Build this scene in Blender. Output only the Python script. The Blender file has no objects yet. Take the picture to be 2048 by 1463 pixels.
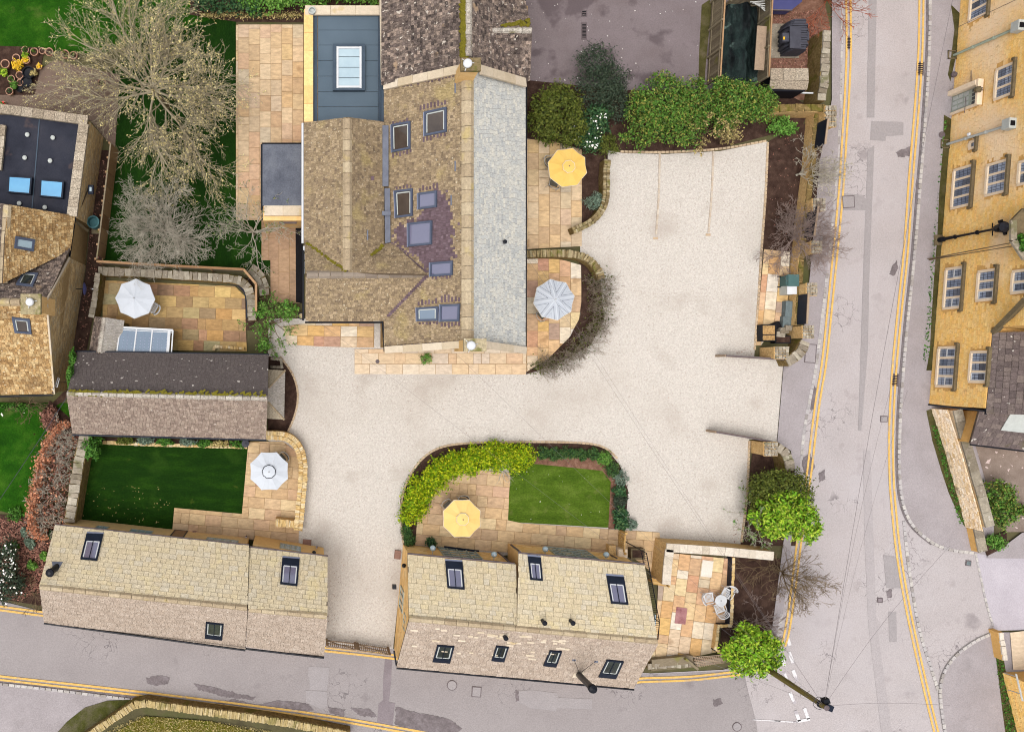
import bpy, math, random
import numpy as np
from mathutils import Vector
sc = bpy.context.scene
col = sc.collection
V = Vector
# ------------------------------------------------------------------ camera, sky, sun, exposure
H, F, NX, NY = 50.0, 1700.0, 610.0, 731.0        # drone height, focal length and nadir in photo pixels
cam_d = bpy.data.cameras.new('camera'); cam = bpy.data.objects.new('camera', cam_d); col.objects.link(cam)
cam.location = (0, 0, H); cam.rotation_euler = (0, 0, 0)
cam_d.sensor_width = 36; cam_d.lens = F / 2048 * 36
cam_d.shift_x = (1024 - NX) / 2048; cam_d.shift_y = 0
cam_d.clip_start = 0.5; cam_d.clip_end = 1000
sc.camera = cam
W = bpy.data.worlds.new('World'); sc.world = W; W.use_nodes = True
wn, wl = W.node_tree.nodes, W.node_tree.links
SUN_EL, SUN_AZ = math.radians(74), math.radians(225)   # azimuth clockwise from +Y
sky = wn.new('ShaderNodeTexSky'); sky.sky_type = 'NISHITA'; sky.sun_disc = False
sky.sun_elevation = SUN_EL; sky.sun_rotation = SUN_AZ; sky.air_density = 1.0; sky.dust_density = 4.0
hs = wn.new('ShaderNodeHueSaturation'); hs.inputs['Saturation'].default_value = 0.14
bg = wn['Background']; bg.inputs['Strength'].default_value = 0.15
wl.new(sky.outputs[0], hs.inputs['Color']); wl.new(hs.outputs[0], bg.inputs[0])
sd = bpy.data.lights.new('sun', 'SUN'); so = bpy.data.objects.new('sun', sd); col.objects.link(so)
sd.energy = 1.5; sd.angle = math.radians(40); sd.color = (1, .96, .9)
so.location = (0, 0, 60)
sdir = V((math.sin(SUN_AZ) * math.cos(SUN_EL), math.cos(SUN_AZ) * math.cos(SUN_EL), math.sin(SUN_EL)))
so.rotation_euler = sdir.to_track_quat('Z', 'Y').to_euler()
vs = sc.view_settings
vs.view_transform = 'Standard'; vs.look = 'None'; vs.exposure = 0.5; vs.gamma = 1; vs.use_curve_mapping = False
try:
    sc.cycles.pixel_filter_type = 'BLACKMAN_HARRIS'; sc.cycles.filter_width = 1.05
    sc.cycles.max_bounces = 5; sc.cycles.diffuse_bounces = 3; sc.cycles.glossy_bounces = 2; sc.cycles.transmission_bounces = 2
except Exception: pass

# ------------------------------------------------------------------ helpers
def P(px, py, z=0.0):                       # photo pixel at a height above the ground -> point in the scene (metres)
    k = (H - z) / F
    return V(((px - NX) * k, -(py - NY) * k, z))
def PL(pts, z=0.0): return [P(x, y, z) for x, y in pts]
def hit(pl, px, py):                        # pixel -> point on a plane (point, normal)
    d = V(((px - NX) / F, -(py - NY) / F, -1)); o = V((0, 0, H))
    t = (pl[0] - o).dot(pl[1]) / d.dot(pl[1])
    return o + d * t
def plane(a, b, c):
    n = (b - a).cross(c - a).normalized()
    if n.z < 0: n = -n
    return (a.copy(), n)
KK = 1.55
def C(r, g, b, k=KK):                       # sRGB seen in daylight -> base colour
    f = lambda c: (c / 255 / 12.92 if c <= 10 else ((c / 255 + .055) / 1.055) ** 2.4)
    v = [f(x) / k for x in (r, g, b)]; m = max(v); q = min(1, .8 / m) if m else 1   # keep the hue when bright
    return tuple(x * q for x in v)

def mat(name, pal, piece=False, scale=2.0, var=.3, grain=.2, gscale=30, rough=.85, bump=.3, spots=(), spec=.1, metal=0, crack=None, stretch=None, detail=5, contrast=1.0):
    m = bpy.data.materials.new(name); m.use_nodes = True
    N, L = m.node_tree.nodes, m.node_tree.links
    b = N['Principled BSDF']; b.inputs['Roughness'].default_value = rough; b.inputs['Metallic'].default_value = metal
    if 'Specular IOR Level' in b.inputs: b.inputs['Specular IOR Level'].default_value = spec
    geo = N.new('ShaderNodeNewGeometry'); vec = geo.outputs['Position']
    def math_(op, a, c=None, d=None, clamp=False):
        n = N.new('ShaderNodeMath'); n.operation = op; n.use_clamp = clamp
        for i, x in enumerate((a, c, d)):
            if x is None: continue
            if isinstance(x, (int, float)): n.inputs[i].default_value = x
            else: L.new(x, n.inputs[i])
        return n.outputs[0]
    r = None
    if piece:
        at = N.new('ShaderNodeAttribute'); at.attribute_name = 'rnd'
        oi = N.new('ShaderNodeObjectInfo')
        r = math_('FRACT', math_('ADD', at.outputs['Fac'], oi.outputs['Random']))
        vm = N.new('ShaderNodeVectorMath'); vm.operation = 'ADD'
        cx = N.new('ShaderNodeCombineXYZ')
        L.new(math_('MULTIPLY', r, 61.0), cx.inputs[0]); L.new(math_('MULTIPLY', r, 23.0), cx.inputs[1])
        L.new(vec, vm.inputs[0]); L.new(cx.outputs[0], vm.inputs[1]); vec = vm.outputs[0]
    base_vec = vec
    if stretch:
        mp = N.new('ShaderNodeMapping'); mp.inputs['Scale'].default_value = stretch
        L.new(vec, mp.inputs[0]); vec = mp.outputs[0]
    def noise(s, det=4, v=None, rgh=.6):
        n = N.new('ShaderNodeTexNoise'); n.inputs['Scale'].default_value = s; n.inputs['Detail'].default_value = det
        n.inputs['Roughness'].default_value = rgh
        L.new(v or vec, n.inputs['Vector'])
        mr = N.new('ShaderNodeMapRange'); mr.inputs[1].default_value = .5 - .22 / contrast; mr.inputs[2].default_value = .5 + .22 / contrast
        L.new(n.outputs['Fac'], mr.inputs[0]); return mr.outputs[0]
    n1 = noise(scale, detail); n2 = noise(gscale, 2)
    rp = N.new('ShaderNodeValToRGB'); els = rp.color_ramp.elements
    pal = [(p if isinstance(p[1], (tuple, list)) else (i / max(1, len(pal) - 1), p)) for i, p in enumerate(pal)]
    els[0].position, els[0].color = pal[0][0], (*pal[0][1], 1)
    if len(pal) > 1: els[1].position, els[1].color = pal[-1][0], (*pal[-1][1], 1)
    else: els[1].color = (*pal[0][1], 1)
    for p in pal[1:-1]:
        e = els.new(p[0]); e.color = (*p[1], 1)
    L.new(r if piece else n1, rp.inputs[0])
    hv = N.new('ShaderNodeHueSaturation'); L.new(rp.outputs[0], hv.inputs['Color'])
    val = math_('MULTIPLY_ADD', n2, grain, 1 - grain / 2)
    if piece: val = math_('MULTIPLY', val, math_('MULTIPLY_ADD', n1, var, 1 - var / 2))
    L.new(val, hv.inputs['Value'])
    colr = hv.outputs[0]
    for sp in spots:                         # (colour, scale, threshold, softness, strength)
        c, s, th, soft, st = sp[:5]
        n = N.new('ShaderNodeTexNoise'); n.inputs['Scale'].default_value = s; n.inputs['Detail'].default_value = sp[5] if len(sp) > 5 else 3
        L.new(geo.outputs['Position'], n.inputs['Vector'])
        mr = N.new('ShaderNodeMapRange'); mr.inputs[1].default_value = th; mr.inputs[2].default_value = th + soft; mr.inputs[4].default_value = st
        L.new(n.outputs['Fac'], mr.inputs[0])
        mx = N.new('ShaderNodeMixRGB'); mx.inputs[2].default_value = (*c, 1)
        L.new(mr.outputs[0], mx.inputs[0]); L.new(colr, mx.inputs[1]); colr = mx.outputs[0]
    if crack:                                # (scale, width, colour, mask scale, mask threshold)
        vo = N.new('ShaderNodeTexVoronoi'); vo.feature = 'DISTANCE_TO_EDGE'; vo.inputs['Scale'].default_value = crack[0]
        dn = N.new('ShaderNodeTexNoise'); dn.inputs['Scale'].default_value = 1.1; dn.inputs['Detail'].default_value = 5
        L.new(geo.outputs['Position'], dn.inputs['Vector'])
        vm = N.new('ShaderNodeVectorMath'); vm.operation = 'MULTIPLY_ADD'; vm.inputs[1].default_value = (1.6, 1.6, 0)
        L.new(dn.outputs['Color'], vm.inputs[0]); L.new(geo.outputs['Position'], vm.inputs[2]); L.new(vm.outputs[0], vo.inputs['Vector'])
        a = math_('LESS_THAN', vo.outputs['Distance'], crack[1])
        mn = N.new('ShaderNodeTexNoise'); mn.inputs['Scale'].default_value = crack[3]; mn.inputs['Detail'].default_value = 3
        L.new(geo.outputs['Position'], mn.inputs['Vector'])
        mr = N.new('ShaderNodeMapRange'); mr.inputs[1].default_value = crack[4]; mr.inputs[2].default_value = crack[4] + .06
        L.new(mn.outputs['Fac'], mr.inputs[0])
        mx = N.new('ShaderNodeMixRGB'); mx.inputs[2].default_value = (*crack[2], 1)
        L.new(math_('MULTIPLY', math_('MULTIPLY', a, mr.outputs[0]), .75), mx.inputs[0]); L.new(colr, mx.inputs[1]); colr = mx.outputs[0]
    L.new(colr, b.inputs['Base Color'])
    if bump:
        bp = N.new('ShaderNodeBump'); bp.inputs['Strength'].default_value = bump; bp.inputs['Distance'].default_value = .03
        L.new(n2, bp.inputs['Height']); L.new(bp.outputs[0], b.inputs['Normal'])
    return m

ORG = {}
def org(o): return ORG.get(o.name, V((0, 0, 0))) if o else V((0, 0, 0))
def tag(o, label=None, cat=None, group=None, kind=None):
    if label: o['label'] = label
    if cat: o['category'] = cat
    if group: o['group'] = group
    if kind: o['kind'] = kind
    return o
def thing(name, label, cat, loc, group=None, rz=0):
    o = bpy.data.objects.new(name, None); o.empty_display_size = .2; col.objects.link(o)
    o.location = loc; o.rotation_euler.z = rz; ORG[o.name] = V(loc)
    return tag(o, label, cat, group)
def link_mesh(name, me, material, parent=None, loc=None, kind=None):
    o = bpy.data.objects.new(name, me); col.objects.link(o)
    if material is not None and not me.materials: me.materials.append(material)
    if parent is not None:
        o.parent = parent
    if loc is not None:
        o.location = V(loc) - (org(parent) if parent is not None else V((0, 0, 0)))
    ORG[o.name] = V(loc) if loc is not None else org(parent)
    if kind: o['kind'] = kind
    return o
class MB:
    def __init__(s): s.v, s.f, s.r = [], [], []
    def add(s, vs_, fs, r=None):
        k = len(s.v); s.v += [tuple(x) for x in vs_]
        for f in fs: s.f.append(tuple(i + k for i in f)); s.r.append(random.random() if r is None else r)
        return s
    def box(s, c, size, rz=0, r=None):
        c = V(c); ca, sa = math.cos(rz), math.sin(rz); hx, hy, hz = (x / 2 for x in size); vs_ = []
        for z in (-hz, hz):
            for x, y in ((-hx, -hy), (hx, -hy), (hx, hy), (-hx, hy)):
                vs_.append((c.x + x * ca - y * sa, c.y + x * sa + y * ca, c.z + z))
        return s.add(vs_, BOXF, r)
    def bar(s, a, b, w, h, up=V((0, 0, 1)), r=None):      # rectangular bar from a to b: w across, h along up
        a, b = V(a), V(b); d = (b - a).normalized(); side = d.cross(up)
        side = side.normalized() if side.length > 1e-4 else V((1, 0, 0))
        u = side.cross(d).normalized(); vs_ = []
        for p in (a, b):
            for i, j in ((-1, -1), (1, -1), (1, 1), (-1, 1)): vs_.append(p + side * (i * w / 2) + u * (j * h / 2))
        return s.add(vs_, ((0, 1, 2, 3), (7, 6, 5, 4), (0, 4, 5, 1), (1, 5, 6, 2), (2, 6, 7, 3), (3, 7, 4, 0)), r)
    def prism(s, poly, z0, z1, r=None, bottom=False):
        n = len(poly)
        vs_ = [(p[0], p[1], z0) for p in poly] + [(p[0], p[1], z1) for p in poly]
        fs = [tuple(range(n, 2 * n))] + [(i, (i + 1) % n, n + (i + 1) % n, n + i) for i in range(n)]
        if bottom: fs.append(tuple(range(n - 1, -1, -1)))
        return s.add(vs_, fs, r)
    def prismv(s, poly, dz=0.0, z0=0.0):                  # walls whose tops follow each corner's own height
        n = len(poly); vs_ = [(p.x, p.y, z0) for p in poly] + [(p.x, p.y, p.z + dz) for p in poly]
        return s.add(vs_, [tuple(range(n, 2 * n))] + [(i, (i + 1) % n, n + (i + 1) % n, n + i) for i in range(n)])
    def shell(s, top, n, t, r=None):                      # 3-D polygon given thickness t along -n
        k = len(top); vs_ = list(top) + [V(p) - n * t for p in top]
        fs = [tuple(range(k)), tuple(range(2 * k - 1, k - 1, -1))] + [(i, k + i, k + (i + 1) % k, (i + 1) % k) for i in range(k)]
        return s.add(vs_, fs, r)
    def tube(s, pts, rad, n=8, caps=True, r=None):
        pts = [V(p) for p in pts]; rad = rad if isinstance(rad, (list, tuple)) else [rad] * len(pts); vs_, fs = [], []
        for i, p in enumerate(pts):
            d = (pts[min(i + 1, len(pts) - 1)] - pts[max(i - 1, 0)]).normalized()
            x = d.cross(V((0, 0, 1)))
            if x.length < 1e-3: x = V((1, 0, 0))
            x.normalize(); y = d.cross(x)
            for j in range(n):
                a = 2 * math.pi * j / n; vs_.append(p + x * (math.cos(a) * rad[i]) + y * (math.sin(a) * rad[i]))
        for i in range(len(pts) - 1):
            for j in range(n): fs.append((i * n + j, i * n + (j + 1) % n, (i + 1) * n + (j + 1) % n, (i + 1) * n + j))
        if caps: fs += [tuple(range(n)), tuple(range((len(pts) - 1) * n, len(pts) * n))]
        return s.add(vs_, fs, r)
    def lathe(s, c, prof, n=20, r=None):                  # prof: (radius, z)
        c = V(c); vs_, fs = [], []
        for rr, z in prof:
            for j in range(n):
                a = 2 * math.pi * j / n; vs_.append((c.x + rr * math.cos(a), c.y + rr * math.sin(a), c.z + z))
        for i in range(len(prof) - 1):
            for j in range(n): fs.append((i * n + j, i * n + (j + 1) % n, (i + 1) * n + (j + 1) % n, (i + 1) * n + j))
        fs.append(tuple(range((len(prof) - 1) * n, len(prof) * n)))
        return s.add(vs_, fs, r)
    def mesh(s, name, smooth=False):
        me = bpy.data.meshes.new(name); me.from_pydata(s.v, [], s.f)
        at = me.attributes.new('rnd', 'FLOAT', 'FACE'); at.data.foreach_set('value', s.r)
        if smooth: me.polygons.foreach_set('use_smooth', [True] * len(s.f))
        return me
    def build(s, name, material, parent=None, kind=None, label=None, smooth=False, at=None):
        # verts are given in world metres; stored relative to the parent's base (or to `at`)
        o0 = V(at) if at is not None else org(parent)
        if o0.length: s.v = [(x - o0.x, y - o0.y, z - o0.z) for x, y, z in s.v]
        o = link_mesh(name, s.mesh(name, smooth), material, parent, at, kind)
        if label: o['label'] = label
        return o
BOXF = ((3, 2, 1, 0), (4, 5, 6, 7), (0, 1, 5, 4), (1, 2, 6, 5), (2, 3, 7, 6), (3, 0, 4, 7))
def mb(): return MB()

SHEET = [0]
def structure(name, poly_px, z, material, parent=None, label=None):
    SHEET[0] += 1; z += .0003 * SHEET[0]           # every sheet at a level of its own
    m = mb(); m.add(PL([(x, y) for x, y in poly_px], 0), [tuple(range(len(poly_px)))])
    m.v = [(x, y, z) for x, y, _ in m.v]
    o = m.build(name, material, parent)
    if parent is None: o['kind'] = 'structure'
    if label: o['label'] = label
    return o
def inside(p, poly):
    r = False; n = len(poly); j = n - 1
    for i in range(n):
        if (poly[i][1] > p[1]) != (poly[j][1] > p[1]) and p[0] < (poly[j][0] - poly[i][0]) * (p[1] - poly[i][1]) / (poly[j][1] - poly[i][1]) + poly[i][0]: r = not r
        j = i
    return r
def area2(q): return sum(q[i][0] * q[(i + 1) % len(q)][1] - q[(i + 1) % len(q)][0] * q[i][1] for i in range(len(q))) / 2
def clip(sub, conv):                         # convex clip, conv counter-clockwise
    out = sub
    for i in range(len(conv)):
        a, b = conv[i], conv[(i + 1) % len(conv)]; inp, out = out, []
        if not inp: return []
        side = lambda p: (b[0] - a[0]) * (p[1] - a[1]) - (b[1] - a[1]) * (p[0] - a[0])
        for j in range(len(inp)):
            p, q = inp[j], inp[(j + 1) % len(inp)]; sp, sq = side(p), side(q)
            if sp >= 0: out.append(p)
            if (sp > 0 > sq) or (sp < 0 < sq):
                t = sp / (sp - sq); out.append((p[0] + (q[0] - p[0]) * t, p[1] + (q[1] - p[1]) * t))
    return out
def tiles(pts, w=(.25, .4), h=(.26, .18), t=.03, gap=.006, seed=0, out=None, holes=(), rough=.3, udir=None):
    """courses of slates or stones laid on a flat convex polygon; returns pieces (verts, faces, rnd, area)"""
    rg = random.Random(seed); pts = [V(p) for p in pts]
    n = (pts[1] - pts[0]).cross(pts[2] - pts[0]).normalized()
    if (out is not None and n.dot(out) < 0) or (out is None and n.z < 0): n = -n
    u = V(udir) if udir is not None else V((0, 0, 1)).cross(n)
    u = (u - n * u.dot(n)).normalized(); v = n.cross(u)
    o = pts[0]; uv = [((p - o).dot(u), (p - o).dot(v)) for p in pts]
    if area2(uv) < 0: uv = uv[::-1]
    hz = []
    for q in holes: hz.append([((V(p) - o).dot(u), (V(p) - o).dot(v)) for p in q])
    u0, u1 = min(p[0] for p in uv), max(p[0] for p in uv); v0, v1 = min(p[1] for p in uv), max(p[1] for p in uv)
    res = []; vv = v0
    while vv < v1:
        hh = h[0] + (h[1] - h[0]) * (vv - v0) / max(.01, v1 - v0); uu = u0 - rg.random() * w[1]
        while uu < u1:
            ww = rg.uniform(*w); j = rg.uniform(-.12, .12) * hh * rough
            rect = [(uu + gap, vv + gap + j), (uu + ww - gap, vv + gap + j), (uu + ww - gap, vv + hh), (uu + gap, vv + hh)]
            q = clip(rect, uv)
            if len(q) >= 3:
                a = abs(area2(q))
                if a > .1 * ww * hh:
                    cx = sum(p[0] for p in q) / len(q); cy = sum(p[1] for p in q) / len(q)
                    if not any(inside((cx, cy), z) for z in hz):
                        k = len(q); tt = t * rg.uniform(.7, 1.3)
                        top = [o + u * p[0] + v * p[1] + n * (tt * (1 - .75 * min(1, max(0, (p[1] - vv) / hh)))) for p in q]
                        bot = [o + u * p[0] + v * p[1] - n * .004 for p in q]
                        res.append((top + bot, [tuple(range(k))] + [(i, k + i, k + (i + 1) % k, (i + 1) % k) for i in range(k)], rg.random(), a))
            uu += ww
        vv += hh
    return res
def lay(pieces, name, material, parent, single=0, stuff='roof_covering'):
    """largest `single` pieces become objects of their own, the rest one joined part"""
    pieces = sorted(pieces, key=lambda p: -p[3])
    for vs_, fs, r, a in pieces[:single]:
        c = sum((V(p) for p in vs_), V((0, 0, 0))) / len(vs_)
        MB().add(vs_, fs, r).build(name, material, parent, at=c)
    if len(pieces) > single:
        m = mb()
        for vs_, fs, r, a in pieces[single:]: m.add(vs_, fs, r)
        m.build(stuff if single == 0 else stuff, material, parent, kind='stuff')
def slabs(name, poly_px, ang, size, material, parent, z0=.01, th=.045, seed=1, cols=False, gap=.012, jit=.35, single=True):
    """stone paving: running-bond rows (cols=False) or columns, clipped to a pixel polygon (any simple shape)"""
    rg = random.Random(seed); poly = [(p.x, p.y) for p in PL(poly_px)]
    ca, sa = math.cos(ang), math.sin(ang); rot = lambda p: (p[0] * ca + p[1] * sa, -p[0] * sa + p[1] * ca); inv = lambda p: (p[0] * ca - p[1] * sa, p[0] * sa + p[1] * ca)
    lp = [rot(p) for p in poly]
    if cols: lp = [(p[1], -p[0]) for p in lp]
    u0, u1 = min(p[0] for p in lp), max(p[0] for p in lp); v0, v1 = min(p[1] for p in lp), max(p[1] for p in lp)
    tri = ear(lp); res = []; vv = v0; row = 0
    while vv < v1 - .03:
        uu = u0 - (row % 2) * size[0] / 2 - rg.random() * .15
        while uu < u1:
            ww = size[0] * (1 if rg.random() > jit else rg.choice((.62, .5, 1, 1)))
            q = [(uu + gap, vv + gap), (uu + ww - gap, vv + gap), (uu + ww - gap, min(vv + size[1], v1) - gap), (uu + gap, min(vv + size[1], v1) - gap)]
            for c in clip_simple(q, lp, tri):
                if abs(area2(c)) > .02:
                    if cols: c = [(-p[1], p[0]) for p in c]
                    res.append([inv(p) for p in c])
            uu += ww
        vv += size[1]; row += 1
    m = mb()
    for q in res:
        if area2(q) < 0: q = q[::-1]
        zt = z0 + th + rg.uniform(-.004, .004); cx = sum(p[0] for p in q) / len(q); cy = sum(p[1] for p in q) / len(q)
        if single: mb().prism(q, z0, zt, rg.random()).build(name, material, parent, at=V((cx, cy, z0)))
        else: m.prism(q, z0, zt, rg.random())
    if not single: m.build(name, material, parent, kind='stuff')
def ear(poly):
    """ear clipping of a simple polygon into counter-clockwise triangles"""
    p = list(poly) if area2(poly) > 0 else list(poly)[::-1]; out = []; guard = 0
    cr = lambda a, b, c: (b[0] - a[0]) * (c[1] - a[1]) - (b[1] - a[1]) * (c[0] - a[0])
    while len(p) > 3 and guard < 500:
        guard += 1
        for i in range(len(p)):
            a, b, c = p[i - 1], p[i], p[(i + 1) % len(p)]
            if cr(a, b, c) <= 1e-9: continue
            if any(q not in (a, b, c) and cr(a, b, q) >= 0 and cr(b, c, q) >= 0 and cr(c, a, q) >= 0 for q in p): continue
            out.append([a, b, c]); p.pop(i); break
        else: break
    out.append(p); return out
def hull(pts):
    pts = sorted(set((round(x, 5), round(y, 5)) for x, y in pts))
    if len(pts) < 3: return pts
    def half(ps):
        h = []
        for p in ps:
            while len(h) > 1 and (h[-1][0] - h[-2][0]) * (p[1] - h[-2][1]) - (h[-1][1] - h[-2][1]) * (p[0] - h[-2][0]) <= 0: h.pop()
            h.append(p)
        return h
    a, b = half(pts), half(pts[::-1]); return a[:-1] + b[:-1]
def clip_simple(q, poly, tri):
    if all(inside(p, poly) for p in q) and all(inside(((q[i][0] + q[i - 1][0]) / 2, (q[i][1] + q[i - 1][1]) / 2), poly) for i in range(4)): return [q]
    got = []
    for t in tri:
        c = clip(q, t)
        if len(c) > 2 and abs(area2(c)) > 1e-4: got.append(c)
    if not got: return []
    hp = hull([p for c in got for p in c])           # pieces of one slab rejoin; its hull is the cut slab
    tot = sum(abs(area2(c)) for c in got)
    return [hp] if abs(area2(hp)) < tot * 1.12 + .01 else got

def mesh_np(name, verts, quads, rnd, material, parent=None, at=None, kind=None, smooth=False):
    verts = np.asarray(verts, np.float32); quads = np.asarray(quads, np.int32)
    o0 = V(at) if at is not None else org(parent)
    verts = verts - np.array(o0, np.float32)
    me = bpy.data.meshes.new(name); n = len(quads); k = quads.shape[1]
    me.vertices.add(len(verts)); me.vertices.foreach_set('co', verts.ravel())
    me.loops.add(n * k); me.loops.foreach_set('vertex_index', quads.ravel())
    me.polygons.add(n); me.polygons.foreach_set('loop_start', np.arange(0, n * k, k, dtype=np.int32))
    a = me.attributes.new('rnd', 'FLOAT', 'FACE'); a.data.foreach_set('value', np.asarray(rnd, np.float32))
    me.update(calc_edges=True)
    return link_mesh(name, me, material, parent, at, kind)
def leaf_mesh(name, pts, nrm, size, aspect, material, parent, rg, up=.6, kind=None, jitter=.9):
    n = len(pts); d = rg.normal(size=(n, 3)) * jitter; d[:, 2] += up; d += nrm
    d /= np.linalg.norm(d, axis=1, keepdims=True) + 1e-9
    a = np.cross(d, rg.normal(size=(n, 3))); a /= np.linalg.norm(a, axis=1, keepdims=True) + 1e-9; b = np.cross(d, a)
    s = size * rg.uniform(.6, 1.3, size=(n, 1)); fold = d * s * .25
    v = np.stack([pts - a * s, pts - b * s * aspect + fold, pts + a * s, pts + b * s * aspect + fold], 1).reshape(-1, 3)
    q = np.arange(n * 4).reshape(n, 4)
    return mesh_np(name, v, q, rg.random(n), material, parent, kind=kind)
def crown_points(blobs, n, rg, clumps=22, tight=.17, fill=.45, low=-.25):
    """points in leafy clumps over ellipsoids; blobs: (centre, radii)"""
    ws = np.array([max(.01, r[0] * r[1] + r[0] * r[2]) for c, r in blobs]); ws /= ws.sum()
    P_, N_ = [], []
    for (c, r), w in zip(blobs, ws):
        m = max(8, int(n * w)); k = max(4, clumps)
        d = rg.normal(size=(k, 3)); d[:, 2] = np.abs(d[:, 2]) * 1.1 + low; d /= np.linalg.norm(d, axis=1, keepdims=True)
        d *= rg.uniform(.72, 1.0, size=(k, 1))
        m1 = int(m * (1 - fill)); i = rg.integers(0, k, m1)
        q = d[i] + rg.normal(size=(m1, 3)) * tight
        e = rg.normal(size=(m - m1, 3)); e[:, 2] = np.abs(e[:, 2]) + low; e /= np.linalg.norm(e, axis=1, keepdims=True)
        e *= rg.uniform(.35, .9, size=(m - m1, 1))
        q = np.concatenate([q, e]); P_.append(q * np.array(r) + np.array(c)); N_.append(q * .8)
    P_ = np.concatenate(P_); N_ = np.concatenate(N_); P_[:, 2] = np.maximum(P_[:, 2], .03)
    return P_, N_
def shrub(name, label, cat, px, py, blobs, n, size, material, stem_mat, seed=0, group=None, aspect=.5, up=.5, clumps=22, tight=.17, fill=.45, part='foliage', flowers=None, stems=5):
    """blobs in pixels: (px, py, z centre, rx px, ry px, rz m)"""
    rg = np.random.default_rng(seed); base = P(px, py, 0); t = thing(name, label, cat, base, group)
    bl = []
    for x, y, z, rx, ry, rz in blobs:
        k = (H - z) / F; bl.append((P(x, y, z), (rx * k, ry * k, rz)))
    pts, nr = crown_points(bl, n, rg, clumps, tight, fill)
    leaf_mesh(part, pts, nr, size, aspect, material, t, rg, up)
    m = mb(); rr = random.Random(seed)
    for i in range(stems):
        c, r = rr.choice(bl); tip = V(c) + V((rr.uniform(-.5, .5) * r[0], rr.uniform(-.5, .5) * r[1], r[2] * .3))
        foot = V((c[0] + rr.uniform(-.1, .1), c[1] + rr.uniform(-.1, .1), 0)); m.tube([foot, (foot + tip) / 2 + V((.05, 0, .1)), tip], [.03, .022, .01], 5)
    m.build('stem', stem_mat, t)
    if flowers:
        fm, fn, fs, sel = flowers
        i = rg.integers(0, len(pts), fn * 4); hi = pts[i]; hi = hi[np.argsort(-nr[i][:, 2])][:fn]
        if sel is not None: hi = hi[[sel(p) for p in hi]]
        hi[:, 2] += .05
        leaf_mesh('blossom', hi, np.zeros_like(hi), fs, .9, fm, t, rg, 2.0)
    return t
def tubes_np(name, segs, sides, material, parent, kind=None):
    s = np.array(segs, np.float32); n = len(s); a, b = s[:, 0:3], s[:, 3:6]; d = b - a; d /= np.linalg.norm(d, axis=1, keepdims=True) + 1e-9
    ref = np.where(np.abs(d[:, 2:3]) > .9, np.array([[1., 0, 0]]), np.array([[0, 0, 1.]])); x = np.cross(d, ref); x /= np.linalg.norm(x, axis=1, keepdims=True) + 1e-9; y = np.cross(d, x)
    rings = []
    for p, r in ((a, s[:, 6:7]), (b, s[:, 7:8])):
        for j in range(sides):
            t = 2 * math.pi * j / sides; rings.append(p + (x * math.cos(t) + y * math.sin(t)) * r)
    v = np.stack(rings, 1).reshape(-1, 3); base = (np.arange(n) * 2 * sides)[:, None]
    q = np.concatenate([np.stack([base[:, 0] + j, base[:, 0] + (j + 1) % sides, base[:, 0] + sides + (j + 1) % sides, base[:, 0] + sides + j], 1) for j in range(sides)])
    return mesh_np(name, v, q, np.random.default_rng(1).random(len(q)), material, parent, kind=kind)
def grow(rg, p, d, L, r, lvl, segs, tips, wig=.18, ups=.04, ratio=.55, nch=1.2, spread=.75, seglen=.5, flat=1.0, rmin=.006):
    n = max(2, int(round(L / seglen))); st = L / n
    for i in range(n):
        d = (d + V((rg.gauss(0, wig), rg.gauss(0, wig), rg.gauss(0, wig * flat) + ups))).normalized(); q = p + d * st
        if q.z < .05: q.z = .05
        r1 = max(rmin, r * (1 - .65 / n)) if i < n - 1 else max(rmin, r * .4)
        segs.append((*p, *q, r, r1)); p, r = q, r1
        if lvl > 0 and (i > 0 or n < 3):
            k = int(nch) + (rg.random() < nch - int(nch))
            for _ in range(k):
                ax = d.cross(V((rg.gauss(0, 1), rg.gauss(0, 1), rg.gauss(0, 1) * flat)))
                if ax.length < 1e-3: continue
                ax.normalize(); a = spread * rg.uniform(.6, 1.2); dd = (d * math.cos(a) + ax * math.sin(a)).normalized()
                grow(rg, p, dd, L * ratio * rg.uniform(.7, 1.15) * (1 - .35 * i / n), max(rmin, r * .6), lvl - 1, segs, tips, wig, ups, ratio, nch, spread, seglen * .75, flat, rmin)
    tips.append((p, d))
def bare_tree(name, label, cat, px, py, trunk_h, limbs, L, r0, lvl, material, bud=None, seed=1, elev=(20, 65), group=None, buds=0, bud_size=.06, lean=(0, 0), sides=4, az=None, trunk_material=None, crown_name='crown', **kw):
    rg = random.Random(seed); base = P(px, py, 0); t = thing(name, label, cat, base, group)
    segs, tips = [], []; top = base + V((lean[0], lean[1], trunk_h)); tr = mb()
    if trunk_h > .25:
        tr.tube([base, base + (top - base) * .5 + V((.05, .03, 0)), top], [r0 * 1.5, r0 * 1.15, r0], 9); tr.build('trunk', trunk_material or material, t)
    for i in range(limbs):
        a = (2 * math.pi * (i + rg.uniform(-.3, .3)) / limbs) if az is None else math.radians(rg.uniform(*az)); e = math.radians(rg.uniform(*elev))
        d = V((math.cos(a) * math.cos(e), math.sin(a) * math.cos(e), math.sin(e)))
        grow(rg, top - V((0, 0, rg.uniform(0, trunk_h * .25))), d, L * rg.uniform(.8, 1.15), r0 * .6, lvl, segs, tips, **kw)
    tubes_np(crown_name, segs, sides, material, t)
    if bud:
        ng = np.random.default_rng(seed); s = np.array(segs); thin = s[s[:, 6] < max(.012, kw.get('rmin', .006) * 1.6)]
        i = ng.integers(0, len(thin), buds); f = ng.random((buds, 1)); pts = thin[i, 0:3] * (1 - f) + thin[i, 3:6] * f + ng.normal(size=(buds, 3)) * .03
        leaf_mesh('buds', pts, (thin[i, 3:6] - thin[i, 0:3]), bud_size, .45, bud, t, ng, .3)
    return t
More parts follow.
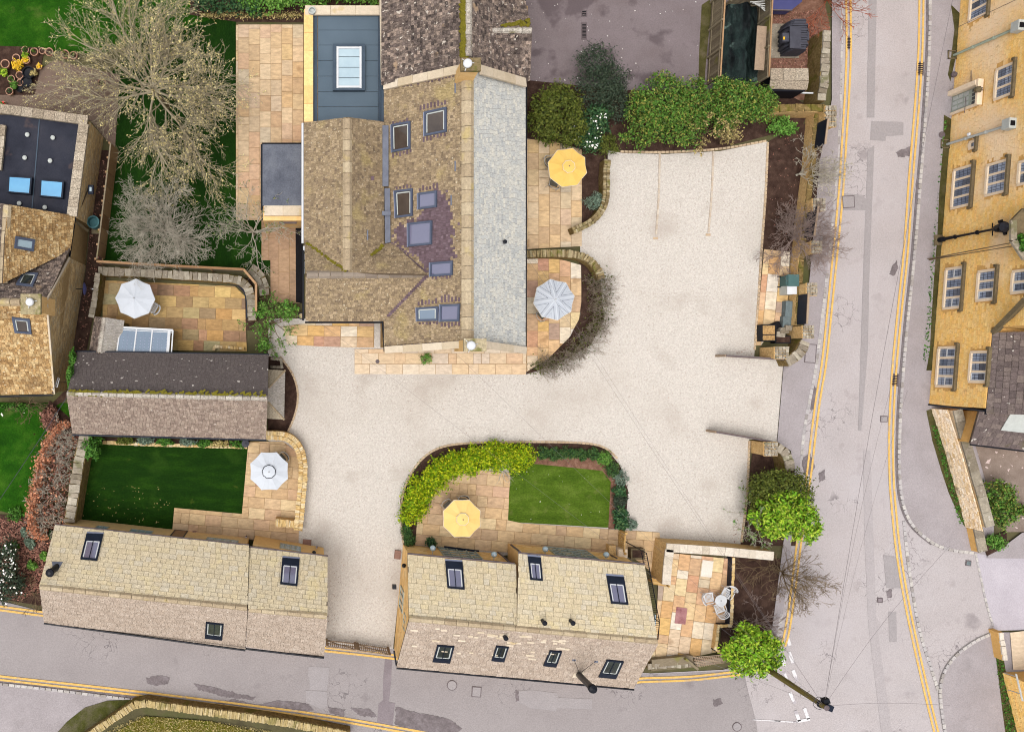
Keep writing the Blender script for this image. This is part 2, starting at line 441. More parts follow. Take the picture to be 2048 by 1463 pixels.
def offset_path(pts, w):
    """left and right offset of an open polyline in the ground plane"""
    Lp, Rp = [], []
    for i, p in enumerate(pts):
        a, b = pts[max(i - 1, 0)], pts[min(i + 1, len(pts) - 1)]; d = V((b.x - a.x, b.y - a.y, 0)).normalized(); n = V((-d.y, d.x, 0))
        Lp.append(p + n * w / 2); Rp.append(p - n * w / 2)
    return Lp, Rp
def resample(pts, step):
    out = [pts[0]]; carry = 0
    for a, b in zip(pts, pts[1:]):
        L = (b - a).length; s = step - carry
        while s <= L: out.append(a + (b - a) * (s / L)); s += step
        carry = L - (s - step)
    return out
def smooth_path(px, it=2):
    p = [tuple(map(float, q)) for q in px]
    for _ in range(it):
        q = [p[0]]
        for a, b in zip(p, p[1:]): q += [tuple(a[i] * .75 + b[i] * .25 for i in range(len(a))), tuple(a[i] * .25 + b[i] * .75 for i in range(len(a)))]
        p = q + [p[-1]]
    return p
def ribbon(name, px, w, z, material, parent, smooth=2, label=None):
    pts = [P(x, y) for x, y in smooth_path(px, smooth)]; Lp, Rp = offset_path(pts, w); m = mb()
    for i in range(len(pts) - 1): m.add([(*Lp[i].xy, z), (*Rp[i].xy, z), (*Rp[i + 1].xy, z), (*Lp[i + 1].xy, z)], [(0, 1, 2, 3)], .5)
    return m.build(name, material, parent, label=label)
def stone_wall(name, label, cat, px, h, th, body, cope, cap=(.1, .2, .14), smooth=2, seed=0, rows=1, over=.02, flat=False, group=None, cname='coping_stone', single=True, base_z=0):
    """garden wall: px is its top centre line; coping stones are parts. cap: stone length min, max, height"""
    rg = random.Random(seed); q = smooth_path(px, smooth) if smooth else px
    pts = [P(x, y, h) for x, y in q]; pts = [V((p.x, p.y, 0)) for p in pts]; t = thing(name, label, cat, pts[len(pts) // 2], group)
    Lp, Rp = offset_path(pts, th); bt = h - cap[2]; m = mb()
    for i in range(len(pts) - 1):
        quad = [Lp[i], Rp[i], Rp[i + 1], Lp[i + 1]]
        m.add([(p.x, p.y, base_z) for p in quad] + [(p.x, p.y, bt) for p in quad], [(4, 5, 6, 7), (0, 4, 7, 3), (1, 2, 6, 5)] + ([(0, 1, 5, 4)] if i == 0 else []) + ([(3, 7, 6, 2)] if i == len(pts) - 2 else []))
    m.build('wall_body', body, t)
    s = 0; tot = sum((b - a).length for a, b in zip(pts, pts[1:])); jm = mb(); cnt = 0
    def at(s):
        for a, b in zip(pts, pts[1:]):
            L = (b - a).length
            if s <= L: return a + (b - a) * (s / L), (b - a).normalized()
            s -= L
        return pts[-1], (pts[-1] - pts[-2]).normalized()
    while s < tot - .02:
        l = rg.uniform(cap[0], cap[1]); l = min(l, tot - s); c, d = at(s + l / 2); n = V((-d.y, d.x, 0))
        for k in range(rows):
            w = (th + over * 2) / rows; cc = c + n * ((k - (rows - 1) / 2) * w); hh = cap[2] * (1 if flat else rg.uniform(.65, 1.1)); ww = w * (1 if flat else rg.uniform(.8, 1.02))
            mbx = mb().box((cc.x + rg.uniform(-.01, .01), cc.y, bt + hh / 2 - .003), (l * (.985 if flat else .92), ww * .97, hh), math.atan2(d.y, d.x) + (0 if flat else rg.uniform(-.12, .12)))
            if not flat: mbx.v = [(x + rg.uniform(-.012, .012), y + rg.uniform(-.012, .012), z + rg.uniform(-.012, .012)) for x, y, z in mbx.v]
            r = rg.random(); mbx.r = [r] * 6; cnt += 1
            if single and cnt <= 298: mbx.build(cname, cope, t, at=V((cc.x, cc.y, bt)))
            else: jm.add(mbx.v, mbx.f, r)
        s += l
    if jm.v: jm.build(cname + 's', cope, t, kind='stuff')
    return t
# ------------------------------------------------------------------ materials
M = {}
M['gravel'] = mat('pale_gravel', [C(198, 187, 178), C(216, 207, 198), C(223, 215, 206), C(232, 225, 217)], scale=9, detail=6, grain=.36, gscale=22, bump=.5, rough=.95, spots=[(C(204, 193, 182), .2, .5, .2, .55, 6), (C(192, 179, 168), .4, .58, .16, .5, 6), (C(164, 148, 136), 7, .665, .04, .4)])
M['asphalt'] = mat('worn_asphalt', [C(185, 177, 177), C(192, 183, 183), C(196, 188, 189)], scale=.35, detail=7, grain=.22, gscale=14, bump=.3, rough=.9, spots=[(C(168, 158, 158), .9, .6, .08, .5, 7), (C(146, 137, 139), .5, .66, .07, .6, 7), (C(200, 193, 196), .16, .5, .2, .5)], crack=(1.7, .016, C(124, 116, 119), .22, .54))
_k = 1.3
M['asphalt2'] = mat('footway_asphalt', [C(152, 144, 145, _k), C(160, 152, 154, _k), C(167, 159, 161, _k)], scale=.6, detail=6, grain=.22, gscale=16, bump=.3, rough=.92, spots=[(C(138, 131, 131), .5, .62, .1, .5, 6)], crack=(.7, .01, C(126, 119, 120), .2, .6))
M['patch'] = mat('patched_asphalt', [C(168, 161, 162), C(173, 166, 167)], scale=1.0, grain=.2, gscale=15, rough=.9)
M['patch_mid'] = mat('slightly_worn_asphalt', [C(182, 174, 175), C(187, 179, 180)], scale=1.0, grain=.2, gscale=15, rough=.9)
M['patch_dark'] = mat('dark_patched_asphalt', [C(138, 127, 131), C(153, 142, 146)], scale=1.0, grain=.2, gscale=15, rough=.9)
M['wet'] = mat('crumbled_asphalt', [C(111, 103, 104), C(129, 119, 121), C(147, 138, 141)], scale=2.5, detail=7, grain=.3, gscale=12, rough=.9)
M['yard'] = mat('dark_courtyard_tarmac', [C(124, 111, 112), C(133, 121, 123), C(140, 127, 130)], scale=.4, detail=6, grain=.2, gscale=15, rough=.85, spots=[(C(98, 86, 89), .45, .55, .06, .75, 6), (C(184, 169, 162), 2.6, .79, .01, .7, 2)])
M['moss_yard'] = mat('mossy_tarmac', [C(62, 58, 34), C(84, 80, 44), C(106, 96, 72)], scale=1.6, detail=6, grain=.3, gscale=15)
M['moss_dark'] = mat('dark_moss', [C(58, 58, 30), C(78, 80, 34), C(104, 98, 74), C(64, 66, 30)], scale=.9, detail=7, grain=.4, gscale=14)
M['soil'] = mat('dark_soil', [C(58, 42, 36), C(80, 60, 52), C(102, 80, 68)], scale=2.4, detail=7, grain=.5, gscale=26, bump=.9, rough=1)
M['mulch'] = mat('bark_mulch', [C(120, 86, 70), C(146, 108, 90), C(168, 130, 112)], scale=4, detail=7, grain=.5, gscale=26, bump=.9, rough=1)
M['ground'] = mat('rough_ground', [C(84, 78, 58), C(104, 98, 70), C(92, 96, 56)], scale=.6, grain=.3)
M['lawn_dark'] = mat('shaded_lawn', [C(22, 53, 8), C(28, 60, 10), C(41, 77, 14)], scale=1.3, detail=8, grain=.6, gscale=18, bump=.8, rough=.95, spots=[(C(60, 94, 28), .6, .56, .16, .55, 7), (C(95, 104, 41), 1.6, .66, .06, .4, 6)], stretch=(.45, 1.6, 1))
M['lawn_deep'] = mat('deep_green_lawn', [C(21, 52, 10), C(26, 59, 11), C(35, 70, 14)], scale=1.3, detail=8, grain=.6, gscale=18, bump=.8, rough=.95, spots=[(C(41, 80, 18), .35, .52, .18, .5, 7), (C(70, 94, 34), 1.4, .67, .06, .35, 6)], stretch=(1.6, .5, 1))
M['lawn'] = mat('mown_lawn', [C(66, 92, 22), C(84, 110, 30), C(104, 126, 48)], scale=1.6, detail=8, grain=.55, gscale=18, bump=.8, rough=.95, stretch=(.5, 1, 1), spots=[(C(126, 130, 72), 1.0, .6, .1, .5, 7)])
M['lawn_bright'] = mat('neighbour_lawn', [C(24, 66, 6), C(38, 86, 10), C(66, 110, 26)], scale=.8, detail=8, grain=.5, gscale=14, bump=.8, rough=.95, spots=[(C(122, 126, 70), .5, .6, .12, .5, 7)])
sand0 = [C(228, 190, 140), C(216, 178, 128), C(236, 206, 168), C(206, 182, 152), C(220, 180, 132), C(240, 214, 178), C(196, 160, 118), C(226, 182, 150), C(212, 196, 172), C(224, 186, 122)]
sand = sand0
def sandstone(nm, pal, veins=.45, pale=.28):
    tgt = C(226, 204, 174); pal = [tuple((1 - pale) * c[i] + pale * tgt[i] for i in range(3)) for c in pal]
    return mat(nm, pal, piece=True, scale=3.2, var=veins, grain=.16, gscale=20, rough=.8, bump=.25, stretch=(1, 2.2, 1), spots=[(C(150, 112, 78), .9, .66, .08, .5, 5)])
M['slab'] = sandstone('sandstone_slab', sand)
M['slab_mixed'] = sandstone('mixed_sandstone_slab', [C(196, 150, 84), C(176, 140, 98), C(222, 182, 104), C(140, 118, 98), C(186, 132, 94), C(204, 158, 90), C(176, 170, 128), C(160, 120, 78), C(226, 192, 122), C(196, 146, 116)], .5, .1)
M['slab_pink'] = sandstone('pink_buff_sandstone_slab', [C(236, 206, 166), C(228, 182, 130), C(224, 178, 144), C(240, 214, 160), C(214, 196, 170), C(232, 186, 110), C(206, 150, 124), C(176, 150, 134), C(244, 236, 222), C(242, 224, 198), C(206, 166, 128), C(234, 196, 140)], .5, .14)
M['slab_pale'] = sandstone('bleached_sandstone_slab', [C(238, 214, 186), C(232, 202, 166), C(242, 226, 206), C(224, 206, 190), C(240, 210, 170), C(228, 186, 150)], .35)
M['slab_tan'] = sandstone('tan_sandstone_slab', [C(222, 182, 130), C(206, 166, 120), C(230, 196, 146), C(192, 158, 122), C(214, 170, 132), C(232, 204, 156), C(204, 156, 130)], .45)
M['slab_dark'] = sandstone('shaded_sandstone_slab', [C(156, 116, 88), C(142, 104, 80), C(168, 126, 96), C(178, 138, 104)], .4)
M['mortar'] = mat('sandy_joint', [C(176, 142, 100), C(200, 166, 122)], scale=3, grain=.3)
M['edging_faint'] = mat('sunken_edging', [C(216, 200, 182), C(206, 188, 168), C(222, 208, 192)], piece=True, scale=6, var=.3, grain=.3)
M['edging'] = mat('stone_edging', [C(206, 182, 152), C(222, 196, 164), C(190, 164, 134)], piece=True, scale=5, var=.3)
stone_old = [C(150, 130, 92), C(172, 152, 112), C(120, 102, 70), C(188, 170, 134), C(140, 128, 84), C(206, 190, 158)]
M['cope_old'] = mat('mossy_walling_stone', stone_old, piece=True, scale=6, var=.6, grain=.4, gscale=22, spots=[(C(108, 112, 30), 1.3, .54, .08, .7, 5), (C(226, 218, 200), 5, .68, .04, .6)], bump=.6)
M['wall_old'] = mat('old_rubble_wall', [C(104, 86, 52), C(138, 116, 74), C(164, 140, 94)], scale=5, detail=6, grain=.5, gscale=14, bump=.8, spots=[(C(104, 104, 28), 1.1, .55, .08, .6, 5)])
M['cope_new'] = mat('honey_walling_stone', [C(236, 204, 146), C(224, 186, 122), C(242, 218, 170), C(213, 172, 110), C(244, 225, 188), C(228, 194, 131)], piece=True, scale=6, var=.5, grain=.3, bump=.4)
M['wall_new'] = mat('honey_rubble_wall', [C(187, 152, 102, 1.25), C(214, 177, 122, 1.25), C(229, 198, 146, 1.25)], scale=7, detail=6, grain=.45, gscale=16, bump=.7)
M['cope_lane'] = mat('mossy_honey_stone', [C(204, 182, 132), C(188, 164, 112), C(216, 196, 152), C(172, 150, 104)], piece=True, scale=6, var=.5, grain=.35, bump=.4, spots=[(C(116, 112, 50), 1.0, .55, .1, .6, 5)])
M['cope_grey'] = mat('grey_coping_stone', [C(176, 164, 146), C(150, 138, 122), C(196, 186, 168), C(134, 122, 104)], piece=True, scale=5, var=.5, grain=.4, spots=[(C(96, 100, 40), 1.2, .6, .08, .55, 5), (C(232, 226, 214), 6, .66, .04, .6)], bump=.5)
M['cope_pale'] = mat('pale_gravelled_coping', [C(222, 208, 190), C(234, 222, 206), C(206, 192, 172)], piece=True, scale=6, var=.25, grain=.4, gscale=25)
M['cope_pebble'] = mat('pebble_dash_coping', [C(176, 160, 140), C(206, 192, 172), C(150, 134, 114)], piece=True, scale=12, var=1.0, grain=.8, gscale=18, bump=.8)
M['ashlar'] = mat('honey_ashlar', [C(222, 178, 112, 1.0), C(236, 198, 138, 1.0), C(206, 164, 104, 1.0), C(242, 210, 158, 1.0)], piece=True, scale=5, var=.3, grain=.25, stretch=(1, 1, 3))
M['wallbed'] = mat('lime_mortar', [C(206, 166, 108, 1.0), C(222, 186, 132, 1.0)], scale=4, grain=.3)
M['gable_stone'] = mat('buff_rubble_stone', [C(190, 158, 112, 1.2), C(202, 172, 126, 1.2), C(173, 146, 106, 1.2), C(179, 163, 134, 1.2), C(208, 180, 134, 1.2), C(160, 136, 100, 1.2)], piece=True, scale=6, var=.5, grain=.35)
M['gable_bed'] = mat('buff_mortar', [C(152, 126, 86, 1.2), C(172, 144, 102, 1.2)], scale=5, grain=.4)
M['hotel_stone'] = mat('golden_limestone', [C(242, 197, 116, .78), C(232, 184, 106, .78), C(244, 207, 137, .78), C(223, 176, 107, .78), C(241, 201, 127, .78), C(229, 191, 130, .78)], piece=True, scale=5, var=.3, grain=.3, spots=[(C(232, 208, 180, .8), .16, .53, .12, .75, 5), (C(184, 146, 100), 3.5, .66, .05, .4)])
M['hotel_bed'] = mat('golden_lime_joint', [C(204, 158, 92, 1.1), C(220, 176, 112, 1.1)], scale=4, grain=.3)
M['pale_wall'] = mat('lime_weathered_stone', [C(236, 214, 186, 1.0), C(222, 196, 160, 1.0), C(242, 226, 206, 1.0), C(208, 176, 130, 1.0), C(228, 206, 182, 1.0)], piece=True, scale=5, var=.4, grain=.4, spots=[(C(150, 128, 96), 1.5, .62, .08, .6, 5)])
M['dressed'] = mat('dressed_pale_stone', [C(226, 204, 176, 1.1), C(236, 216, 190, 1.1)], scale=3, grain=.2)
M['dressed_dark'] = mat('weathered_hood_stone', [C(110, 98, 76), C(140, 124, 96)], scale=6, grain=.4)
M['tile_yel'] = mat('yellow_stone_slate', [C(222, 205, 171, 1.4), C(217, 200, 168, 1.4), C(224, 208, 176, 1.4), C(216, 202, 176, 1.4), C(222, 205, 168, 1.4), C(218, 206, 183, 1.4), C(213, 197, 165, 1.4)], piece=True, scale=7, var=.35, grain=.4, gscale=18, spots=[(C(223, 204, 150, 1.2), 1.0, .6, .1, .4, 5), (C(198, 178, 143, 1.2), 5, .66, .04, .45)])
M['tile_pink'] = mat('weathered_pink_stone_slate', [C(191, 172, 155, 1.6), C(198, 179, 162, 1.6), C(183, 164, 148, 1.6), C(204, 186, 170, 1.6), C(195, 177, 161, 1.6), C(178, 160, 144, 1.6)], piece=True, scale=11, var=.45, grain=.65, gscale=19, spots=[(C(246, 238, 224), 9, .68, .025, .7), (C(122, 104, 92), 8, .675, .03, .5)])
M['tile_brown'] = mat('lichened_brown_tile', [C(167, 146, 118), C(151, 131, 105), C(182, 160, 127), C(140, 121, 99), C(190, 168, 137), C(172, 151, 121), C(133, 115, 96), C(178, 156, 123)], piece=True, scale=9, var=.4, grain=.6, gscale=20, spots=[(C(200, 180, 116), .7, .6, .1, .4, 5), (C(240, 230, 206), 9, .68, .025, .8), (C(86, 72, 62), 7, .67, .04, .6, 4)])
M['tile_purple'] = mat('clean_purple_brown_tile', [C(112, 92, 98), C(122, 102, 110), C(102, 84, 90), C(134, 114, 122)], piece=True, scale=8, var=.25, grain=.25)
M['tile_dark'] = mat('dark_lichened_tile', [C(118, 104, 98), C(84, 74, 70), C(142, 126, 116), C(98, 86, 82), C(170, 150, 136), C(70, 62, 60)], piece=True, scale=9, var=.8, grain=.9, gscale=12, spots=[(C(222, 210, 196), 4.6, .65, .025, .85), (C(190, 162, 132), 1.1, .64, .05, .7, 6), (C(58, 48, 46), 2.4, .63, .04, .6, 4)])
M['tile_grey'] = mat('new_grey_stone_slate', [C(208, 208, 203, 1.35), C(194, 195, 193, 1.35), C(216, 213, 204, 1.35), C(182, 184, 184, 1.35), C(222, 218, 206, 1.35), C(200, 200, 197, 1.35)], piece=True, scale=10, var=.25, grain=.4, gscale=18)
M['tile_barn_n'] = mat('dark_grey_concrete_tile', [C(106, 98, 96), C(110, 101, 99), C(103, 94, 93), C(114, 105, 102)], piece=True, scale=10, var=.4, grain=.4, gscale=17, spots=[(C(210, 202, 194), 4.2, .735, .012, .95, 1), (C(196, 183, 172), 9, .71, .03, .7)])
M['tile_barn_s'] = mat('mottled_pinkish_tile', [C(164, 145, 132), C(150, 131, 120), C(176, 157, 142), C(136, 118, 108), C(184, 166, 151), C(156, 138, 126)], piece=True, scale=11, var=.4, grain=.6, gscale=18, spots=[(C(244, 238, 228), 9, .7, .02, .9), (C(90, 76, 70), 6, .68, .03, .6, 4)])
M['tile_gold'] = mat('golden_lichened_tile', [C(196, 158, 106), C(170, 134, 90), C(218, 182, 130), C(150, 116, 76), C(228, 198, 148), C(184, 148, 100)], piece=True, scale=9, var=.6, grain=.7, gscale=14, spots=[(C(244, 230, 200), 7, .66, .025, .85), (C(110, 88, 64), 6, .66, .04, .65, 4), (C(120, 94, 68), .7, .6, .08, .45, 6)])
M['tile_hotel'] = mat('dark_stone_slate', [C(122, 108, 105), C(112, 99, 97), C(134, 120, 114), C(104, 92, 90)], piece=True, scale=7, var=.5, grain=.5, spots=[(C(226, 218, 208), 4, .68, .03, .85), (C(96, 92, 44), .8, .62, .06, .5, 5)])
M['deck'] = mat('roof_underlay', [C(92, 78, 64), C(112, 96, 80)], scale=3)
M['ridge'] = mat('ridge_stone', [C(196, 176, 146), C(180, 160, 132), C(208, 190, 160)], piece=True, scale=8, var=.4, grain=.4, spots=[(C(206, 184, 110), 1.2, .6, .08, .5, 5)])
M['ridge_grey'] = mat('grey_ridge_tile', [C(150, 136, 122), C(164, 150, 136), C(140, 126, 114)], piece=True, scale=8, var=.2, grain=.2)
M['ridge_barn'] = mat('lichened_ridge_tile', [C(186, 176, 164), C(204, 196, 184), C(168, 158, 148)], piece=True, scale=12, var=.7, grain=.7, gscale=18, spots=[(C(118, 110, 40), 1.0, .6, .06, .7, 5)])
M['moss'] = mat('yellow_moss', [C(116, 108, 36), C(132, 123, 42), C(105, 97, 38)], scale=4, grain=.5, bump=.8)
M['cream'] = mat('cream_coping', [C(228, 210, 184), C(238, 222, 200), C(216, 196, 166)], piece=True, scale=5, var=.2, grain=.2, spots=[(C(210, 178, 110), .9, .64, .06, .5, 5)])
M['lead'] = mat('lead_sheet', [C(112, 116, 130), C(132, 136, 150)], scale=3, grain=.15, rough=.5)
M['membrane'] = mat('grey_roof_membrane', [C(92, 108, 122), C(102, 118, 132)], scale=.5, grain=.06, rough=.55, bump=.1)
M['trim_grey'] = mat('dark_grey_trim', [C(70, 84, 98), C(82, 96, 112)], scale=1, grain=.06, rough=.45)
M['felt'] = mat('black_roof_felt', [C(38, 40, 52), C(52, 54, 66), C(64, 64, 74)], scale=.7, detail=6, grain=.2, rough=.6, spots=[(C(110, 90, 84), .8, .66, .05, .35, 6)])
M['felt_grey'] = mat('grey_mineral_felt', [C(92, 96, 108), C(110, 114, 126), C(128, 132, 142)], scale=1.2, detail=6, grain=.35, gscale=18, rough=.8)
M['black'] = mat('black_metal', [C(28, 30, 36), C(36, 38, 46)], scale=2, grain=.1, rough=.35, bump=.05)
M['navy'] = mat('dark_navy_frame', [C(30, 36, 50), C(38, 46, 62)], scale=2, grain=.08, rough=.4, bump=.05)
M['grey_frame'] = mat('slate_grey_frame', [C(84, 92, 112), C(98, 106, 126)], scale=2, grain=.08, rough=.4, bump=.05)
M['blue_frame'] = mat('pale_blue_flashing', [C(150, 158, 186), C(166, 172, 196)], scale=2, grain=.08, rough=.5)
M['white'] = mat('white_paint', [C(226, 228, 232), C(240, 241, 244)], scale=2, grain=.06, rough=.5, bump=.05)
M['offwhite'] = mat('aged_white_paint', [C(196, 200, 196), C(214, 218, 214)], scale=3, grain=.1, rough=.5)
M['sage'] = mat('sage_grey_paint', [C(178, 186, 172), C(192, 200, 188)], scale=3, grain=.08, rough=.5)
def glass(nm, a, b, rough=.06, ior=1.6):
    m = mat(nm, [a, b], scale=.9, grain=.02, gscale=3, rough=rough, bump=0, spec=.5); m.node_tree.nodes['Principled BSDF'].inputs['IOR'].default_value = ior; return m
M['glass_lav'] = glass('sky_tinted_glass', C(112, 112, 142), C(120, 120, 150), ior=2.1)  # lavender of the reflected sky is partly painted into the base colour
M['glass_blue'] = glass('pale_blue_glass', C(118, 138, 160), C(126, 146, 168), ior=2.1)
M['glass_dark'] = glass('dark_glass', C(66, 56, 52), C(96, 84, 76))
M['glass_black'] = glass('black_glass', C(34, 38, 40), C(70, 78, 78))
M['glass_cyan'] = glass('bright_blue_dome', C(70, 156, 208), C(92, 176, 224), .25)
M['glass_pale'] = glass('pale_roof_glass', C(176, 200, 214), C(196, 218, 228), .2)
M['glass_leaded'] = mat('leaded_pane', [C(96, 108, 130), C(150, 166, 194), C(176, 190, 214), C(76, 80, 92)], piece=True, scale=2, var=.4, grain=.1, rough=.1, bump=0, spec=.6)
M['lead_came'] = mat('lead_came', [C(70, 76, 92), C(84, 90, 104)], scale=2, grain=.1, rough=.5)
M['terracotta'] = mat('terracotta', [C(206, 158, 132), C(222, 178, 152), C(188, 136, 108)], piece=True, scale=5, var=.2, grain=.15)
M['wood_new'] = mat('honey_timber', [C(228, 184, 116), C(212, 164, 96), C(236, 200, 140)], piece=True, scale=5, var=.3, grain=.2, stretch=(1, 6, 1))
M['wood_old'] = mat('silvered_timber', [C(150, 136, 112), C(130, 116, 98), C(166, 152, 126), C(118, 106, 84)], piece=True, scale=6, var=.5, grain=.3, stretch=(1, 5, 1), spots=[(C(136, 134, 48), .7, .6, .08, .6, 5)])
M['wood_brown'] = mat('brown_timber', [C(178, 140, 104), C(196, 158, 120), C(162, 124, 90)], piece=True, scale=6, var=.3, grain=.25, stretch=(1, 5, 1))
M['wood_gate'] = mat('weathered_gate_timber', [C(186, 162, 138), C(170, 146, 124), C(200, 178, 152)], piece=True, scale=6, var=.3, grain=.25)
M['yellow_line'] = mat('yellow_road_paint', [C(232, 184, 100), C(244, 202, 122)], scale=3, grain=.25, gscale=12, spots=[(C(196, 174, 150), 2.2, .58, .08, .65, 7)])
M['white_line'] = mat('worn_white_road_paint', [C(232, 228, 230), C(244, 240, 242)], scale=3, grain=.2, spots=[(C(190, 182, 186), 2.2, .52, .04, .95, 6)])
M['sett'] = mat('granite_sett', [C(178, 172, 172), C(198, 192, 192), C(212, 206, 200), C(166, 158, 154)], piece=True, scale=6, var=.25, grain=.25)
M['iron'] = mat('cast_iron', [C(104, 92, 94), C(122, 110, 112)], scale=6, grain=.2, rough=.6)
M['dark'] = mat('dark_void', [C(26, 24, 28), C(34, 32, 36)], scale=3)
M['bark'] = mat('grey_twigs', [C(171, 158, 131), C(184, 171, 144), C(194, 182, 157)], scale=2, grain=.3, bump=0)
M['bark_pale'] = mat('pale_twigs', [C(184, 173, 155), C(206, 197, 180), C(220, 212, 196)], scale=2, grain=.3, bump=0)
M['bark_purple'] = mat('purplish_twigs', [C(140, 120, 114), C(164, 144, 136), C(186, 168, 160)], scale=2, grain=.3, bump=0)
M['bark_brown'] = mat('brown_twigs', [C(112, 92, 70), C(140, 120, 94), C(160, 138, 108)], scale=2, grain=.3, bump=0)
M['bark_trunk'] = mat('tree_bark', [C(96, 84, 62), C(130, 114, 86)], scale=4, grain=.4, bump=.7)
def leafm(nm, *pal): return mat(nm, [C(*p, 1.08) for p in pal], piece=True, scale=2, var=.3, grain=.1, rough=.6, bump=0, spec=.12)
M['bud'] = leafm('yellow_green_bud', (212, 196, 136), (222, 208, 150), (192, 176, 116), (176, 158, 110), (232, 220, 168))
M['laurel'] = leafm('yellow_green_leaf', (138, 158, 14), (162, 174, 22), (106, 142, 12), (84, 120, 12), (190, 190, 38), (60, 96, 10), (122, 150, 16))
M['bright'] = leafm('glossy_bright_leaf', (110, 160, 34), (140, 182, 48), (84, 138, 26), (168, 192, 54), (56, 104, 20), (184, 198, 76), (44, 88, 18))
M['holly'] = leafm('mid_green_leaf', (70, 110, 38), (90, 128, 48), (54, 92, 34), (112, 142, 60), (42, 74, 34), (150, 148, 70), (34, 60, 30))
M['olive'] = leafm('olive_green_leaf', (74, 86, 30), (94, 102, 40), (56, 70, 26), (110, 114, 50), (44, 56, 26))
M['deep'] = leafm('deep_green_leaf', (38, 70, 44), (52, 88, 52), (28, 54, 36), (72, 104, 62), (88, 108, 66))
M['conifer'] = leafm('dusky_grey_green_leaf', (52, 66, 52), (66, 80, 62), (42, 54, 44), (84, 92, 72))
M['silver'] = leafm('silver_green_leaf', (96, 116, 100), (120, 138, 120), (78, 98, 84), (136, 150, 130))
M['lav'] = leafm('dark_green_needle', (40, 72, 40), (56, 90, 44), (74, 106, 52), (34, 60, 40), (96, 118, 58))
M['fern'] = leafm('fresh_green_frond', (84, 130, 50), (104, 148, 60), (64, 108, 44), (128, 160, 76))
M['ivy'] = leafm('ivy_leaf', (58, 100, 34), (78, 122, 42), (42, 80, 30), (96, 138, 60))
M['beech'] = leafm('copper_beech_leaf', (190, 124, 90), (206, 144, 110), (168, 102, 74), (220, 166, 134), (140, 86, 64), (178, 128, 100))
M['litter'] = leafm('brown_leaf_litter', (122, 82, 72), (146, 100, 86), (98, 66, 58), (166, 124, 106), (80, 54, 48))
M['golden'] = leafm('golden_foliage', (240, 196, 46), (250, 212, 76), (226, 178, 34))
M['straw'] = leafm('straw_blade', (178, 158, 106), (196, 178, 124), (160, 140, 88), (126, 130, 70))
M['petal'] = leafm('white_petal', (244, 240, 232), (250, 248, 244), (238, 226, 214))
M['red'] = leafm('red_twig', (150, 80, 58), (170, 96, 70), (132, 68, 50))
M['canopy_yel'] = mat('yellow_canvas', [C(244, 200, 104), C(250, 210, 122)], scale=1.2, grain=.06, gscale=40, rough=.85, bump=.1)
M['canopy_yel2'] = mat('faded_yellow_canvas', [C(252, 212, 130), C(254, 218, 142)], scale=1.2, grain=.06, gscale=40, rough=.85, bump=.1)
M['canopy_white'] = mat('white_canvas', [C(212, 217, 226), C(222, 227, 235)], scale=1.2, grain=.04, gscale=40, rough=.85, bump=.1)
M['stripe_grey'] = mat('grey_stripe_canvas', [C(190, 196, 208), C(200, 206, 216)], scale=2, grain=.05, bump=.1)
M['stripe_navy'] = mat('navy_stripe_canvas', [C(92, 98, 114), C(100, 106, 122)], scale=2, grain=.05, bump=.1)
M['piping'] = mat('white_piping', [C(240, 230, 214), C(246, 240, 228)], scale=2, grain=.05)
M['sling'] = mat('grey_mesh_sling', [C(108, 102, 90), C(126, 120, 108)], scale=6, grain=.3, gscale=60)
M['alu'] = mat('pale_aluminium', [C(196, 194, 190), C(214, 212, 208)], scale=2, grain=.08, rough=.4)
M['plastic'] = mat('dark_grey_plastic', [C(70, 70, 80), C(86, 86, 96)], scale=3, grain=.1, rough=.5)
M['plastic_teal'] = mat('dusty_teal_plastic', [C(74, 122, 128), C(94, 140, 146)], scale=3, grain=.15, rough=.5)
M['plastic_green'] = mat('grey_green_plastic', [C(80, 113, 112), C(88, 120, 118)], scale=3, grain=.15, rough=.5)
M['net'] = mat('dark_green_netting', [C(12, 14, 16), C(22, 28, 30), C(40, 54, 52), C(16, 22, 24)], scale=1.0, detail=8, grain=.6, gscale=14, rough=.6, bump=.6, stretch=(2.2, .5, 1), spots=[(C(110, 132, 124), .9, .6, .05, .7, 8)])
M['blue_car'] = mat('navy_vinyl', [C(70, 72, 118), C(84, 86, 134)], scale=1, grain=.06, rough=.4)
M['yellow_sticker'] = mat('yellow_sticker', [C(240, 190, 50), C(240, 190, 50)])
M['brick'] = mat('brown_brick', [C(146, 112, 100), C(166, 130, 116)], scale=5, grain=.3)
M['slate_blue'] = mat('blue_grey_slate', [C(112, 124, 126), C(132, 142, 144), C(110, 124, 128)], piece=True, scale=5, var=.4, grain=.3)
M['copper'] = mat('verdigris_pipe', [C(176, 190, 170), C(192, 204, 186)], scale=3, grain=.1)

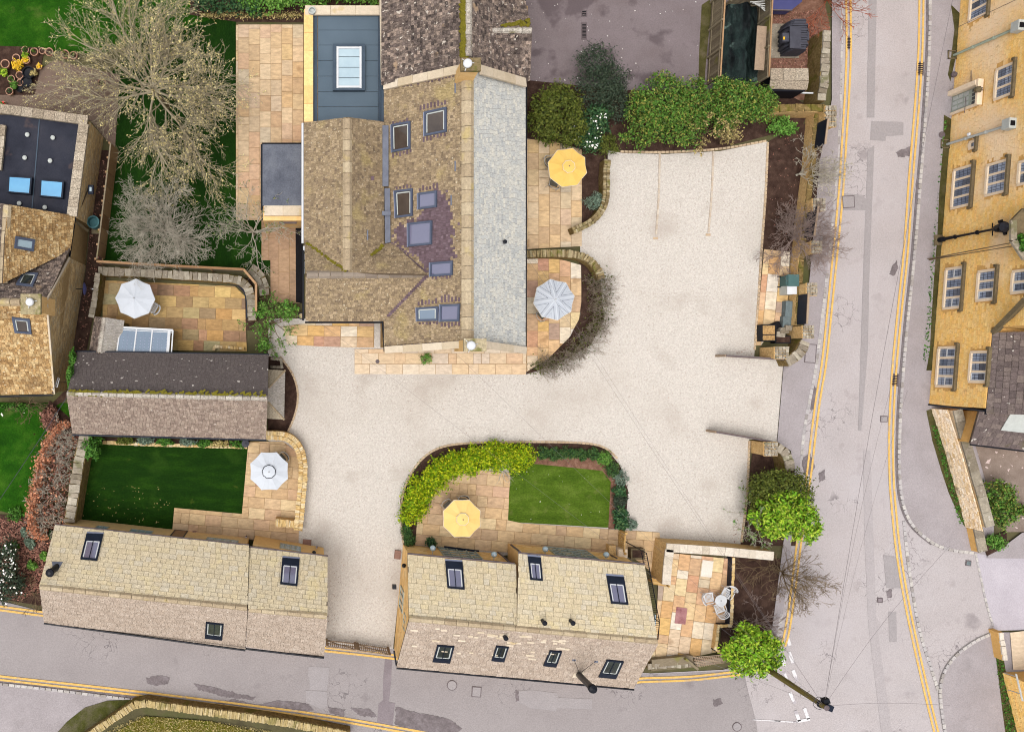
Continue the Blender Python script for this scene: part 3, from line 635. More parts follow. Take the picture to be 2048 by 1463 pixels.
# ------------------------------------------------------------------ the setting: ground, roads, yards, lawns, beds
g = mb(); g.add([(-260, -260, -.03), (260, -260, -.03), (260, 260, -.03), (-260, 260, -.03)], [(0, 1, 2, 3)]); tag(g.build('ground', M['ground']), kind='structure')
EK = [(1858, -900), (1858, 0), (1857, 100), (1851, 200), (1844, 300), (1838, 366), (1832, 450), (1823, 550), (1813, 640), (1805, 732), (1800, 800), (1797, 860), (1796, 932), (1799, 980), (1805, 1012), (1816, 1040), (1836, 1064), (1866, 1087), (1900, 1099), (1946, 1104)]
WK = [(1682, -900), (1683, 0), (1682, 100), (1680, 200), (1674, 320), (1665, 430), (1653, 540), (1642, 640), (1631, 732), (1620, 790), (1608, 845), (1599, 925), (1590, 1000), (1580, 1090), (1570, 1180), (1562, 1240), (1552, 1280), (1534, 1316), (1500, 1336)]
road_px = EK + [(2700, 1104), (2700, 1240), (1990, 1260), (1948, 1279), (1911, 1306), (1891, 1331), (1881, 1354), (1878, 1380), (1881, 1410), (1890, 1463), (1990, 2300), (1400, 2300), (860, 1500), (512, 1428), (275, 1396), (0, 1365), (-900, 1250), (-900, 1080), (0, 1200), (90, 1222), (655, 1278), (800, 1298), (1300, 1345), (1440, 1338)] + WK[::-1]
road = structure('road', road_px, .012, M['asphalt'])
structure('side_road', [(1950, 1105), (2700, 1105), (2700, 1262), (1988, 1258), (1972, 1208), (1961, 1155)], .016, mat('pale_asphalt', [C(192, 184, 192), C(206, 198, 206)], scale=.5, grain=.2, gscale=15, detail=6), road)
M['lane'] = mat('shade_darkened_asphalt', [C(159, 151, 151), C(165, 157, 157), C(170, 162, 162)], scale=.4, detail=7, grain=.22, gscale=14, bump=.3, rough=.9, spots=[(C(134, 125, 127), .45, .64, .08, .6, 7)], crack=(1.5, .014, C(117, 110, 112), .2, .56))  # asphalt tone lowered to carry the skylight blocked beside the cottages
structure('lane', [(-900, 1080), (0, 1200), (90, 1222), (655, 1278), (800, 1298), (1100, 1325), (1300, 1346), (1440, 1340), (1488, 1342), (1496, 1380), (1512, 1440), (1520, 1500), (860, 1500), (512, 1428), (275, 1396), (0, 1365), (-900, 1250)], .013, M['lane'], road)  # darker sheet: the lane's shade is put into its colour
pav = structure('pavement', [(1662, -900), (1682, -900)] + WK[1:] + [(1440, 1338), (1500, 1322), (1538, 1290), (1550, 1200), (1564, 1090), (1580, 1000), (1588, 940), (1580, 900), (1553, 882), (1567, 716), (1600, 690), (1612, 620), (1624, 480), (1638, 320), (1662, 200)], .085, M['asphalt2'])
pav2 = structure('footway', EK + [(1985, 1110), (1985, -900)], .1, M['asphalt2'])
structure('footway', [(1988, 1262), (1948, 1279), (1911, 1306), (1891, 1331), (1881, 1354), (1878, 1380), (1881, 1410), (1890, 1463), (1950, 1800), (2200, 1800), (2200, 1262)], .1, M['asphalt2'])
structure('footway', [(-900, 1252), (0, 1367), (275, 1398), (180, 1480), (60, 1800), (-900, 1800)], .09, M['asphalt2'])
# mossy dirt strip against the hotel wall
for nm, px_ in (('verge', [(1899, 10), (1906, 60), (1900, 110), (1893, 150), (1898, 164), (1910, 110), (1919, 30)]), ('verge', [(1885, 230), (1883, 300), (1876, 380), (1872, 470), (1865, 560), (1860, 640), (1857, 700), (1850, 740), (1861, 740), (1870, 640), (1882, 500), (1894, 330), (1902, 240)]), ('verge', [(1850, 820), (1862, 880), (1880, 940), (1895, 985), (1915, 1030), (1926, 1050), (1935, 1060), (1915, 990), (1890, 900), (1864, 815)]), ('verge', [(1982, 1272), (1990, 1320), (1996, 1370), (2002, 1420), (2010, 1480), (2036, 1480), (2026, 1420), (2010, 1350), (1998, 1270)])):
    structure(nm, px_, .106, M['moss_yard'])
gravel = structure('gravel_yard', [(536, 636), (1160, 640), (1160, 300), (1215, 300), (1245, 306), (1330, 308), (1440, 302), (1535, 283), (1537, 290), (1532, 400), (1522, 497), (1516, 600), (1508, 712), (1567, 716), (1553, 882), (1498, 877), (1495, 990), (1480, 1090), (1322, 1085), (1240, 1085), (1000, 1110), (806, 1110), (786, 1296), (645, 1284), (640, 1110), (590, 1090), (590, 900), (536, 880)], .02, M['gravel'])
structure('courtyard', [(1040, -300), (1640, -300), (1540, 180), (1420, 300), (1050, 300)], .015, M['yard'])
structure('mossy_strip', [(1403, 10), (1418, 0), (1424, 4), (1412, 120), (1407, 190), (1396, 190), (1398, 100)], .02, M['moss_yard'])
# lawns
L1 = structure('lawn', [(380, 30), (472, 42), (472, 440), (540, 440), (540, 545), (480, 540), (205, 520), (238, 300), (205, 240), (200, 170), (300, 60)], .03, M['lawn_deep'])
structure('lawn', [(-300, -300), (420, -300), (420, 40), (200, 110), (0, 92), (-300, 92)], .03, M['lawn_bright'])
structure('lawn', [(-300, 800), (140, 805), (150, 850), (100, 880), (70, 950), (55, 1035), (0, 1020), (-300, 1020)], .03, M['lawn_bright'])
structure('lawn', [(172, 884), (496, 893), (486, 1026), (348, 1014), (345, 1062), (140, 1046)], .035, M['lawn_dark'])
structure('lawn', [(1018, 920), (1100, 925), (1205, 938), (1222, 958), (1218, 1054), (1014, 1042)], .035, M['lawn'])
structure('lawn', [(215, 1470), (290, 1430), (420, 1440), (600, 1480), (800, 1700), (200, 1700)], .05, mat('mossy_lawn', [C(96, 88, 22), C(118, 112, 34), C(88, 102, 26)], scale=1.5, detail=7, grain=.5, bump=.8))
# planting beds
def bed(px_, z=.045, m='soil'): return structure('planting_bed', px_, z, M[m])
bed([(1160, 296), (1215, 300), (1214, 390), (1190, 432), (1160, 452)]); bed([(1158, 520), (1200, 560), (1208, 640), (1180, 690), (1110, 730), (1052, 748), (1052, 738), (1100, 712), (1140, 672), (1160, 630)])
bed([(1050, 160), (1240, 180), (1420, 180), (1545, 170), (1620, 215), (1600, 260), (1540, 270), (1440, 296), (1330, 302), (1240, 300), (1180, 300), (1050, 276)])
bed([(1537, 282), (1640, 232), (1655, 300), (1650, 400), (1640, 490), (1560, 520), (1524, 498), (1530, 400)])
bed([(1504, 905), (1560, 905), (1600, 960), (1590, 1090), (1480, 1090), (1490, 1000)]); bed([(1465, 1112), (1560, 1116), (1556, 1260), (1540, 1310), (1438, 1300), (1442, 1252), (1460, 1250)])
bed([(536, 712), (560, 714), (586, 748), (596, 790), (590, 830), (575, 862), (536, 870)]); bed([(800, 1000), (815, 960), (840, 920), (880, 893), (930, 886), (1060, 884), (1180, 886), (1215, 898), (1240, 930), (1256, 980), (1250, 1056), (1222, 1054), (1226, 960), (1206, 936), (1020, 918), (960, 940), (880, 980), (836, 1030), (830, 1090), (806, 1090)], .028)
structure('bark_strip', [(1066, 912), (1190, 914), (1214, 932), (1232, 960), (1228, 1056), (1216, 1056), (1221, 962), (1204, 940), (1066, 926)], .042, M['mulch'])
bed([(170, 874), (500, 880), (500, 894), (172, 886)], .05); bed([(-300, 1015), (60, 1030), (110, 1040), (130, 1060), (84, 1170), (84, 1210), (0, 1196), (-300, 1160)], .03)
bed([(0, 92), (90, 95), (70, 190), (0, 190)], .035); bed([(195, 300), (232, 300), (200, 560), (170, 720), (130, 800), (80, 830), (130, 780), (172, 540)], .03)
bed([(190, 535), (500, 556), (520, 600), (505, 660), (488, 660), (492, 590), (470, 566), (205, 552)], .06); bed([(100, 800), (172, 862), (160, 900), (110, 870), (80, 830)], .04)
bed([(1538, 20), (1640, -40), (1660, 60), (1640, 200), (1540, 200)], .03, 'mulch')
bed([(1960, 1080), (2010, 1060), (2010, 1090), (1970, 1110)], .12)
bed([(380, -40), (760, -40), (760, 46), (472, 44), (380, 30)], .04)
structure('garden_path', [(20, 180), (110, 120), (240, 150), (230, 300), (180, 240), (0, 212), (-100, 205), (-100, 185)], .03, mat('old_brick_paving', [C(110, 92, 82), C(134, 114, 102), C(120, 100, 86)], scale=1.5, detail=7, grain=.4))
structure('paved_yard', [(1945, 880), (2200, 880), (2200, 1060), (2010, 1062), (1968, 960)], .11, mat('brown_paving', [C(130, 114, 104), C(150, 134, 124), C(166, 150, 140)], scale=1.0, detail=7, grain=.35, spots=[(C(236, 214, 210), 3.4, .66, .02, .85, 2)]))
# kerbs
def kerb(px_, label, step=.30, w=.17, seed=0, h=.03, z=.1):
    rg = random.Random(seed); pts = resample([P(*q) for q in smooth_path(px_, 2)], step)
    t = bpy.data.objects.new('kerb', None); col.objects.link(t); t.location = pts[0]; ORG[t.name] = pts[0]; t['kind'] = 'structure'
    me = mb().box((0, 0, 0), (step - .035, w, h + .1), 0, .5).mesh('sett'); me.materials.append(M['sett'])
    jm = 0
    for a, b in zip(pts, pts[1:]):
        c = (a + b) / 2; o = bpy.data.objects.new('sett', me); col.objects.link(o); o.parent = t; o.location = V((c.x, c.y, z - .05 + rg.uniform(-.006, .006))) - pts[0]
        d = b - a; o.rotation_euler.z = math.atan2(d.y, d.x) + rg.uniform(-.03, .03); jm += 1
        if jm >= 298: break
    return t
kerb([(1858, -60)] + EK[1:], 'east', seed=1)
kerb([(1807, 1040), (1812, 1098), (1818, 1142), (1827, 1200), (1838, 1262), (1857, 1322), (1876, 1380)], 'flush', seed=2, z=.04)
kerb([(1986, 1263), (1948, 1279), (1911, 1306), (1891, 1331), (1881, 1354), (1878, 1380), (1880, 1410), (1888, 1463), (1896, 1490)], 'corner', seed=3)
kerb([(-30, 1362), (100, 1376), (275, 1398)], 'south', seed=4, step=.36, w=.16)
kerb([(1653, 545), (1642, 640), (1631, 732), (1620, 790), (1608, 845), (1600, 925)], 'west', seed=5, z=.085)
kerb([(1683, -40), (1682, 100), (1680, 200), (1674, 320), (1665, 430), (1655, 530)], 'west upper', seed=8, z=.075, w=.13, step=.42)
kerb([(1562, 1225), (1557, 1255), (1548, 1290)], 'west lower', seed=6, z=.085)
kerb([(1950, 1103), (1961, 1155), (1972, 1208), (1988, 1258)], 'junction', seed=7, z=.035, w=.11)
# edging stones round the gravel
def edging(px_, seed, step=.24, w=.12, m='edging'):
    rg = random.Random(seed); pts = resample([P(*q) for q in smooth_path(px_, 2)], step); me = mb().box((0, 0, 0), (step - .03, w, .1), 0, .5).mesh('edging_stone'); me.materials.append(M[m])
    for a, b in zip(pts, pts[1:]):
        c = (a + b) / 2; o = bpy.data.objects.new('edging_stone', me); col.objects.link(o); o.parent = gravel; o.location = (c.x, c.y, .02 + rg.uniform(-.01, .01)); d = b - a; o.rotation_euler.z = math.atan2(d.y, d.x) + rg.uniform(-.05, .05)
edging([(1319, 306), (1317, 400), (1311, 475)], 1, .3, .11, 'edging_faint'); edging([(1426, 302), (1423, 390), (1416, 468)], 2, .3, .11, 'edging_faint')
edging([(1535, 284), (1530, 400), (1522, 497), (1516, 600), (1508, 705)], 3); edging([(1240, 303), (1330, 305), (1440, 299), (1535, 281)], 4)
edging([(806, 1085), (800, 1010), (812, 960), (842, 915), (880, 891), (940, 884), (1060, 882), (1180, 884), (1216, 896), (1238, 920)], 5); edging([(560, 712), (588, 748), (598, 790), (590, 832), (574, 866)], 6)
edging([(1498, 880), (1494, 990), (1481, 1088)], 7)
for a in ((1311, 476), (1416, 469)):
    c = P(*a, .03); mb().box(c, (.28, .13, .06), 0).build('edging_stone', M['edging'], gravel, at=c)
# road repairs and markings
def patch(px_, m='patch', z=.0165):
    if m == 'wet':
        r_ = random.Random(int(px_[0][0])); out = []
        for (x0, y0), (x1, y1) in zip(px_, px_[1:] + px_[:1]):
            n = max(2, int(math.hypot(x1 - x0, y1 - y0) / 3))
            for i in range(n): out.append((x0 + (x1 - x0) * i / n + r_.gauss(0, .9), y0 + (y1 - y0) * i / n + r_.gauss(0, .9)))
        px_ = out
    structure('road_patch', px_, z, M[m], road)
patch([(617, 1331), (659, 1333), (657, 1352), (654, 1379), (619, 1377), (619, 1355), (616, 1350)]); patch([(611, 1379), (654, 1381), (654, 1410), (645, 1418), (612, 1402)]); patch([(770, 1314), (784, 1316), (782, 1360), (778, 1402), (790, 1404), (785, 1448), (754, 1444), (757, 1406), (766, 1398), (766, 1360)], 'patch_dark')
patch([(1032, 1380), (1064, 1378), (1114, 1384), (1116, 1393), (1184, 1396), (1184, 1416), (1114, 1414), (1112, 1420), (1062, 1414), (1034, 1402)], 'patch'); patch([(1766, 1108), (1795, 1112), (1800, 1175), (1772, 1174)]); patch([(1776, 1222), (1792, 1222), (1793, 1282), (1778, 1282)], 'patch')
patch([(1742, 242), (1806, 244), (1806, 270), (1772, 272), (1770, 282), (1740, 280)]); patch([(1686, 386), (1724, 390), (1736, 402), (1736, 420), (1684, 420)])
patch([(1738, -60), (1754, -60), (1748, 235), (1733, 235)], 'patch', .0145); patch([(1735, 300), (1748, 290), (1738, 560), (1735, 700), (1722, 860), (1716, 860), (1724, 600)], 'patch', .0145)
patch([(1726, 900), (1740, 900), (1746, 1060), (1752, 1240), (1786, 1480), (1764, 1480), (1736, 1245), (1728, 1060)], 'patch_mid', .0135)
patch([(1004, 1300 + 98), (1004, 1398), (1002, 1398)]) if False else None
for px_ in ([(300, 1392), (400, 1403), (520, 1424), (640, 1446), (640, 1458), (500, 1434), (380, 1414), (290, 1400)], [(292, 1354), (318, 1348), (340, 1352), (336, 1366), (310, 1370), (296, 1364)], [(385, 1364), (420, 1370), (470, 1384), (512, 1392), (505, 1398), (450, 1392), (400, 1378)], [(1030, 1380), (1036, 1378), (1038, 1400), (1032, 1402)], [(1424, 1398), (1442, 1394), (1444, 1406), (1428, 1412)], [(1772, 1180), (1782, 1176), (1784, 1192), (1774, 1196)], [(430, 1404), (470, 1396), (512, 1408), (560, 1398), (612, 1404), (628, 1418), (600, 1424), (540, 1414)], [(655, 1412), (690, 1418), (688, 1432), (660, 1424)], [(700, 1414), (740, 1416), (755, 1432), (720, 1430)], [(792, 1412), (840, 1424), (900, 1436), (925, 1456), (900, 1470), (820, 1460), (790, 1448)], [(1790, 304), (1824, 290), (1820, 312), (1796, 314)], [(1781, 534), (1792, 520), (1796, 536), (1786, 552), (1779, 548)], [(1622, 778), (1629, 770), (1634, 790), (1626, 818), (1620, 826)], [(1604, 915), (1618, 905), (1630, 932), (1622, 948), (1606, 944)], [(1637, 944), (1648, 938), (1650, 958), (1638, 962)]):
    patch(px_, 'wet', .0175)
YL = [([(1691.5, -80), (1691.5, 0), (1693, 100), (1688.5, 200), (1682, 300), (1678.5, 366), (1669, 470), (1657, 590), (1643, 732), (1633, 782), (1623, 857), (1614, 942), (1603, 1010), (1592, 1090), (1581, 1185), (1569, 1265), (1561, 1291)], 8.5), ([(1838, -80), (1838, 0), (1836.5, 100), (1830, 200), (1821.5, 300), (1816, 366), (1807.5, 500), (1796.5, 600), (1783.5, 732), (1776.5, 860), (1778, 960), (1782, 1010), (1790.5, 1098), (1807.5, 1200), (1829, 1300), (1852, 1400), (1872, 1480)], 8)]
for px_, dx in YL:
    ribbon('yellow_line', px_, .115, .0485, M['yellow_line'], road); ribbon('yellow_line', [(x + dx, y) for x, y in px_], .115, .0485, M['yellow_line'], road)
for a in ([(-200, 1326), (0, 1350.5), (256, 1378), (512, 1409.5), (640, 1426), (780, 1450), (870, 1466), (1000, 1496)], [(-200, 1184), (0, 1211), (90, 1223)], [(640, 1292), (720, 1300), (795, 1309)], [(1270, 1356), (1284, 1354), (1374, 1352), (1430, 1346), (1480, 1340)]):
    ribbon('yellow_line', a, .12, .0485, M['yellow_line'], road); ribbon('yellow_line', [(x + .8, y + 7.3) for x, y in a], .12, .0485, M['yellow_line'], road)
def dash(a, b, w=.2, m='white_line'):
    ribbon('give_way_line', [a, b], w, .0455, M[m], road, 0)
for a, b in (((1574, 1273), (1579, 1289)), ((1577, 1302), (1586, 1325)), ((1585, 1338), (1594, 1361)), ((1599, 1340 + 32), (1602, 1384)), ((1559, 1277), (1554, 1289)), ((1564, 1312), (1568, 1329)), ((1567, 1342), (1575, 1366)), ((1579, 1383), (1589, 1405)), ((1608, 1414), (1616, 1436)), ((1590, 1419), (1598, 1440))): dash(a, b)
dash((1592, 1441), (1619, 1436), .16); dash((1504, 1437), (1560, 1440), .05); dash((1548, 1440), (1594, 1442), .07)
structure('dark_strip', [(591, 442), (605, 442), (606, 606), (592, 604)], .075, M['dark'])  # flat dark sheet along the foot of the west wall
structure('side_road', [(1972, 1109), (2008, 1088), (2040, 1064), (2200, 1010), (2200, 1116), (1972, 1114)], .105, M['asphalt2'])
ribbon('gutter_grit', [(x - 4.2, y) for x, y in EK[1:18]], .12, .047, M['wet'], road); ribbon('gutter_grit', [(640, 1441), (512, 1424), (400, 1408), (285, 1394), (0, 1361)], .16, .046, M['wet'], road)
structure('mossy_strip', [(108, 1470), (135, 1440), (170, 1412), (215, 1398), (262, 1396), (276, 1400), (240, 1424), (186, 1462), (170, 1476)], .112, M['moss_dark'])
# ------------------------------------------------------------------ building helpers
def roof(t, pp, tm, w, h, th=.025, seed=0, single=0, deck=True, gap=.006, udir=None, rough=.3):
    pts = [P(*p) for p in pp]; pl = plane(*pts[:3]); pts = pts[:3] + [hit(pl, p[0], p[1]) for p in pp[3:]]; n = pl[1]
    if deck: mb().shell([p - n * .012 for p in pts], n, .1).build('roof_deck', M['deck'], t)
    lay(tiles(pts, w, h, th, gap, seed, udir=udir, rough=rough), 'roof_tile', M[tm], t, single, 'roof_tiles')
    return pl
def ridge(t, a, b, m, l=.45, w=.2, rise=.07, seed=0, name='ridge_tile', drop=.1):
    a, b = P(*a), P(*b); d = (b - a); L = d.length; d.normalize(); s = d.cross(V((0, 0, 1))).normalized(); n = max(1, int(L / l)); rg = random.Random(seed)
    for i in range(n):
        p, q = a + d * (L * i / n + .012), a + d * (L * (i + 1) / n - .012); k = rg.uniform(-.008, .012); vs_ = []
        for c in (p, q):
            for x, z in ((-w, -drop), (-w * .45, rise * .7), (0, rise), (w * .45, rise * .7), (w, -drop)): vs_.append(c + s * x + V((0, 0, z + k)))
        mb().add(vs_, [(0, 1, 6, 5), (1, 2, 7, 6), (2, 3, 8, 7), (3, 4, 9, 8), (0, 1, 2, 3, 4), (5, 6, 7, 8, 9)], rg.random()).build(name, M[m], t, at=(p + q) / 2)
def skylight(t, pl, q, fm='grey_frame', gm='glass_lav', bars=0, band=0, fw=.09, up=.1, flash=None, cord=False, inner=None):
    n = pl[1]; c = [hit(pl, *p) for p in q]; b = [p + n * .02 for p in c]; tp = [p + n * (up - .02) for p in c]; cen = sum(c, V()) / 4
    top = [p + n * up for p in c]; m = mb()
    def inset(f): return [p + ((c[(i + 1) % 4] - c[i]).normalized() + (c[i - 1] - c[i]).normalized()) * f for i, p in enumerate(c)]
    ins = inset(fw); it = [p + n * up for p in ins]; ib = [p + n * .02 for p in ins]
    for i in range(4):
        j = (i + 1) % 4
        m.add([b[i], b[j], top[j], top[i]], [(0, 1, 2, 3)]); m.add([top[i], top[j], it[j], it[i]], [(0, 1, 2, 3)]); m.add([it[i], it[j], ib[j], ib[i]], [(0, 1, 2, 3)])
    s = m.build('skylight', M[fm], t, at=cen)
    gl = [p + n * (up - .045) for p in ins]; lo = 0
    if band:
        def lerp(a, d, k): return a + (d - a) * k
        bq = [gl[0], gl[1], lerp(gl[1], gl[2], band), lerp(gl[0], gl[3], band)]; mb().shell([p + n * .05 for p in bq], n, .06).build('sill_cover', M[fm], s)
        gl = [bq[3], bq[2], gl[2], gl[3]]
    mb().shell(gl, n, .01).build('pane', M[gm], s)
    if inner:                                     # the pale reveal seen through the pane, as a strip along two sides
        e = [p + n * .012 for p in gl]
        m = mb(); k = .06
        for i in (0, 1, 3): m.bar(e[i] + (e[(i + 2) % 4] - e[i]) * .05, e[(i + 1) % 4] + (e[(i + 3) % 4] - e[(i + 1) % 4]) * .05, k, .012, n)
        m.build('reveal', M[inner], s)
    for k in range(bars):
        f = (k + 1) / (bars + 1); a = gl[0] + (gl[1] - gl[0]) * f + n * .025; d = gl[3] + (gl[2] - gl[3]) * f + n * .025
        mb().bar(a, d, .035, .03, n).build('glazing_bar', M[fm], s)
    if flash:
        side, wd, fmn = flash; i = side; j = (i + 1) % 4; o = -((c[(i + 2) % 4] - c[j]).normalized()) * wd
        mb().shell([c[i] + n * .05, c[j] + n * .05, c[j] + o + n * .045, c[i] + o + n * .045], n, .02).build('flashing', M[fmn], s)
    return s
def footprint(pp, inset=.12):
    pts = [P(*p) for p in pp]; c = sum(pts, V()) / len(pts)
    return [V((p.x - math.copysign(min(inset, abs(p.x - c.x)), p.x - c.x), p.y - math.copysign(min(inset, abs(p.y - c.y)), p.y - c.y), p.z)) for p in pts]
def chimney(t, x0, y0, x1, y1, ztop, zbot, cowl, seed=0):
    a, b = P(x0, y1, ztop), P(x1, y0, ztop); c = (a + b) / 2; sx, sy = b.x - a.x, b.y - a.y
    ch = mb().box((c.x, c.y, (ztop + zbot) / 2 - .1), (sx * .86, sy * .84, ztop - zbot - .2)).build('chimney', M['wallbed'], t, at=c)
    mb().box((c.x, c.y, ztop - .1), (sx, sy, .2), 0, .3).build('cap', M['cope_old'], ch)
    p = P(cowl[0], cowl[1], ztop + .25); r = cowl[2] * (H - ztop - .25) / F
    m = mb().lathe((p.x, p.y, ztop), [(r * .75, 0), (r * .75, .1), (r, .12), (r * 1.02, .2), (r * .8, .26), (r * .3, .29)], 20)
    for k in range(3): an = 2 * math.pi * (k + .1) / 3; m.bar((p.x + math.cos(an) * r, p.y + math.sin(an) * r, ztop + .1), (p.x + math.cos(an) * r * 1.6, p.y + math.sin(an) * r * 1.6, ztop + .02), .025, .025)
    m.build('cowl', M['white'], ch); return ch
def gutter(t, px, z, m='black', r=.055, name='gutter', dz=0):
    mb().tube([P(x, y, z) for x, y in px], r, 6).build(name, M[m], t)
def coping(t, a, b, m, w=.32, th=.12, l=.8, seed=0, name='coping_stone', up=.06):
    a, b = P(*a), P(*b); d = b - a; L = d.length; d.normalize(); n = max(1, int(L / l)); rg = random.Random(seed)
    for i in range(n):
        p, q = a + d * (L * i / n + .008), a + d * (L * (i + 1) / n - .008); mb().bar(p + V((0, 0, up)), q + V((0, 0, up)), w, th, r=rg.random()).build(name, M[m], t, at=(p + q) / 2)

# ------------------------------------------------------------------ the large house in the middle
t = thing('stone_house', 'large old stone house with brown tiled wings, grey slate east slope and two chimneys', 'house', P(840, 480))
fp = footprint([(768, 700, 5), (768, 172, 5), (1049, 165, 5), (1049, 700, 5)], .25); m = mb(); m.prism([(p.x, p.y) for p in fp], 0, 4.85)
m.add([fp[0] + V((0, 0, -.2)), fp[3] + V((0, 0, -.2)), P(935, 691, 8.3)], [(0, 1, 2)]); m.add([fp[1] + V((0, 0, -.2)), fp[2] + V((0, 0, -.2)), P(935, 135, 8.3)], [(0, 1, 2)])
fp = footprint([(610, 640, 5), (610, 246, 5), (768, 246, 5), (768, 640, 5)], .2); m.prism([(p.x, p.y) for p in fp], 0, 4.9); m.add([P(610, 246, 4.9), P(768, 244, 4.9), P(694, 236, 6.85)], [(0, 1, 2)])
m.build('wall', M['gable_bed'], t)
RP = [(842, 416), (878, 374), (892, 392), (906, 422), (906, 520), (852, 545), (838, 516), (812, 496), (792, 490), (792, 452), (816, 446), (830, 436)]
q_ = [P(768, 703, 5), P(768, 172, 5), P(935, 140, 8.5)]; pw = plane(*q_); q_.append(hit(pw, 935, 690)); rg = random.Random(77)
mb().shell([p - pw[1] * .012 for p in q_], pw[1], .1).build('roof_deck', M['deck'], t); pcs = tiles(q_, (.11, .19), (.17, .13), .022, .006, 11); new_, old_ = [], []
for pc in pcs:
    c = sum((V(v) for v in pc[0]), V()) / len(pc[0]); xx, yy = NX + F * c.x / (H - c.z), NY - F * c.y / (H - c.z)
    (new_ if inside((xx + rg.gauss(0, 4.5), yy + rg.gauss(0, 5.5)), RP) else old_).append(pc)
lay(old_, 'roof_tile', M['tile_brown'], t, 0, 'roof_tiles'); lay(new_, 'roof_tile', M['tile_purple'], t, 0, 'replacement_tiles')
pe = roof(t, [(1051, 165, 5), (1051, 703, 5), (935, 690, 8.5), (935, 138, 8.5)], 'tile_grey', (.16, .3), (.2, .14), .014, 12)
roof(t, [(608, 484, 5), (608, 245, 5), (695, 234, 6.9), (692, 544, 6.9)], 'tile_brown', (.11, .19), (.17, .14), .022, 13)
roof(t, [(768, 243, 5.3), (768, 486, 5.3), (697, 544, 6.9), (695, 234, 6.9)], 'tile_brown', (.11, .19), (.17, .14), .022, 14)
roof(t, [(692, 544, 6.9), (611, 546, 6.9), (609, 482, 5.0)], 'tile_brown', (.13, .22), (.15, .12), .022, 15)
roof(t, [(697, 544, 6.9), (768, 486, 5.35), (786, 486, 5.4), (853, 547, 6.9)], 'tile_brown', (.13, .22), (.15, .12), .022, 16)
roof(t, [(611, 641, 5), (611, 551, 6.9), (853, 551, 6.9), (770, 641, 5)], 'tile_brown', (.13, .24), (.16, .12), .022, 17)
roof(t, [(768, 700, 5.02), (768, 641, 5.02), (800, 641, 5.75), (800, 698, 5.75)], 'tile_brown', (.11, .19), (.17, .14), .018, 18, deck=False)
# short runs of clean tiles above and below each skylight
rg = random.Random(5)
def tabs(x0, y0, x1, y1, L, sign):
    m = mb(); n = pw[1]; k = int(abs(y1 - y0)) if abs(y1 - y0) > abs(x1 - x0) else int(abs(x1 - x0)); i = 0
    while i < k:
        f = i / k; x, y = x0 + (x1 - x0) * f, y0 + (y1 - y0) * f; l = L * rg.uniform(.6, 1.3)
        a, b, c, d = hit(pw, x, y), hit(pw, x + 3.6, y), hit(pw, x + 3.6, y + sign * l), hit(pw, x, y + sign * l)
        m.shell([p + n * .03 for p in (a, b, c, d)], n, .02); i += 7
    m.build('replacement_tiles', M['tile_purple'], t, kind='stuff')
for a in ((840, 220, 892, 208, 9, -1), (846, 274, 892, 264, 8, 1), (785, 249, 820, 243, 7, -1), (785, 306, 822, 298, 8, 1), (838, 382, 874, 376, 9, -1), (836, 610, 876, 606, 9, -1), (882, 604, 920, 602, 12, -1), (838, 644, 876, 642, 6, 1), (882, 645, 922, 642, 9, 1), (774, 690, 924, 680, 5, 1), (800, 168, 922, 146, 6, 1), (864, 552, 904, 550, 5, 1), (792, 378, 824, 374, 6, -1)): tabs(*a)
ridge(t, (936, 150, 8.5), (936, 684, 8.5), 'ridge', .62, .3, .06, 1); ridge(t, (695, 236, 6.9), (695, 540, 6.9), 'ridge', .55, .24, .06, 2); ridge(t, (613, 548.5, 6.9), (850, 547.5, 6.9), 'ridge_grey', .56, .2, .07, 3)
# valley leads
m = mb(); m.shell([P(765, 250, 5.42), P(777, 250, 5.42), P(777, 372, 5.45), P(765, 372, 5.45)], V((0, 0, 1)), .03); m.shell([P(769, 376, 5.46), P(780, 376, 5.46), P(781, 484, 5.5), P(770, 486, 5.5)], V((0, 0, 1)), .03); m.box(P(772.5, 426, 5.55), (.45, .22, .12)); m.build('valley_lead', M['lead'], t)
for q in ([(612, 484), (690, 542)], [(720, 532), (766, 490)]):
    m = mb(); a, b = P(*q[0], 5.05), P(*q[1], 6.85)
    for k in range(26): p = a + (b - a) * (k / 26 + .02); m.box(p + V((rg.uniform(-.06, .06), rg.uniform(-.06, .06), .06)), (.14, .12, .06), rg.random())
    m.build('valley_moss', M['moss'], t, kind='stuff')
m = mb()
for k in range(22):
    for q in (((786, 487), (852, 545), 5.35, 6.85), ((852, 553), (774, 634), 6.85, 5.15)):
        f = k / 22; x, y = q[0][0] + (q[1][0] - q[0][0]) * f, q[0][1] + (q[1][1] - q[0][1]) * f; p = P(x, y, q[2] + (q[3] - q[2]) * f); m.box(p + V((0, 0, .07)), (.22, .13, .03), 0)
m.build('valley_tiles', M['tile_purple'], t, kind='stuff')
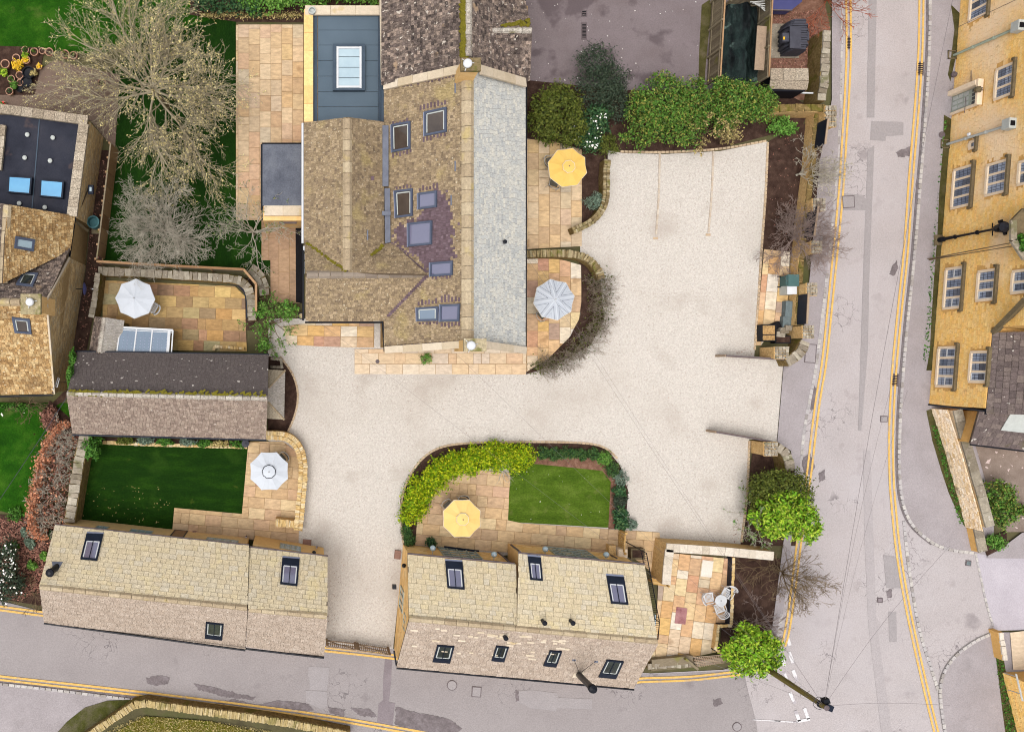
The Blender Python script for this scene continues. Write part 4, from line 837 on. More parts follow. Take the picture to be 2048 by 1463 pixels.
# parapet copings, chimneys, skylights
coping(t, (768, 172, 5.1), (920, 139, 8.3), 'cream', .42, .14, .9, 1); coping(t, (960, 140, 8.2), (1050, 166, 5.4), 'cream', .46, .14, .9, 2); coping(t, (770, 699, 5.2), (926, 688, 8.3), 'cream', .36, .12, 1.0, 3); coping(t, (972, 689, 8.1), (1051, 700, 5.2), 'cream', .36, .12, 1.0, 4)
chimney(t, 922, 115, 962, 141, 10, 7, (936, 125, 9), 1); chimney(t, 928, 676, 973, 702, 10, 7, (943, 690, 9), 2)
SK = [([(850.7, 223.7), (894.5, 214), (894.5, 263.7), (850.7, 272.5)], 'glass_dark'), ([(784.5, 249), (822, 242), (822, 297.5), (785.7, 305)], 'glass_dark'), ([(790.7, 381), (826.5, 376.5), (826.5, 431.5), (793, 436)], 'glass_dark'), ([(837.7, 386), (875, 381), (875, 414), (838, 419)], 'glass_lav'), ([(817.5, 446), (865.7, 440.5), (865, 488.5), (818, 493)], 'glass_lav'), ([(862, 524.7), (907, 521), (906.5, 549.7), (862, 553)], 'glass_lav'), ([(835, 614.7), (878, 612), (877.5, 641), (835.7, 642)], 'glass_blue'), ([(882, 608.5), (921.5, 607), (920, 642), (881.5, 643)], 'glass_lav')]
for q, gmat in SK: skylight(t, pw, q, 'grey_frame', gmat, 0, 0, .1, .12, (3, .1, 'blue_frame'), inner='offwhite' if gmat != 'glass_lav' else None)
for a in ((910, 176), (910, 332), (902, 400), (735, 470)): p = hit(pw, *a) if a[0] > 800 else P(a[0], a[1], 6.2); mb().box(p + V((0, 0, .05)), (.07, .5, .03)).build('roof_vent', M['lead'], t)
p = P(745, 356, 6.1); mb().box(p, (.16, .2, .06)).build('roof_vent', M['tile_purple'], t)
p = hit(pe, 1008, 484); mb().lathe(p, [(.09, -.02), (.09, .22), (.11, .24), (.05, .26)], 12).build('vent_pipe', M['black'], t)
gutter(t, [(605.5, 246), (605.5, 486)], 4.85, 'white', .07); gutter(t, [(606.5, 500), (606.5, 640)], 4.85, 'black', .06); gutter(t, [(610, 644), (764, 644)], 4.8, 'black', .05); gutter(t, [(765, 640), (769, 703)], 4.85, 'black', .05); gutter(t, [(1053, 170), (1052, 700)], 4.8, 'black', .04)
gutter(t, [(765, 246), (766, 181)], 4.6, 'trim_grey', .12, 'wall_trim')
for y in (497, 513, 528, 541): mb().box(P(608, y, 4.6), (.1, .3, .08)).build('pipe_bracket', M['white'], t)
# flat grey roof with lantern
m = mb(); fp = [P(*q, 3.9) for q in ((608, 12), (762, 12), (762, 246), (608, 246))]; m.prism([(p.x, p.y) for p in fp], 0, 3.5)
m.build('extension_wall', M['wallbed'], t); a, b = P(624, 30, 3.62), P(767, 246, 3.62)
m = mb(); y = a.y; k = 0
pn = [30, 60, 90, 121, 152, 183, 213, 246]
for y0, y1 in zip(pn, pn[1:]):
    p, q = P(636, y0 + .35, 3.62), P(756, y1 - .35, 3.62); mb().box(((p.x + q.x) / 2, (p.y + q.y) / 2, 3.6), (q.x - p.x, p.y - q.y, .05)).build('roof_panel', M['membrane'], t, at=((p.x + q.x) / 2, (p.y + q.y) / 2, 3.6))
for x0, x1 in ((625.5, 635), (756.5, 766)):
    p, q = P(x0, 30, 3.68), P(x1, 246, 3.68); mb().box(((p.x + q.x) / 2, (p.y + q.y) / 2, 3.62), (q.x - p.x, p.y - q.y, .12)).build('roof_edge_trim', M['trim_grey'], t)
coping(t, (617, 244, 3.85), (617, 30, 3.85), 'ashlar', .5, .14, .84, 5, up=0); coping(t, (610, 21, 3.85), (762, 21, 3.85), 'cream', .5, .14, 1.2, 6, up=0.003); coping(t, (764, 160, 4.2), (761, -30, 4.2), 'cream', .14, .2, 3, 7, 'parapet_trim')
c = P(624, 22, 4.0); mb().lathe((c.x, c.y, 3.85), [(.2, 0), (.2, .28), (.155, .28), (.15, .1), (0, .08)], 20).build('flue_cowl', M['offwhite'], t, at=c)
L0 = mb(); q = [P(666, 87, 3.95), P(730, 87, 3.95), P(730, 180, 3.95), P(666, 180, 3.95)]; q2 = [P(672.5, 92, 3.95), P(724, 92, 3.95), P(724, 176, 3.95), P(672.5, 176, 3.95)]
for i in range(4): j = (i + 1) % 4; L0.add([q[i], q[j], q2[j], q2[i], q[i] - V((0, 0, .3)), q[j] - V((0, 0, .3)), q2[j] - V((0, 0, .1)), q2[i] - V((0, 0, .1))], [(0, 1, 2, 3), (0, 1, 5, 4), (2, 3, 7, 6)])
lan = L0.build('roof_lantern', M['trim_grey'], t, at=q[0])
for k in range(4):
    y0, y1 = 92 + 21 * k + .6, 92 + 21 * (k + 1) - .6; p, r = P(673, y0, 3.9), P(723.5, y1, 3.9)
    mb().box(((p.x + r.x) / 2, (p.y + r.y) / 2, 3.86), (r.x - p.x, p.y - r.y, .02)).build('pane', M['glass_pale'], lan)
mb().box(P(675, 134, 3.9), (.11, 2.3, .04)).build('reveal', M['white'], lan); mb().box(P(721, 134, 3.9), (.11, 2.3, .04)).build('reveal', M['white'], lan); mb().box(P(698, 95, 3.905), (1.3, .1, .04)).build('reveal', M['white'], lan); mb().box(P(698, 173, 3.905), (1.3, .1, .04)).build('reveal', M['white'], lan)
# older dark wing at the top edge, with a cross gable
t = thing('old_wing', 'dark mossy tiled wing running off the top edge behind the stone house chimney', 'house', P(910, 40))
fp = footprint([(764, -300, 5), (764, 166, 5), (1046, 160, 5), (1046, -300, 5)], .2); m = mb(); m.prism([(p.x, p.y) for p in fp], 0, 5); fp = footprint([(985, 6, 5), (985, 160, 5), (1060, 160, 5), (1060, 6, 5)], .1); m.prism([(p.x, p.y) for p in fp], 0, 4.9); m.build('wall', M['gable_bed'], t)
roof(t, [(763, 170, 5.2), (763, -300, 5.2), (936, -300, 8.3), (936, 126, 8.3)], 'tile_dark', (.12, .22), (.19, .14), .028, 21)
roof(t, [(1052, -300, 5.2), (1050, 164, 5.2), (940, 130, 8.3), (938, -300, 8.3)], 'tile_dark', (.12, .24), (.2, .14), .034, 22)
roof(t, [(1049, 164, 5.2), (985, 62, 7.1), (1064, 60, 7.1), (1060, 160, 5.0)], 'tile_dark', (.14, .26), (.2, .16), .036, 23); roof(t, [(1048, -2, 5.0), (1064, 58, 7.1), (985, 60, 7.1), (1020, -2, 5.3)], 'tile_dark', (.14, .26), (.2, .16), .036, 24)
m = mb(); m.add([P(1063, 59, 6.9), P(1060, 160, 4.8), P(1050, -2, 4.8)], [(0, 1, 2)]); m.build('gable_wall', M['gable_bed'], t)
ridge(t, (984, 60, 7.1), (1064, 59, 7.1), 'ridge_barn', .5, .16, .06, 4); ridge(t, (937, -80, 8.35), (937, 112, 8.35), 'ridge_barn', .5, .2, .06, 5)
m = mb()
for k in range(320): y = rg.uniform(-40, 112); m.box(P(926.5 + rg.gauss(0, 2.2), y, 8.27 + rg.uniform(-.05, .05)), (rg.uniform(.08, .2), rg.uniform(.1, .25), .07), rg.random())
m.build('ridge_moss', M['moss'], t, kind='stuff')
m = mb()
for k in range(60): f = rg.random(); m.box(P(1000 + 58 * f, 52 - 14 * rg.random() * f, 7.0 - rg.random() * .25), (.14, .14, .06), rg.random())
m.build('verge_moss', M['moss'], t, kind='stuff')
ng = np.random.default_rng(3); pts = np.array([P(1020 + ng.normal() * 2.4, 20 + ng.normal() * 3, 5.9) for _ in range(90)]); leaf_mesh('valley_weed', pts, np.zeros_like(pts), .1, .5, M['fern'], t, ng)
# low flat-roofed extension on the west side
t = thing('flat_roof_extension', 'small flat grey-felted extension against the west wall of the large stone house', 'extension', P(565, 350))
fp = [P(*q, 2.7) for q in ((526, 287), (604, 287), (604, 440), (526, 440))]; mb().prism([(p.x, p.y) for p in fp], 0, 2.6).build('wall', M['wallbed'], t)
p, q = P(525, 288, 2.75), P(604, 411, 2.75); mb().box(((p.x + q.x) / 2, (p.y + q.y) / 2, 2.68), (q.x - p.x, p.y - q.y, .14)).build('roof', M['felt_grey'], t)
gutter(t, [(523.5, 288), (523.5, 420)], 2.72, 'black', .06); gutter(t, [(524, 286.5), (604, 286.5)], 2.72, 'black', .05)
coping(t, (528, 421, 2.72), (604, 421, 2.72), 'cream', .55, .14, .75, 9, up=0); c = P(576, 440, 2.2); mb().box(c, (.98, .38, .1)).box(c - V((0, .1, .1)), (.98, .12, .14)).build('door_canopy', M['iron'], t, at=c)

# ------------------------------------------------------------------ long barn with hipped porch
t = thing('barn', 'long low barn with a dark tiled north slope, mottled pinkish south slope and lichened ridge', 'barn', P(335, 790))
fp = footprint([(155, 703, 2.8), (537, 709, 2.8), (532, 876, 2.8), (145, 865, 2.8)], .2); m = mb(); m.prism([(p.x, p.y) for p in fp], 0, 2.75)
m.add([fp[0], fp[3], P(138, 787, 5.0)], [(0, 1, 2)]); m.add([fp[1], fp[2], P(533, 795, 5.0)], [(0, 1, 2)]); m.build('wall', M['wall_old'], t)
roof(t, [(155, 703, 2.8), (537, 709, 2.8), (535, 795, 5.2), (134, 786, 5.2)], 'tile_barn_n', (.2, .24), (.125, .115), .018, 31)
roof(t, [(145, 866, 2.7), (133, 788, 5.2), (535, 798, 5.2), (532, 877, 2.7)], 'tile_barn_s', (.17, .21), (.165, .15), .028, 32)
ridge(t, (133.5, 786, 5.22), (535, 796, 5.22), 'ridge_barn', .44, .15, .07, 6); gutter(t, [(152, 702), (538, 708.5)], 2.72, 'navy', .055); gutter(t, [(145, 868.5), (533, 879)], 2.62, 'navy', .055)
m = mb()
for k in range(150):
    f = rg.random() ** 1.5; m.box(P(140 + 390 * (f if rg.random() < .5 else rg.random()), 783 + 9 * f - rg.random() * 3, 5.2 + rg.uniform(-.03, .03)), (rg.uniform(.08, .3), .1, .06), rg.random())
m.build('ridge_moss', M['moss'], t, kind='stuff')
hp = [(536, 738, 2.45), (570, 740, 2.2), (568, 838, 2.2), (533, 836, 2.45)]
pch = thing('hipped_porch', 'small pale grey hipped porch roof on the east end of the barn', 'porch', P(552, 788))
fp = footprint([(536, 739, 2.1), (569, 741, 2.1), (567, 837, 2.1), (533, 835, 2.1)], .15); mb().prism([(p.x, p.y) for p in fp], 0, 2.05).build('wall', M['gable_bed'], pch)
M['tile_porch'] = mat('pale_porch_slate', [C(178, 170, 162), C(194, 186, 178), C(186, 178, 166)], piece=True, scale=8, var=.4, grain=.4, spots=[(C(226, 220, 212), 5, .66, .03, .6)])
M['tile_porch2'] = mat('buff_porch_slate', [C(188, 174, 152), C(200, 186, 164)], piece=True, scale=8, var=.2, grain=.25)
roof(pch, [(570, 740, 2.1), (568, 838, 2.1), (535, 803, 3.2), (536, 775, 3.2)], 'tile_porch', (.16, .3), (.17, .13), .018, 33)
roof(pch, [(536, 738, 2.1), (570, 740, 2.1), (536, 775, 3.2)], 'tile_porch2', (.14, .2), (.12, .1), .012, 34); roof(pch, [(568, 838, 2.1), (533, 836, 2.1), (535, 803, 3.2)], 'tile_porch2', (.14, .2), (.12, .1), .012, 35)
ridge(pch, (571, 739, 2.14), (537, 775, 3.22), 'ridge', .4, .06, .04, 7); ridge(pch, (569, 839, 2.14), (536, 803, 3.22), 'ridge', .4, .06, .04, 8)
# ------------------------------------------------------------------ small tiled shed and glass lean-to in the west courtyard
t = thing('small_shed', 'narrow dark tiled shed roof with white mortared ridge beside the glass lean-to', 'shed', P(212, 665))
fp = footprint([(192, 634, 2.2), (247, 640, 2.2), (237, 706, 2.2), (178, 704, 2.2)], .1); mb().prism([(p.x, p.y) for p in fp], 0, 2.1).build('wall', M['wall_old'], t)
roof(t, [(178, 706, 2.2), (190, 632, 2.2), (208, 634, 2.9), (198, 706, 2.9)], 'tile_dark', (.16, .2), (.15, .13), .025, 36); roof(t, [(249, 640, 2.2), (238, 706, 2.2), (201, 706, 2.9), (210, 634, 2.9)], 'tile_porch', (.16, .2), (.15, .13), .02, 37)
ridge(t, (209, 634, 2.92), (199, 704, 2.92), 'ridge_barn', .36, .17, .05, 9)
t = thing('glass_lean_to', 'white-framed glass lean-to roof against the north eave of the barn', 'conservatory', P(295, 680))
Aq = [P(241, 654, 2.15), P(346, 660, 2.15), P(343, 704, 2.5), P(234, 702, 2.5)]; nn = (Aq[1] - Aq[0]).cross(Aq[3] - Aq[0]).normalized(); nn = nn if nn.z > 0 else -nn
def lp_(f, g_): a = Aq[0] + (Aq[1] - Aq[0]) * f; b = Aq[3] + (Aq[2] - Aq[3]) * f; return a + (b - a) * g_
for f0, f1 in ((0, .31), (.31, .61), (.61, .93)): mb().shell([lp_(f0 + .01, .03), lp_(f1 - .01, .03), lp_(f1 - .01, .98), lp_(f0 + .01, .98)], nn, .012).build('pane', M['glass_blue'], t)
for f in (0, .31, .61, .93, 1.0): mb().bar(lp_(f, 0), lp_(f, 1), .07 if f != .93 else .16, .07, nn).build('rafter', M['white'], t)
mb().bar(lp_(0, 0), lp_(1, 0), .12, .08, nn).bar(lp_(0, .1), lp_(1, .1), .04, .05, nn).build('eaves_beam', M['white'], t)
m = mb()
for i in range(2): m.add([Aq[i * 3], V((*Aq[i * 3].xy, 0)), V((*Aq[i * 3 + 1 if i == 0 else 2].xy, 0)), Aq[i * 3 + 1 if i == 0 else 2]], [(0, 1, 2, 3)])
m.add([Aq[0], Aq[3], V((*Aq[3].xy, 0)), V((*Aq[0].xy, 0))], [(0, 1, 2, 3)]); m.build('glass_wall', M['glass_pale'], t)
for f in (.15, .46, .77): mb().bar(lp_(f, .98), lp_(f, .1), .012, .02, nn).build('glazing_bar', M['blue_frame'], t)
m = mb(); a = P(249, 668, 2.3)
for i in range(11):
    for j in range(5): m.box(lp_(.09 + .08 * i, .4 + .13 * j) + nn * .012, (.05, .05, .008), 0)
m.build('roof_dots', M['blue_frame'], t, kind='stuff')

# ------------------------------------------------------------------ cottages along the south lane
CT = dict(w=(.26, .52), h=(.36, .22), th=.026, gap=.007)
t = thing('southwest_cottage', 'cottage with yellowish stone-slate roof and short black flue, left of the driveway', 'cottage', P(360, 1180))
fp = footprint([(110, 1049, 3), (497, 1090, 3), (492, 1297, 2.6), (88, 1243, 2.6)], .16); m = mb(); m.prismv(fp, -.32); m.add([fp[0] - V((0, 0, .3)), fp[3], P(80, 1174, 5.4)], [(0, 1, 2)])
f2 = footprint([(499, 1084, 2.9), (655, 1111, 3), (648, 1312, 2.6), (494, 1290, 2.6)], .16); m.prismv(f2, -.32); m.add([f2[1] - V((0, 0, .3)), f2[2], P(653, 1231, 5.4)], [(0, 1, 2)]); m.build('wall', M['ashlar'], t)
pa = roof(t, [(110, 1049, 3), (498, 1090, 3), (495, 1214, 5.6), (78, 1172, 5.6)], 'tile_yel', seed=51, single=215, **CT)
pb = roof(t, [(499, 1094, 2.92), (655, 1112, 2.92), (655, 1230, 5.55), (496, 1216, 5.55)], 'tile_yel', seed=52, single=84, **CT)
pc = roof(t, [(88, 1243, 2.6), (79, 1174, 5.6), (495, 1217, 5.6), (491, 1297, 2.6)], 'tile_pink', (.15, .34), (.22, .12), .032, 53)
roof(t, [(492, 1292, 2.6), (496, 1219, 5.55), (655, 1233, 5.55), (648, 1312, 2.6)], 'tile_pink', (.15, .34), (.22, .12), .032, 54)
ridge(t, (79, 1173, 5.63), (494, 1215.5, 5.63), 'ridge', .6, .16, .06, 10); ridge(t, (497, 1218, 5.6), (654, 1232, 5.6), 'ridge', .6, .16, .06, 11)
gutter(t, [(110, 1047.5), (498, 1088.5)], 2.95, 'iron', .045); gutter(t, [(499, 1092), (656, 1110.5)], 2.9, 'iron', .045); gutter(t, [(88, 1245), (491, 1299)], 2.52, 'black', .06); gutter(t, [(491, 1296), (648, 1314)], 2.52, 'black', .06)
skylight(t, pa, [(173.3, 1067), (207, 1068.4), (194.6, 1120.8), (160.8, 1117.8)], 'navy', 'glass_lav', 1, .24, .09, .1, (0, .13, 'blue_frame'), inner='white'); skylight(t, pb, [(564.5, 1115.5), (599, 1118.5), (594.5, 1171.7), (560, 1167.5)], 'navy', 'glass_lav', 1, .24, .09, .1, (0, .14, 'blue_frame'), inner='white')
skylight(t, pc, [(444.5, 1276.5), (410, 1272.5), (412, 1241), (447.5, 1244.7)], 'navy', 'glass_black', 1, .2, .09, .1, (0, .08, 'blue_frame'), inner='offwhite')
a, b = hit(pa, 113, 1133), P(99.5, 1144.5, 5.6); fl = mb().shell([hit(pa, *q) + pa[1] * .03 for q in ((104, 1122), (126, 1123), (116, 1140), (106, 1140))], pa[1], .02).build('flue_plate', M['lead'], t); mb().tube([V((a.x, a.y, a.z - .1)), V((b.x, b.y, 5.6))], [.17, .17], 14).lathe((b.x, b.y, 5.5), [(.22, 0), (.23, .08), (.2, .16), (.08, .2)], 16).build('flue_pipe', M['black'], t)
# north wall: windows, door, downpipes
def ws(fp, i, j):
    a, b = V((*fp[i].xy, 0)), V((*fp[j].xy, 0)); d = (b - a).normalized(); n = V((-d.y, d.x, 0)); return a, d, (n if n.dot(sum((V((*p.xy, 0)) for p in fp), V()) / len(fp) - a) < 0 else -n)
def wall_window(t, w, px0, px1, z0, z1, frame, glassm, nv=2, nh=1, proud=.03, name='window', pane_name='pane', base_y=None, zq=None):
    a, d, n = w
    s0, s1 = [((P(p[0], p[1], p[2]) - a).dot(d)) for p in (px0, px1)]
    def pt(s, z, o=proud): return a + d * s + n * o + V((0, 0, z))
    m = mb(); fw = .06
    for q in ((s0, s0 + fw), (s1 - fw, s1)): m.add([pt(x, z, o) for o in (-.05, proud) for z in (z0, z1) for x in q], [(4, 5, 7, 6), (0, 4, 6, 2), (1, 5, 7, 3), (2, 3, 7, 6)])
    for q in ((z0, z0 + fw), (z1 - fw, z1)): m.add([pt(x, z, o) for o in (-.05, proud - .002) for z in q for x in (s0 + fw, s1 - fw)], [(4, 5, 7, 6), (0, 1, 5, 4), (2, 3, 7, 6)])
    for k in range(1, nv): s = s0 + (s1 - s0) * k / nv; m.add([pt(x, z, o) for o in (-.04, proud - .004) for z in (z0 + fw, z1 - fw) for x in (s - fw / 2, s + fw / 2)], [(4, 5, 7, 6), (0, 4, 6, 2), (1, 5, 7, 3)])
    for k in range(1, nh): z = z0 + (z1 - z0) * k / nh; m.add([pt(x, zz, o) for o in (-.04, proud - .006) for zz in (z - fw / 2.4, z + fw / 2.4) for x in (s0 + fw, s1 - fw)], [(4, 5, 7, 6), (0, 1, 5, 4), (2, 3, 7, 6)])
    f = m.build(name, M[frame], t, at=pt((s0 + s1) / 2, z0))
    for i in range(nv):
        for j in range(nh):
            x0, x1 = s0 + (s1 - s0) * i / nv + fw / 2, s0 + (s1 - s0) * (i + 1) / nv - fw / 2; y0, y1 = z0 + (z1 - z0) * j / nh + fw / 3, z0 + (z1 - z0) * (j + 1) / nh - fw / 3
            mb().add([pt(x0, y0, .008), pt(x1, y0, .008), pt(x1, y1, .008), pt(x0, y1, .008)], [(0, 1, 2, 3)]).build(pane_name, M[glassm], f)
    return f
w1, w2 = ws(fp, 0, 1), ws(f2, 0, 1)
wall_window(t, w1, (190, 1049, 2), (214, 1052, 2), 1.3, 2.4, 'sage', 'glass_pale', 2, 1); wall_window(t, w1, (258, 1056, 2), (303, 1062, 2), 1.2, 2.4, 'sage', 'glass_pale', 3, 1); wall_window(t, w1, (412, 1072, 2), (476, 1080, 2), 1.2, 2.4, 'sage', 'glass_pale', 4, 1)
dr = wall_window(t, w1, (345, 1062, 1), (372, 1066, 1), .05, 2.1, 'navy', 'wood_brown', 1, 1, name='door', pane_name='door_panel')
wall_window(t, w2, (559, 1094, 2), (602, 1100, 2), 1.0, 2.3, 'sage', 'glass_pale', 4, 2)
for a, z in (((389, 1066), 1.2), ((529, 1090), 1.4)): mb().box(P(*a, z) + V((0, .12, 0)), (.22, .06, .14)).build('wall_vent', M['brick'], t)
for a in ((493, 1071), (634, 1092)): mb().tube([P(a[0], a[1], .1), P(a[0] - 1, a[1] + 2, 2.8)], .045, 6).build('downpipe', M['iron'], t)
for a in ((628, 1104),): mb().lathe(P(*a, 1.9), [(.05, .2), (.12, 0), (0, -.02)], 10).build('wall_light', M['black'], t)

t = thing('southeast_cottage', 'cottage with yellowish stone-slate roof and tall stayed black flue, right of the driveway', 'cottage', P(1050, 1230))
fpa = footprint([(815, 1107, 3.3), (1030, 1127, 3.3), (1033, 1255, 3), (1030, 1352, 2.55), (793, 1332, 2.55)], .14)
fpb = footprint([(1038, 1105, 3.3), (1288, 1128, 3.3), (1300, 1320, 2.55), (1268, 1374, 2.55), (1036, 1350, 2.55)], .14)
m = mb(); m.prismv(fpa, -.3); m.add([fpa[0] - V((0, 0, .4)), fpa[4] + V((0, 0, .1)), P(818.5, 1236, 5.35)], [(0, 1, 2)]); m.prismv(fpb, -.3); m.add([fpb[1] - V((0, 0, .3)), fpb[3], P(1313, 1282, 5.35)], [(0, 1, 2)]); m.build('wall', M['wallbed'], t)
gl = [fpa[0], fpa[4], P(818.5, 1236, 5.35)]; o_ = V((-1, 0, 0))
lay(tiles([V((*fpa[0].xy, .03)), V((*fpa[4].xy, .03)), V((*fpa[4].xy, 2.3)), V((*fpa[0].xy, 2.95))], (.3, .55), (.2, .2), .012, .006, 60, out=o_, holes=[]), 'wall_stone', M['ashlar'], t, 0, 'wall_stones')
lay(tiles([V((*fpa[0].xy, 2.96)), V((*fpa[4].xy, 2.31)), V((P(818.5, 1236, 5.35).x, P(818.5, 1236, 5.35).y, 5.3))], (.3, .55), (.2, .2), .012, .006, 61, out=o_), 'wall_stone', M['ashlar'], t, 0, 'wall_stones')
for q, e in (((fpa[0], fpa[1]), 3.1), ((fpb[0], fpb[1]), 3.1)): lay(tiles([V((*q[0].xy, .03)), V((*q[1].xy, .03)), V((*q[1].xy, e)), V((*q[0].xy, e))], (.3, .55), (.2, .2), .01, .006, 62, out=V((0, 1, 0))), 'wall_stone', M['ashlar'], t, 0, 'wall_stones')
pa = roof(t, [(815, 1108, 3.3), (1032, 1128, 3.3), (1035, 1257, 5.6), (818, 1235, 5.6)], 'tile_yel', seed=71, single=150, **CT)
pb = roof(t, [(1037, 1106, 3.28), (1289, 1129, 3.28), (1316, 1281, 5.62), (1034, 1257, 5.62)], 'tile_yel', seed=72, single=148, **CT)
pc = roof(t, [(793, 1332, 2.7), (818, 1238, 5.6), (1316, 1283, 5.6), (1268, 1375, 2.7)], 'tile_pink', (.18, .4), (.24, .13), .03, 73); roof(t, [(1268, 1374, 2.75), (1315, 1284, 5.55), (1317, 1290, 5.4), (1299, 1318, 4.3)], 'tile_pink', (.18, .4), (.22, .13), .02, 74, deck=False)
ridge(t, (818, 1236.5, 5.63), (1315, 1282, 5.63), 'ridge', .62, .17, .06, 12)
gutter(t, [(815, 1105.5), (1029, 1125.5)], 3.25, 'iron', .05); gutter(t, [(1036, 1104), (1290, 1126.5)], 3.25, 'iron', .05); gutter(t, [(793, 1334.5), (1268, 1377.5)], 2.62, 'black', .06); gutter(t, [(793, 1330), (788, 1300)], 2.5, 'black', .05, 'downpipe')
m = mb()
for k in range(46):                      # pale replacement slates
    x = rg.uniform(820, 1130); y = 1250 + (x - 820) * .08 + (abs(rg.gauss(0, 9)) if rg.random() < .6 else rg.uniform(0, 46)); p = hit(pc, x, y); m.box(p + pc[1] * .05, (rg.uniform(.2, .5), .09, .03), -.08)
m.build('pale_slates', M['cream'], t, kind='stuff')
for q in ([(890, 1121.7), (924.5, 1124), (928.7, 1178.5), (894.5, 1175.5)],): skylight(t, pa, q, 'navy', 'glass_lav', 1, .24, .09, .1, (0, .13, 'blue_frame'), inner='white')
for q in ([(1055, 1112.5), (1081, 1115), (1085, 1161), (1060, 1158.7)], [(1212, 1151), (1247, 1154), (1255.7, 1208.7), (1221.5, 1206)]): skylight(t, pb, q, 'navy', 'glass_lav', 1, .24, .09, .1, (0, .13, 'blue_frame'), inner='white')
for q in ([(874.5, 1286.7), (908.7, 1289), (900, 1322.5), (865, 1319.7)], [(992, 1288), (1017.5, 1290.5), (1008, 1320), (982.5, 1317.5)], [(1099, 1297.5), (1123.5, 1299.5), (1112, 1330.5), (1086, 1327.5)], [(1213, 1316), (1247, 1319.5), (1231.5, 1353.5), (1196.5, 1350)]): skylight(t, pc, [q[2], q[3], q[0], q[1]], 'navy', 'glass_black', 1, .2, .09, .1, None, inner='offwhite')
for pl, x, y in ((pb, 1085, 1240), (pb, 1141, 1240), (pc, 1008, 1270)): p = hit(pl, x, y); mb().lathe(p, [(.1, -.05), (.1, .35), (.13, .37), (.13, .45), (.04, .5)], 12).build('vent_pipe', M['black'], t, at=p)
a, b = hit(pc, 1158, 1348), P(1185, 1375.5, 7.3); mb().tube([V((a.x, a.y, a.z - .1)), V((a.x + (b.x - a.x) * .5, a.y + (b.y - a.y) * .5, 5.3)), b], .17, 14).lathe((b.x, b.y, 7.25), [(.22, -.05), (.23, .1), (.2, .18), (.06, .24)], 16).build('flue_pipe', M['black'], t)
mb().shell([hit(pc, *q) + pc[1] * .045 for q in ((1148, 1344), (1168, 1340), (1166, 1352), (1144, 1352))], pc[1], .02).build('flue_plate', M['cream'], t)
for x, y in ((1148, 1317), (1192, 1320)): mb().tube([hit(pc, x, y), V((b.x - .2, b.y + .25, 5.9))], .012, 5).build('flue_stay', M['black'], t); mb().box(hit(pc, x, y) + pc[1] * .04, (.2, .12, .02)).build('stay_plate', M['lead'], t)
w3, w4, w5 = ws(fpa, 0, 1), ws(fpb, 0, 1), ws(fpa, 0, 4)
wall_window(t, w3, (880, 1099, 1), (957, 1107, 1), .06, 2.6, 'sage', 'glass_black', 4, 5, .06, name='glazed_door'); wall_window(t, w4, (1098, 1101, 1), (1182, 1109, 1), .06, 2.6, 'sage', 'glass_black', 4, 5, .06, name='glazed_door')
mb().bar(P(888, 1092, .1), P(958, 1101, .1), .1, .1).build('door_step', M['navy'], t); mb().bar(P(1096, 1097, .1), P(1178, 1105, .1), .1, .1).build('door_step', M['navy'], t)
wall_window(t, w5, (797, 1172, 1.2), (793, 1214, 1.2), .7, 2.3, 'sage', 'glass_pale', 3, 1, .05); wall_window(t, w5, (807, 1222, 3), (805, 1252, 3), 3.0, 3.9, 'sage', 'glass_pale', 2, 1, .05)
for a, b_, z in (((1022, 1088), (1040, 1102), .1), ((996, 1103), (1023, 1126), .1)): mb().tube([P(a[0], a[1], .6), P(b_[0], b_[1], 3.2)], .05, 6).build('downpipe', M['iron'], t)
mb().tube([P(1220, 1108, .5), P(1234, 1115, 2.6)], .04, 6).build('downpipe', M['iron'], t)
mb().box(P(788.5, 1172, 1.6), (.22, .22, .3)).build('floodlight', M['black'], t); mb().lathe(P(808, 1130, 2.2), [(.04, .2), (.13, 0), (0, -.02)], 10).build('wall_light', M['black'], t)
mb().box(P(1307, 1236, 2.0), (.06, .6, .5)).build('satellite_plate', M['glass_pale'], t)
for k, (x, y) in enumerate(((865.5, 1095), (988, 1107.5), (1090.5, 1097), (1212.5, 1108))):
    lm = thing('globe_lamp', ['clear globe lantern at the corner above the potted plant', 'clear globe lantern right of the first glazed door, near the downpipe', 'clear globe lantern left of the second glazed door', 'clear globe lantern above the stone trough'][k] + ' on the cottage wall', 'wall lamp', P(x, y, 2.1), 'globe lanterns on the cottage north wall')
    c = P(x, y, 2.2); mb().lathe((c.x, c.y, c.z), [(.02, -.17), (.1, -.14), (.16, -.05), (.17, .03), (.13, .12), (.06, .165), (.01, .175)], 18).build('globe', M['glass_pale'], lm, smooth=True); mb().tube([c + V((0, -.02, -.1)), c + V((.0, -.28, -.02)), c + V((0, -.42, -.1))], .022, 6).build('bracket', M['alu'], lm); mb().lathe((c.x, c.y, c.z), [(.05, .172), (.05, .2), (.02, .22)], 10).build('finial', M['white'], lm)
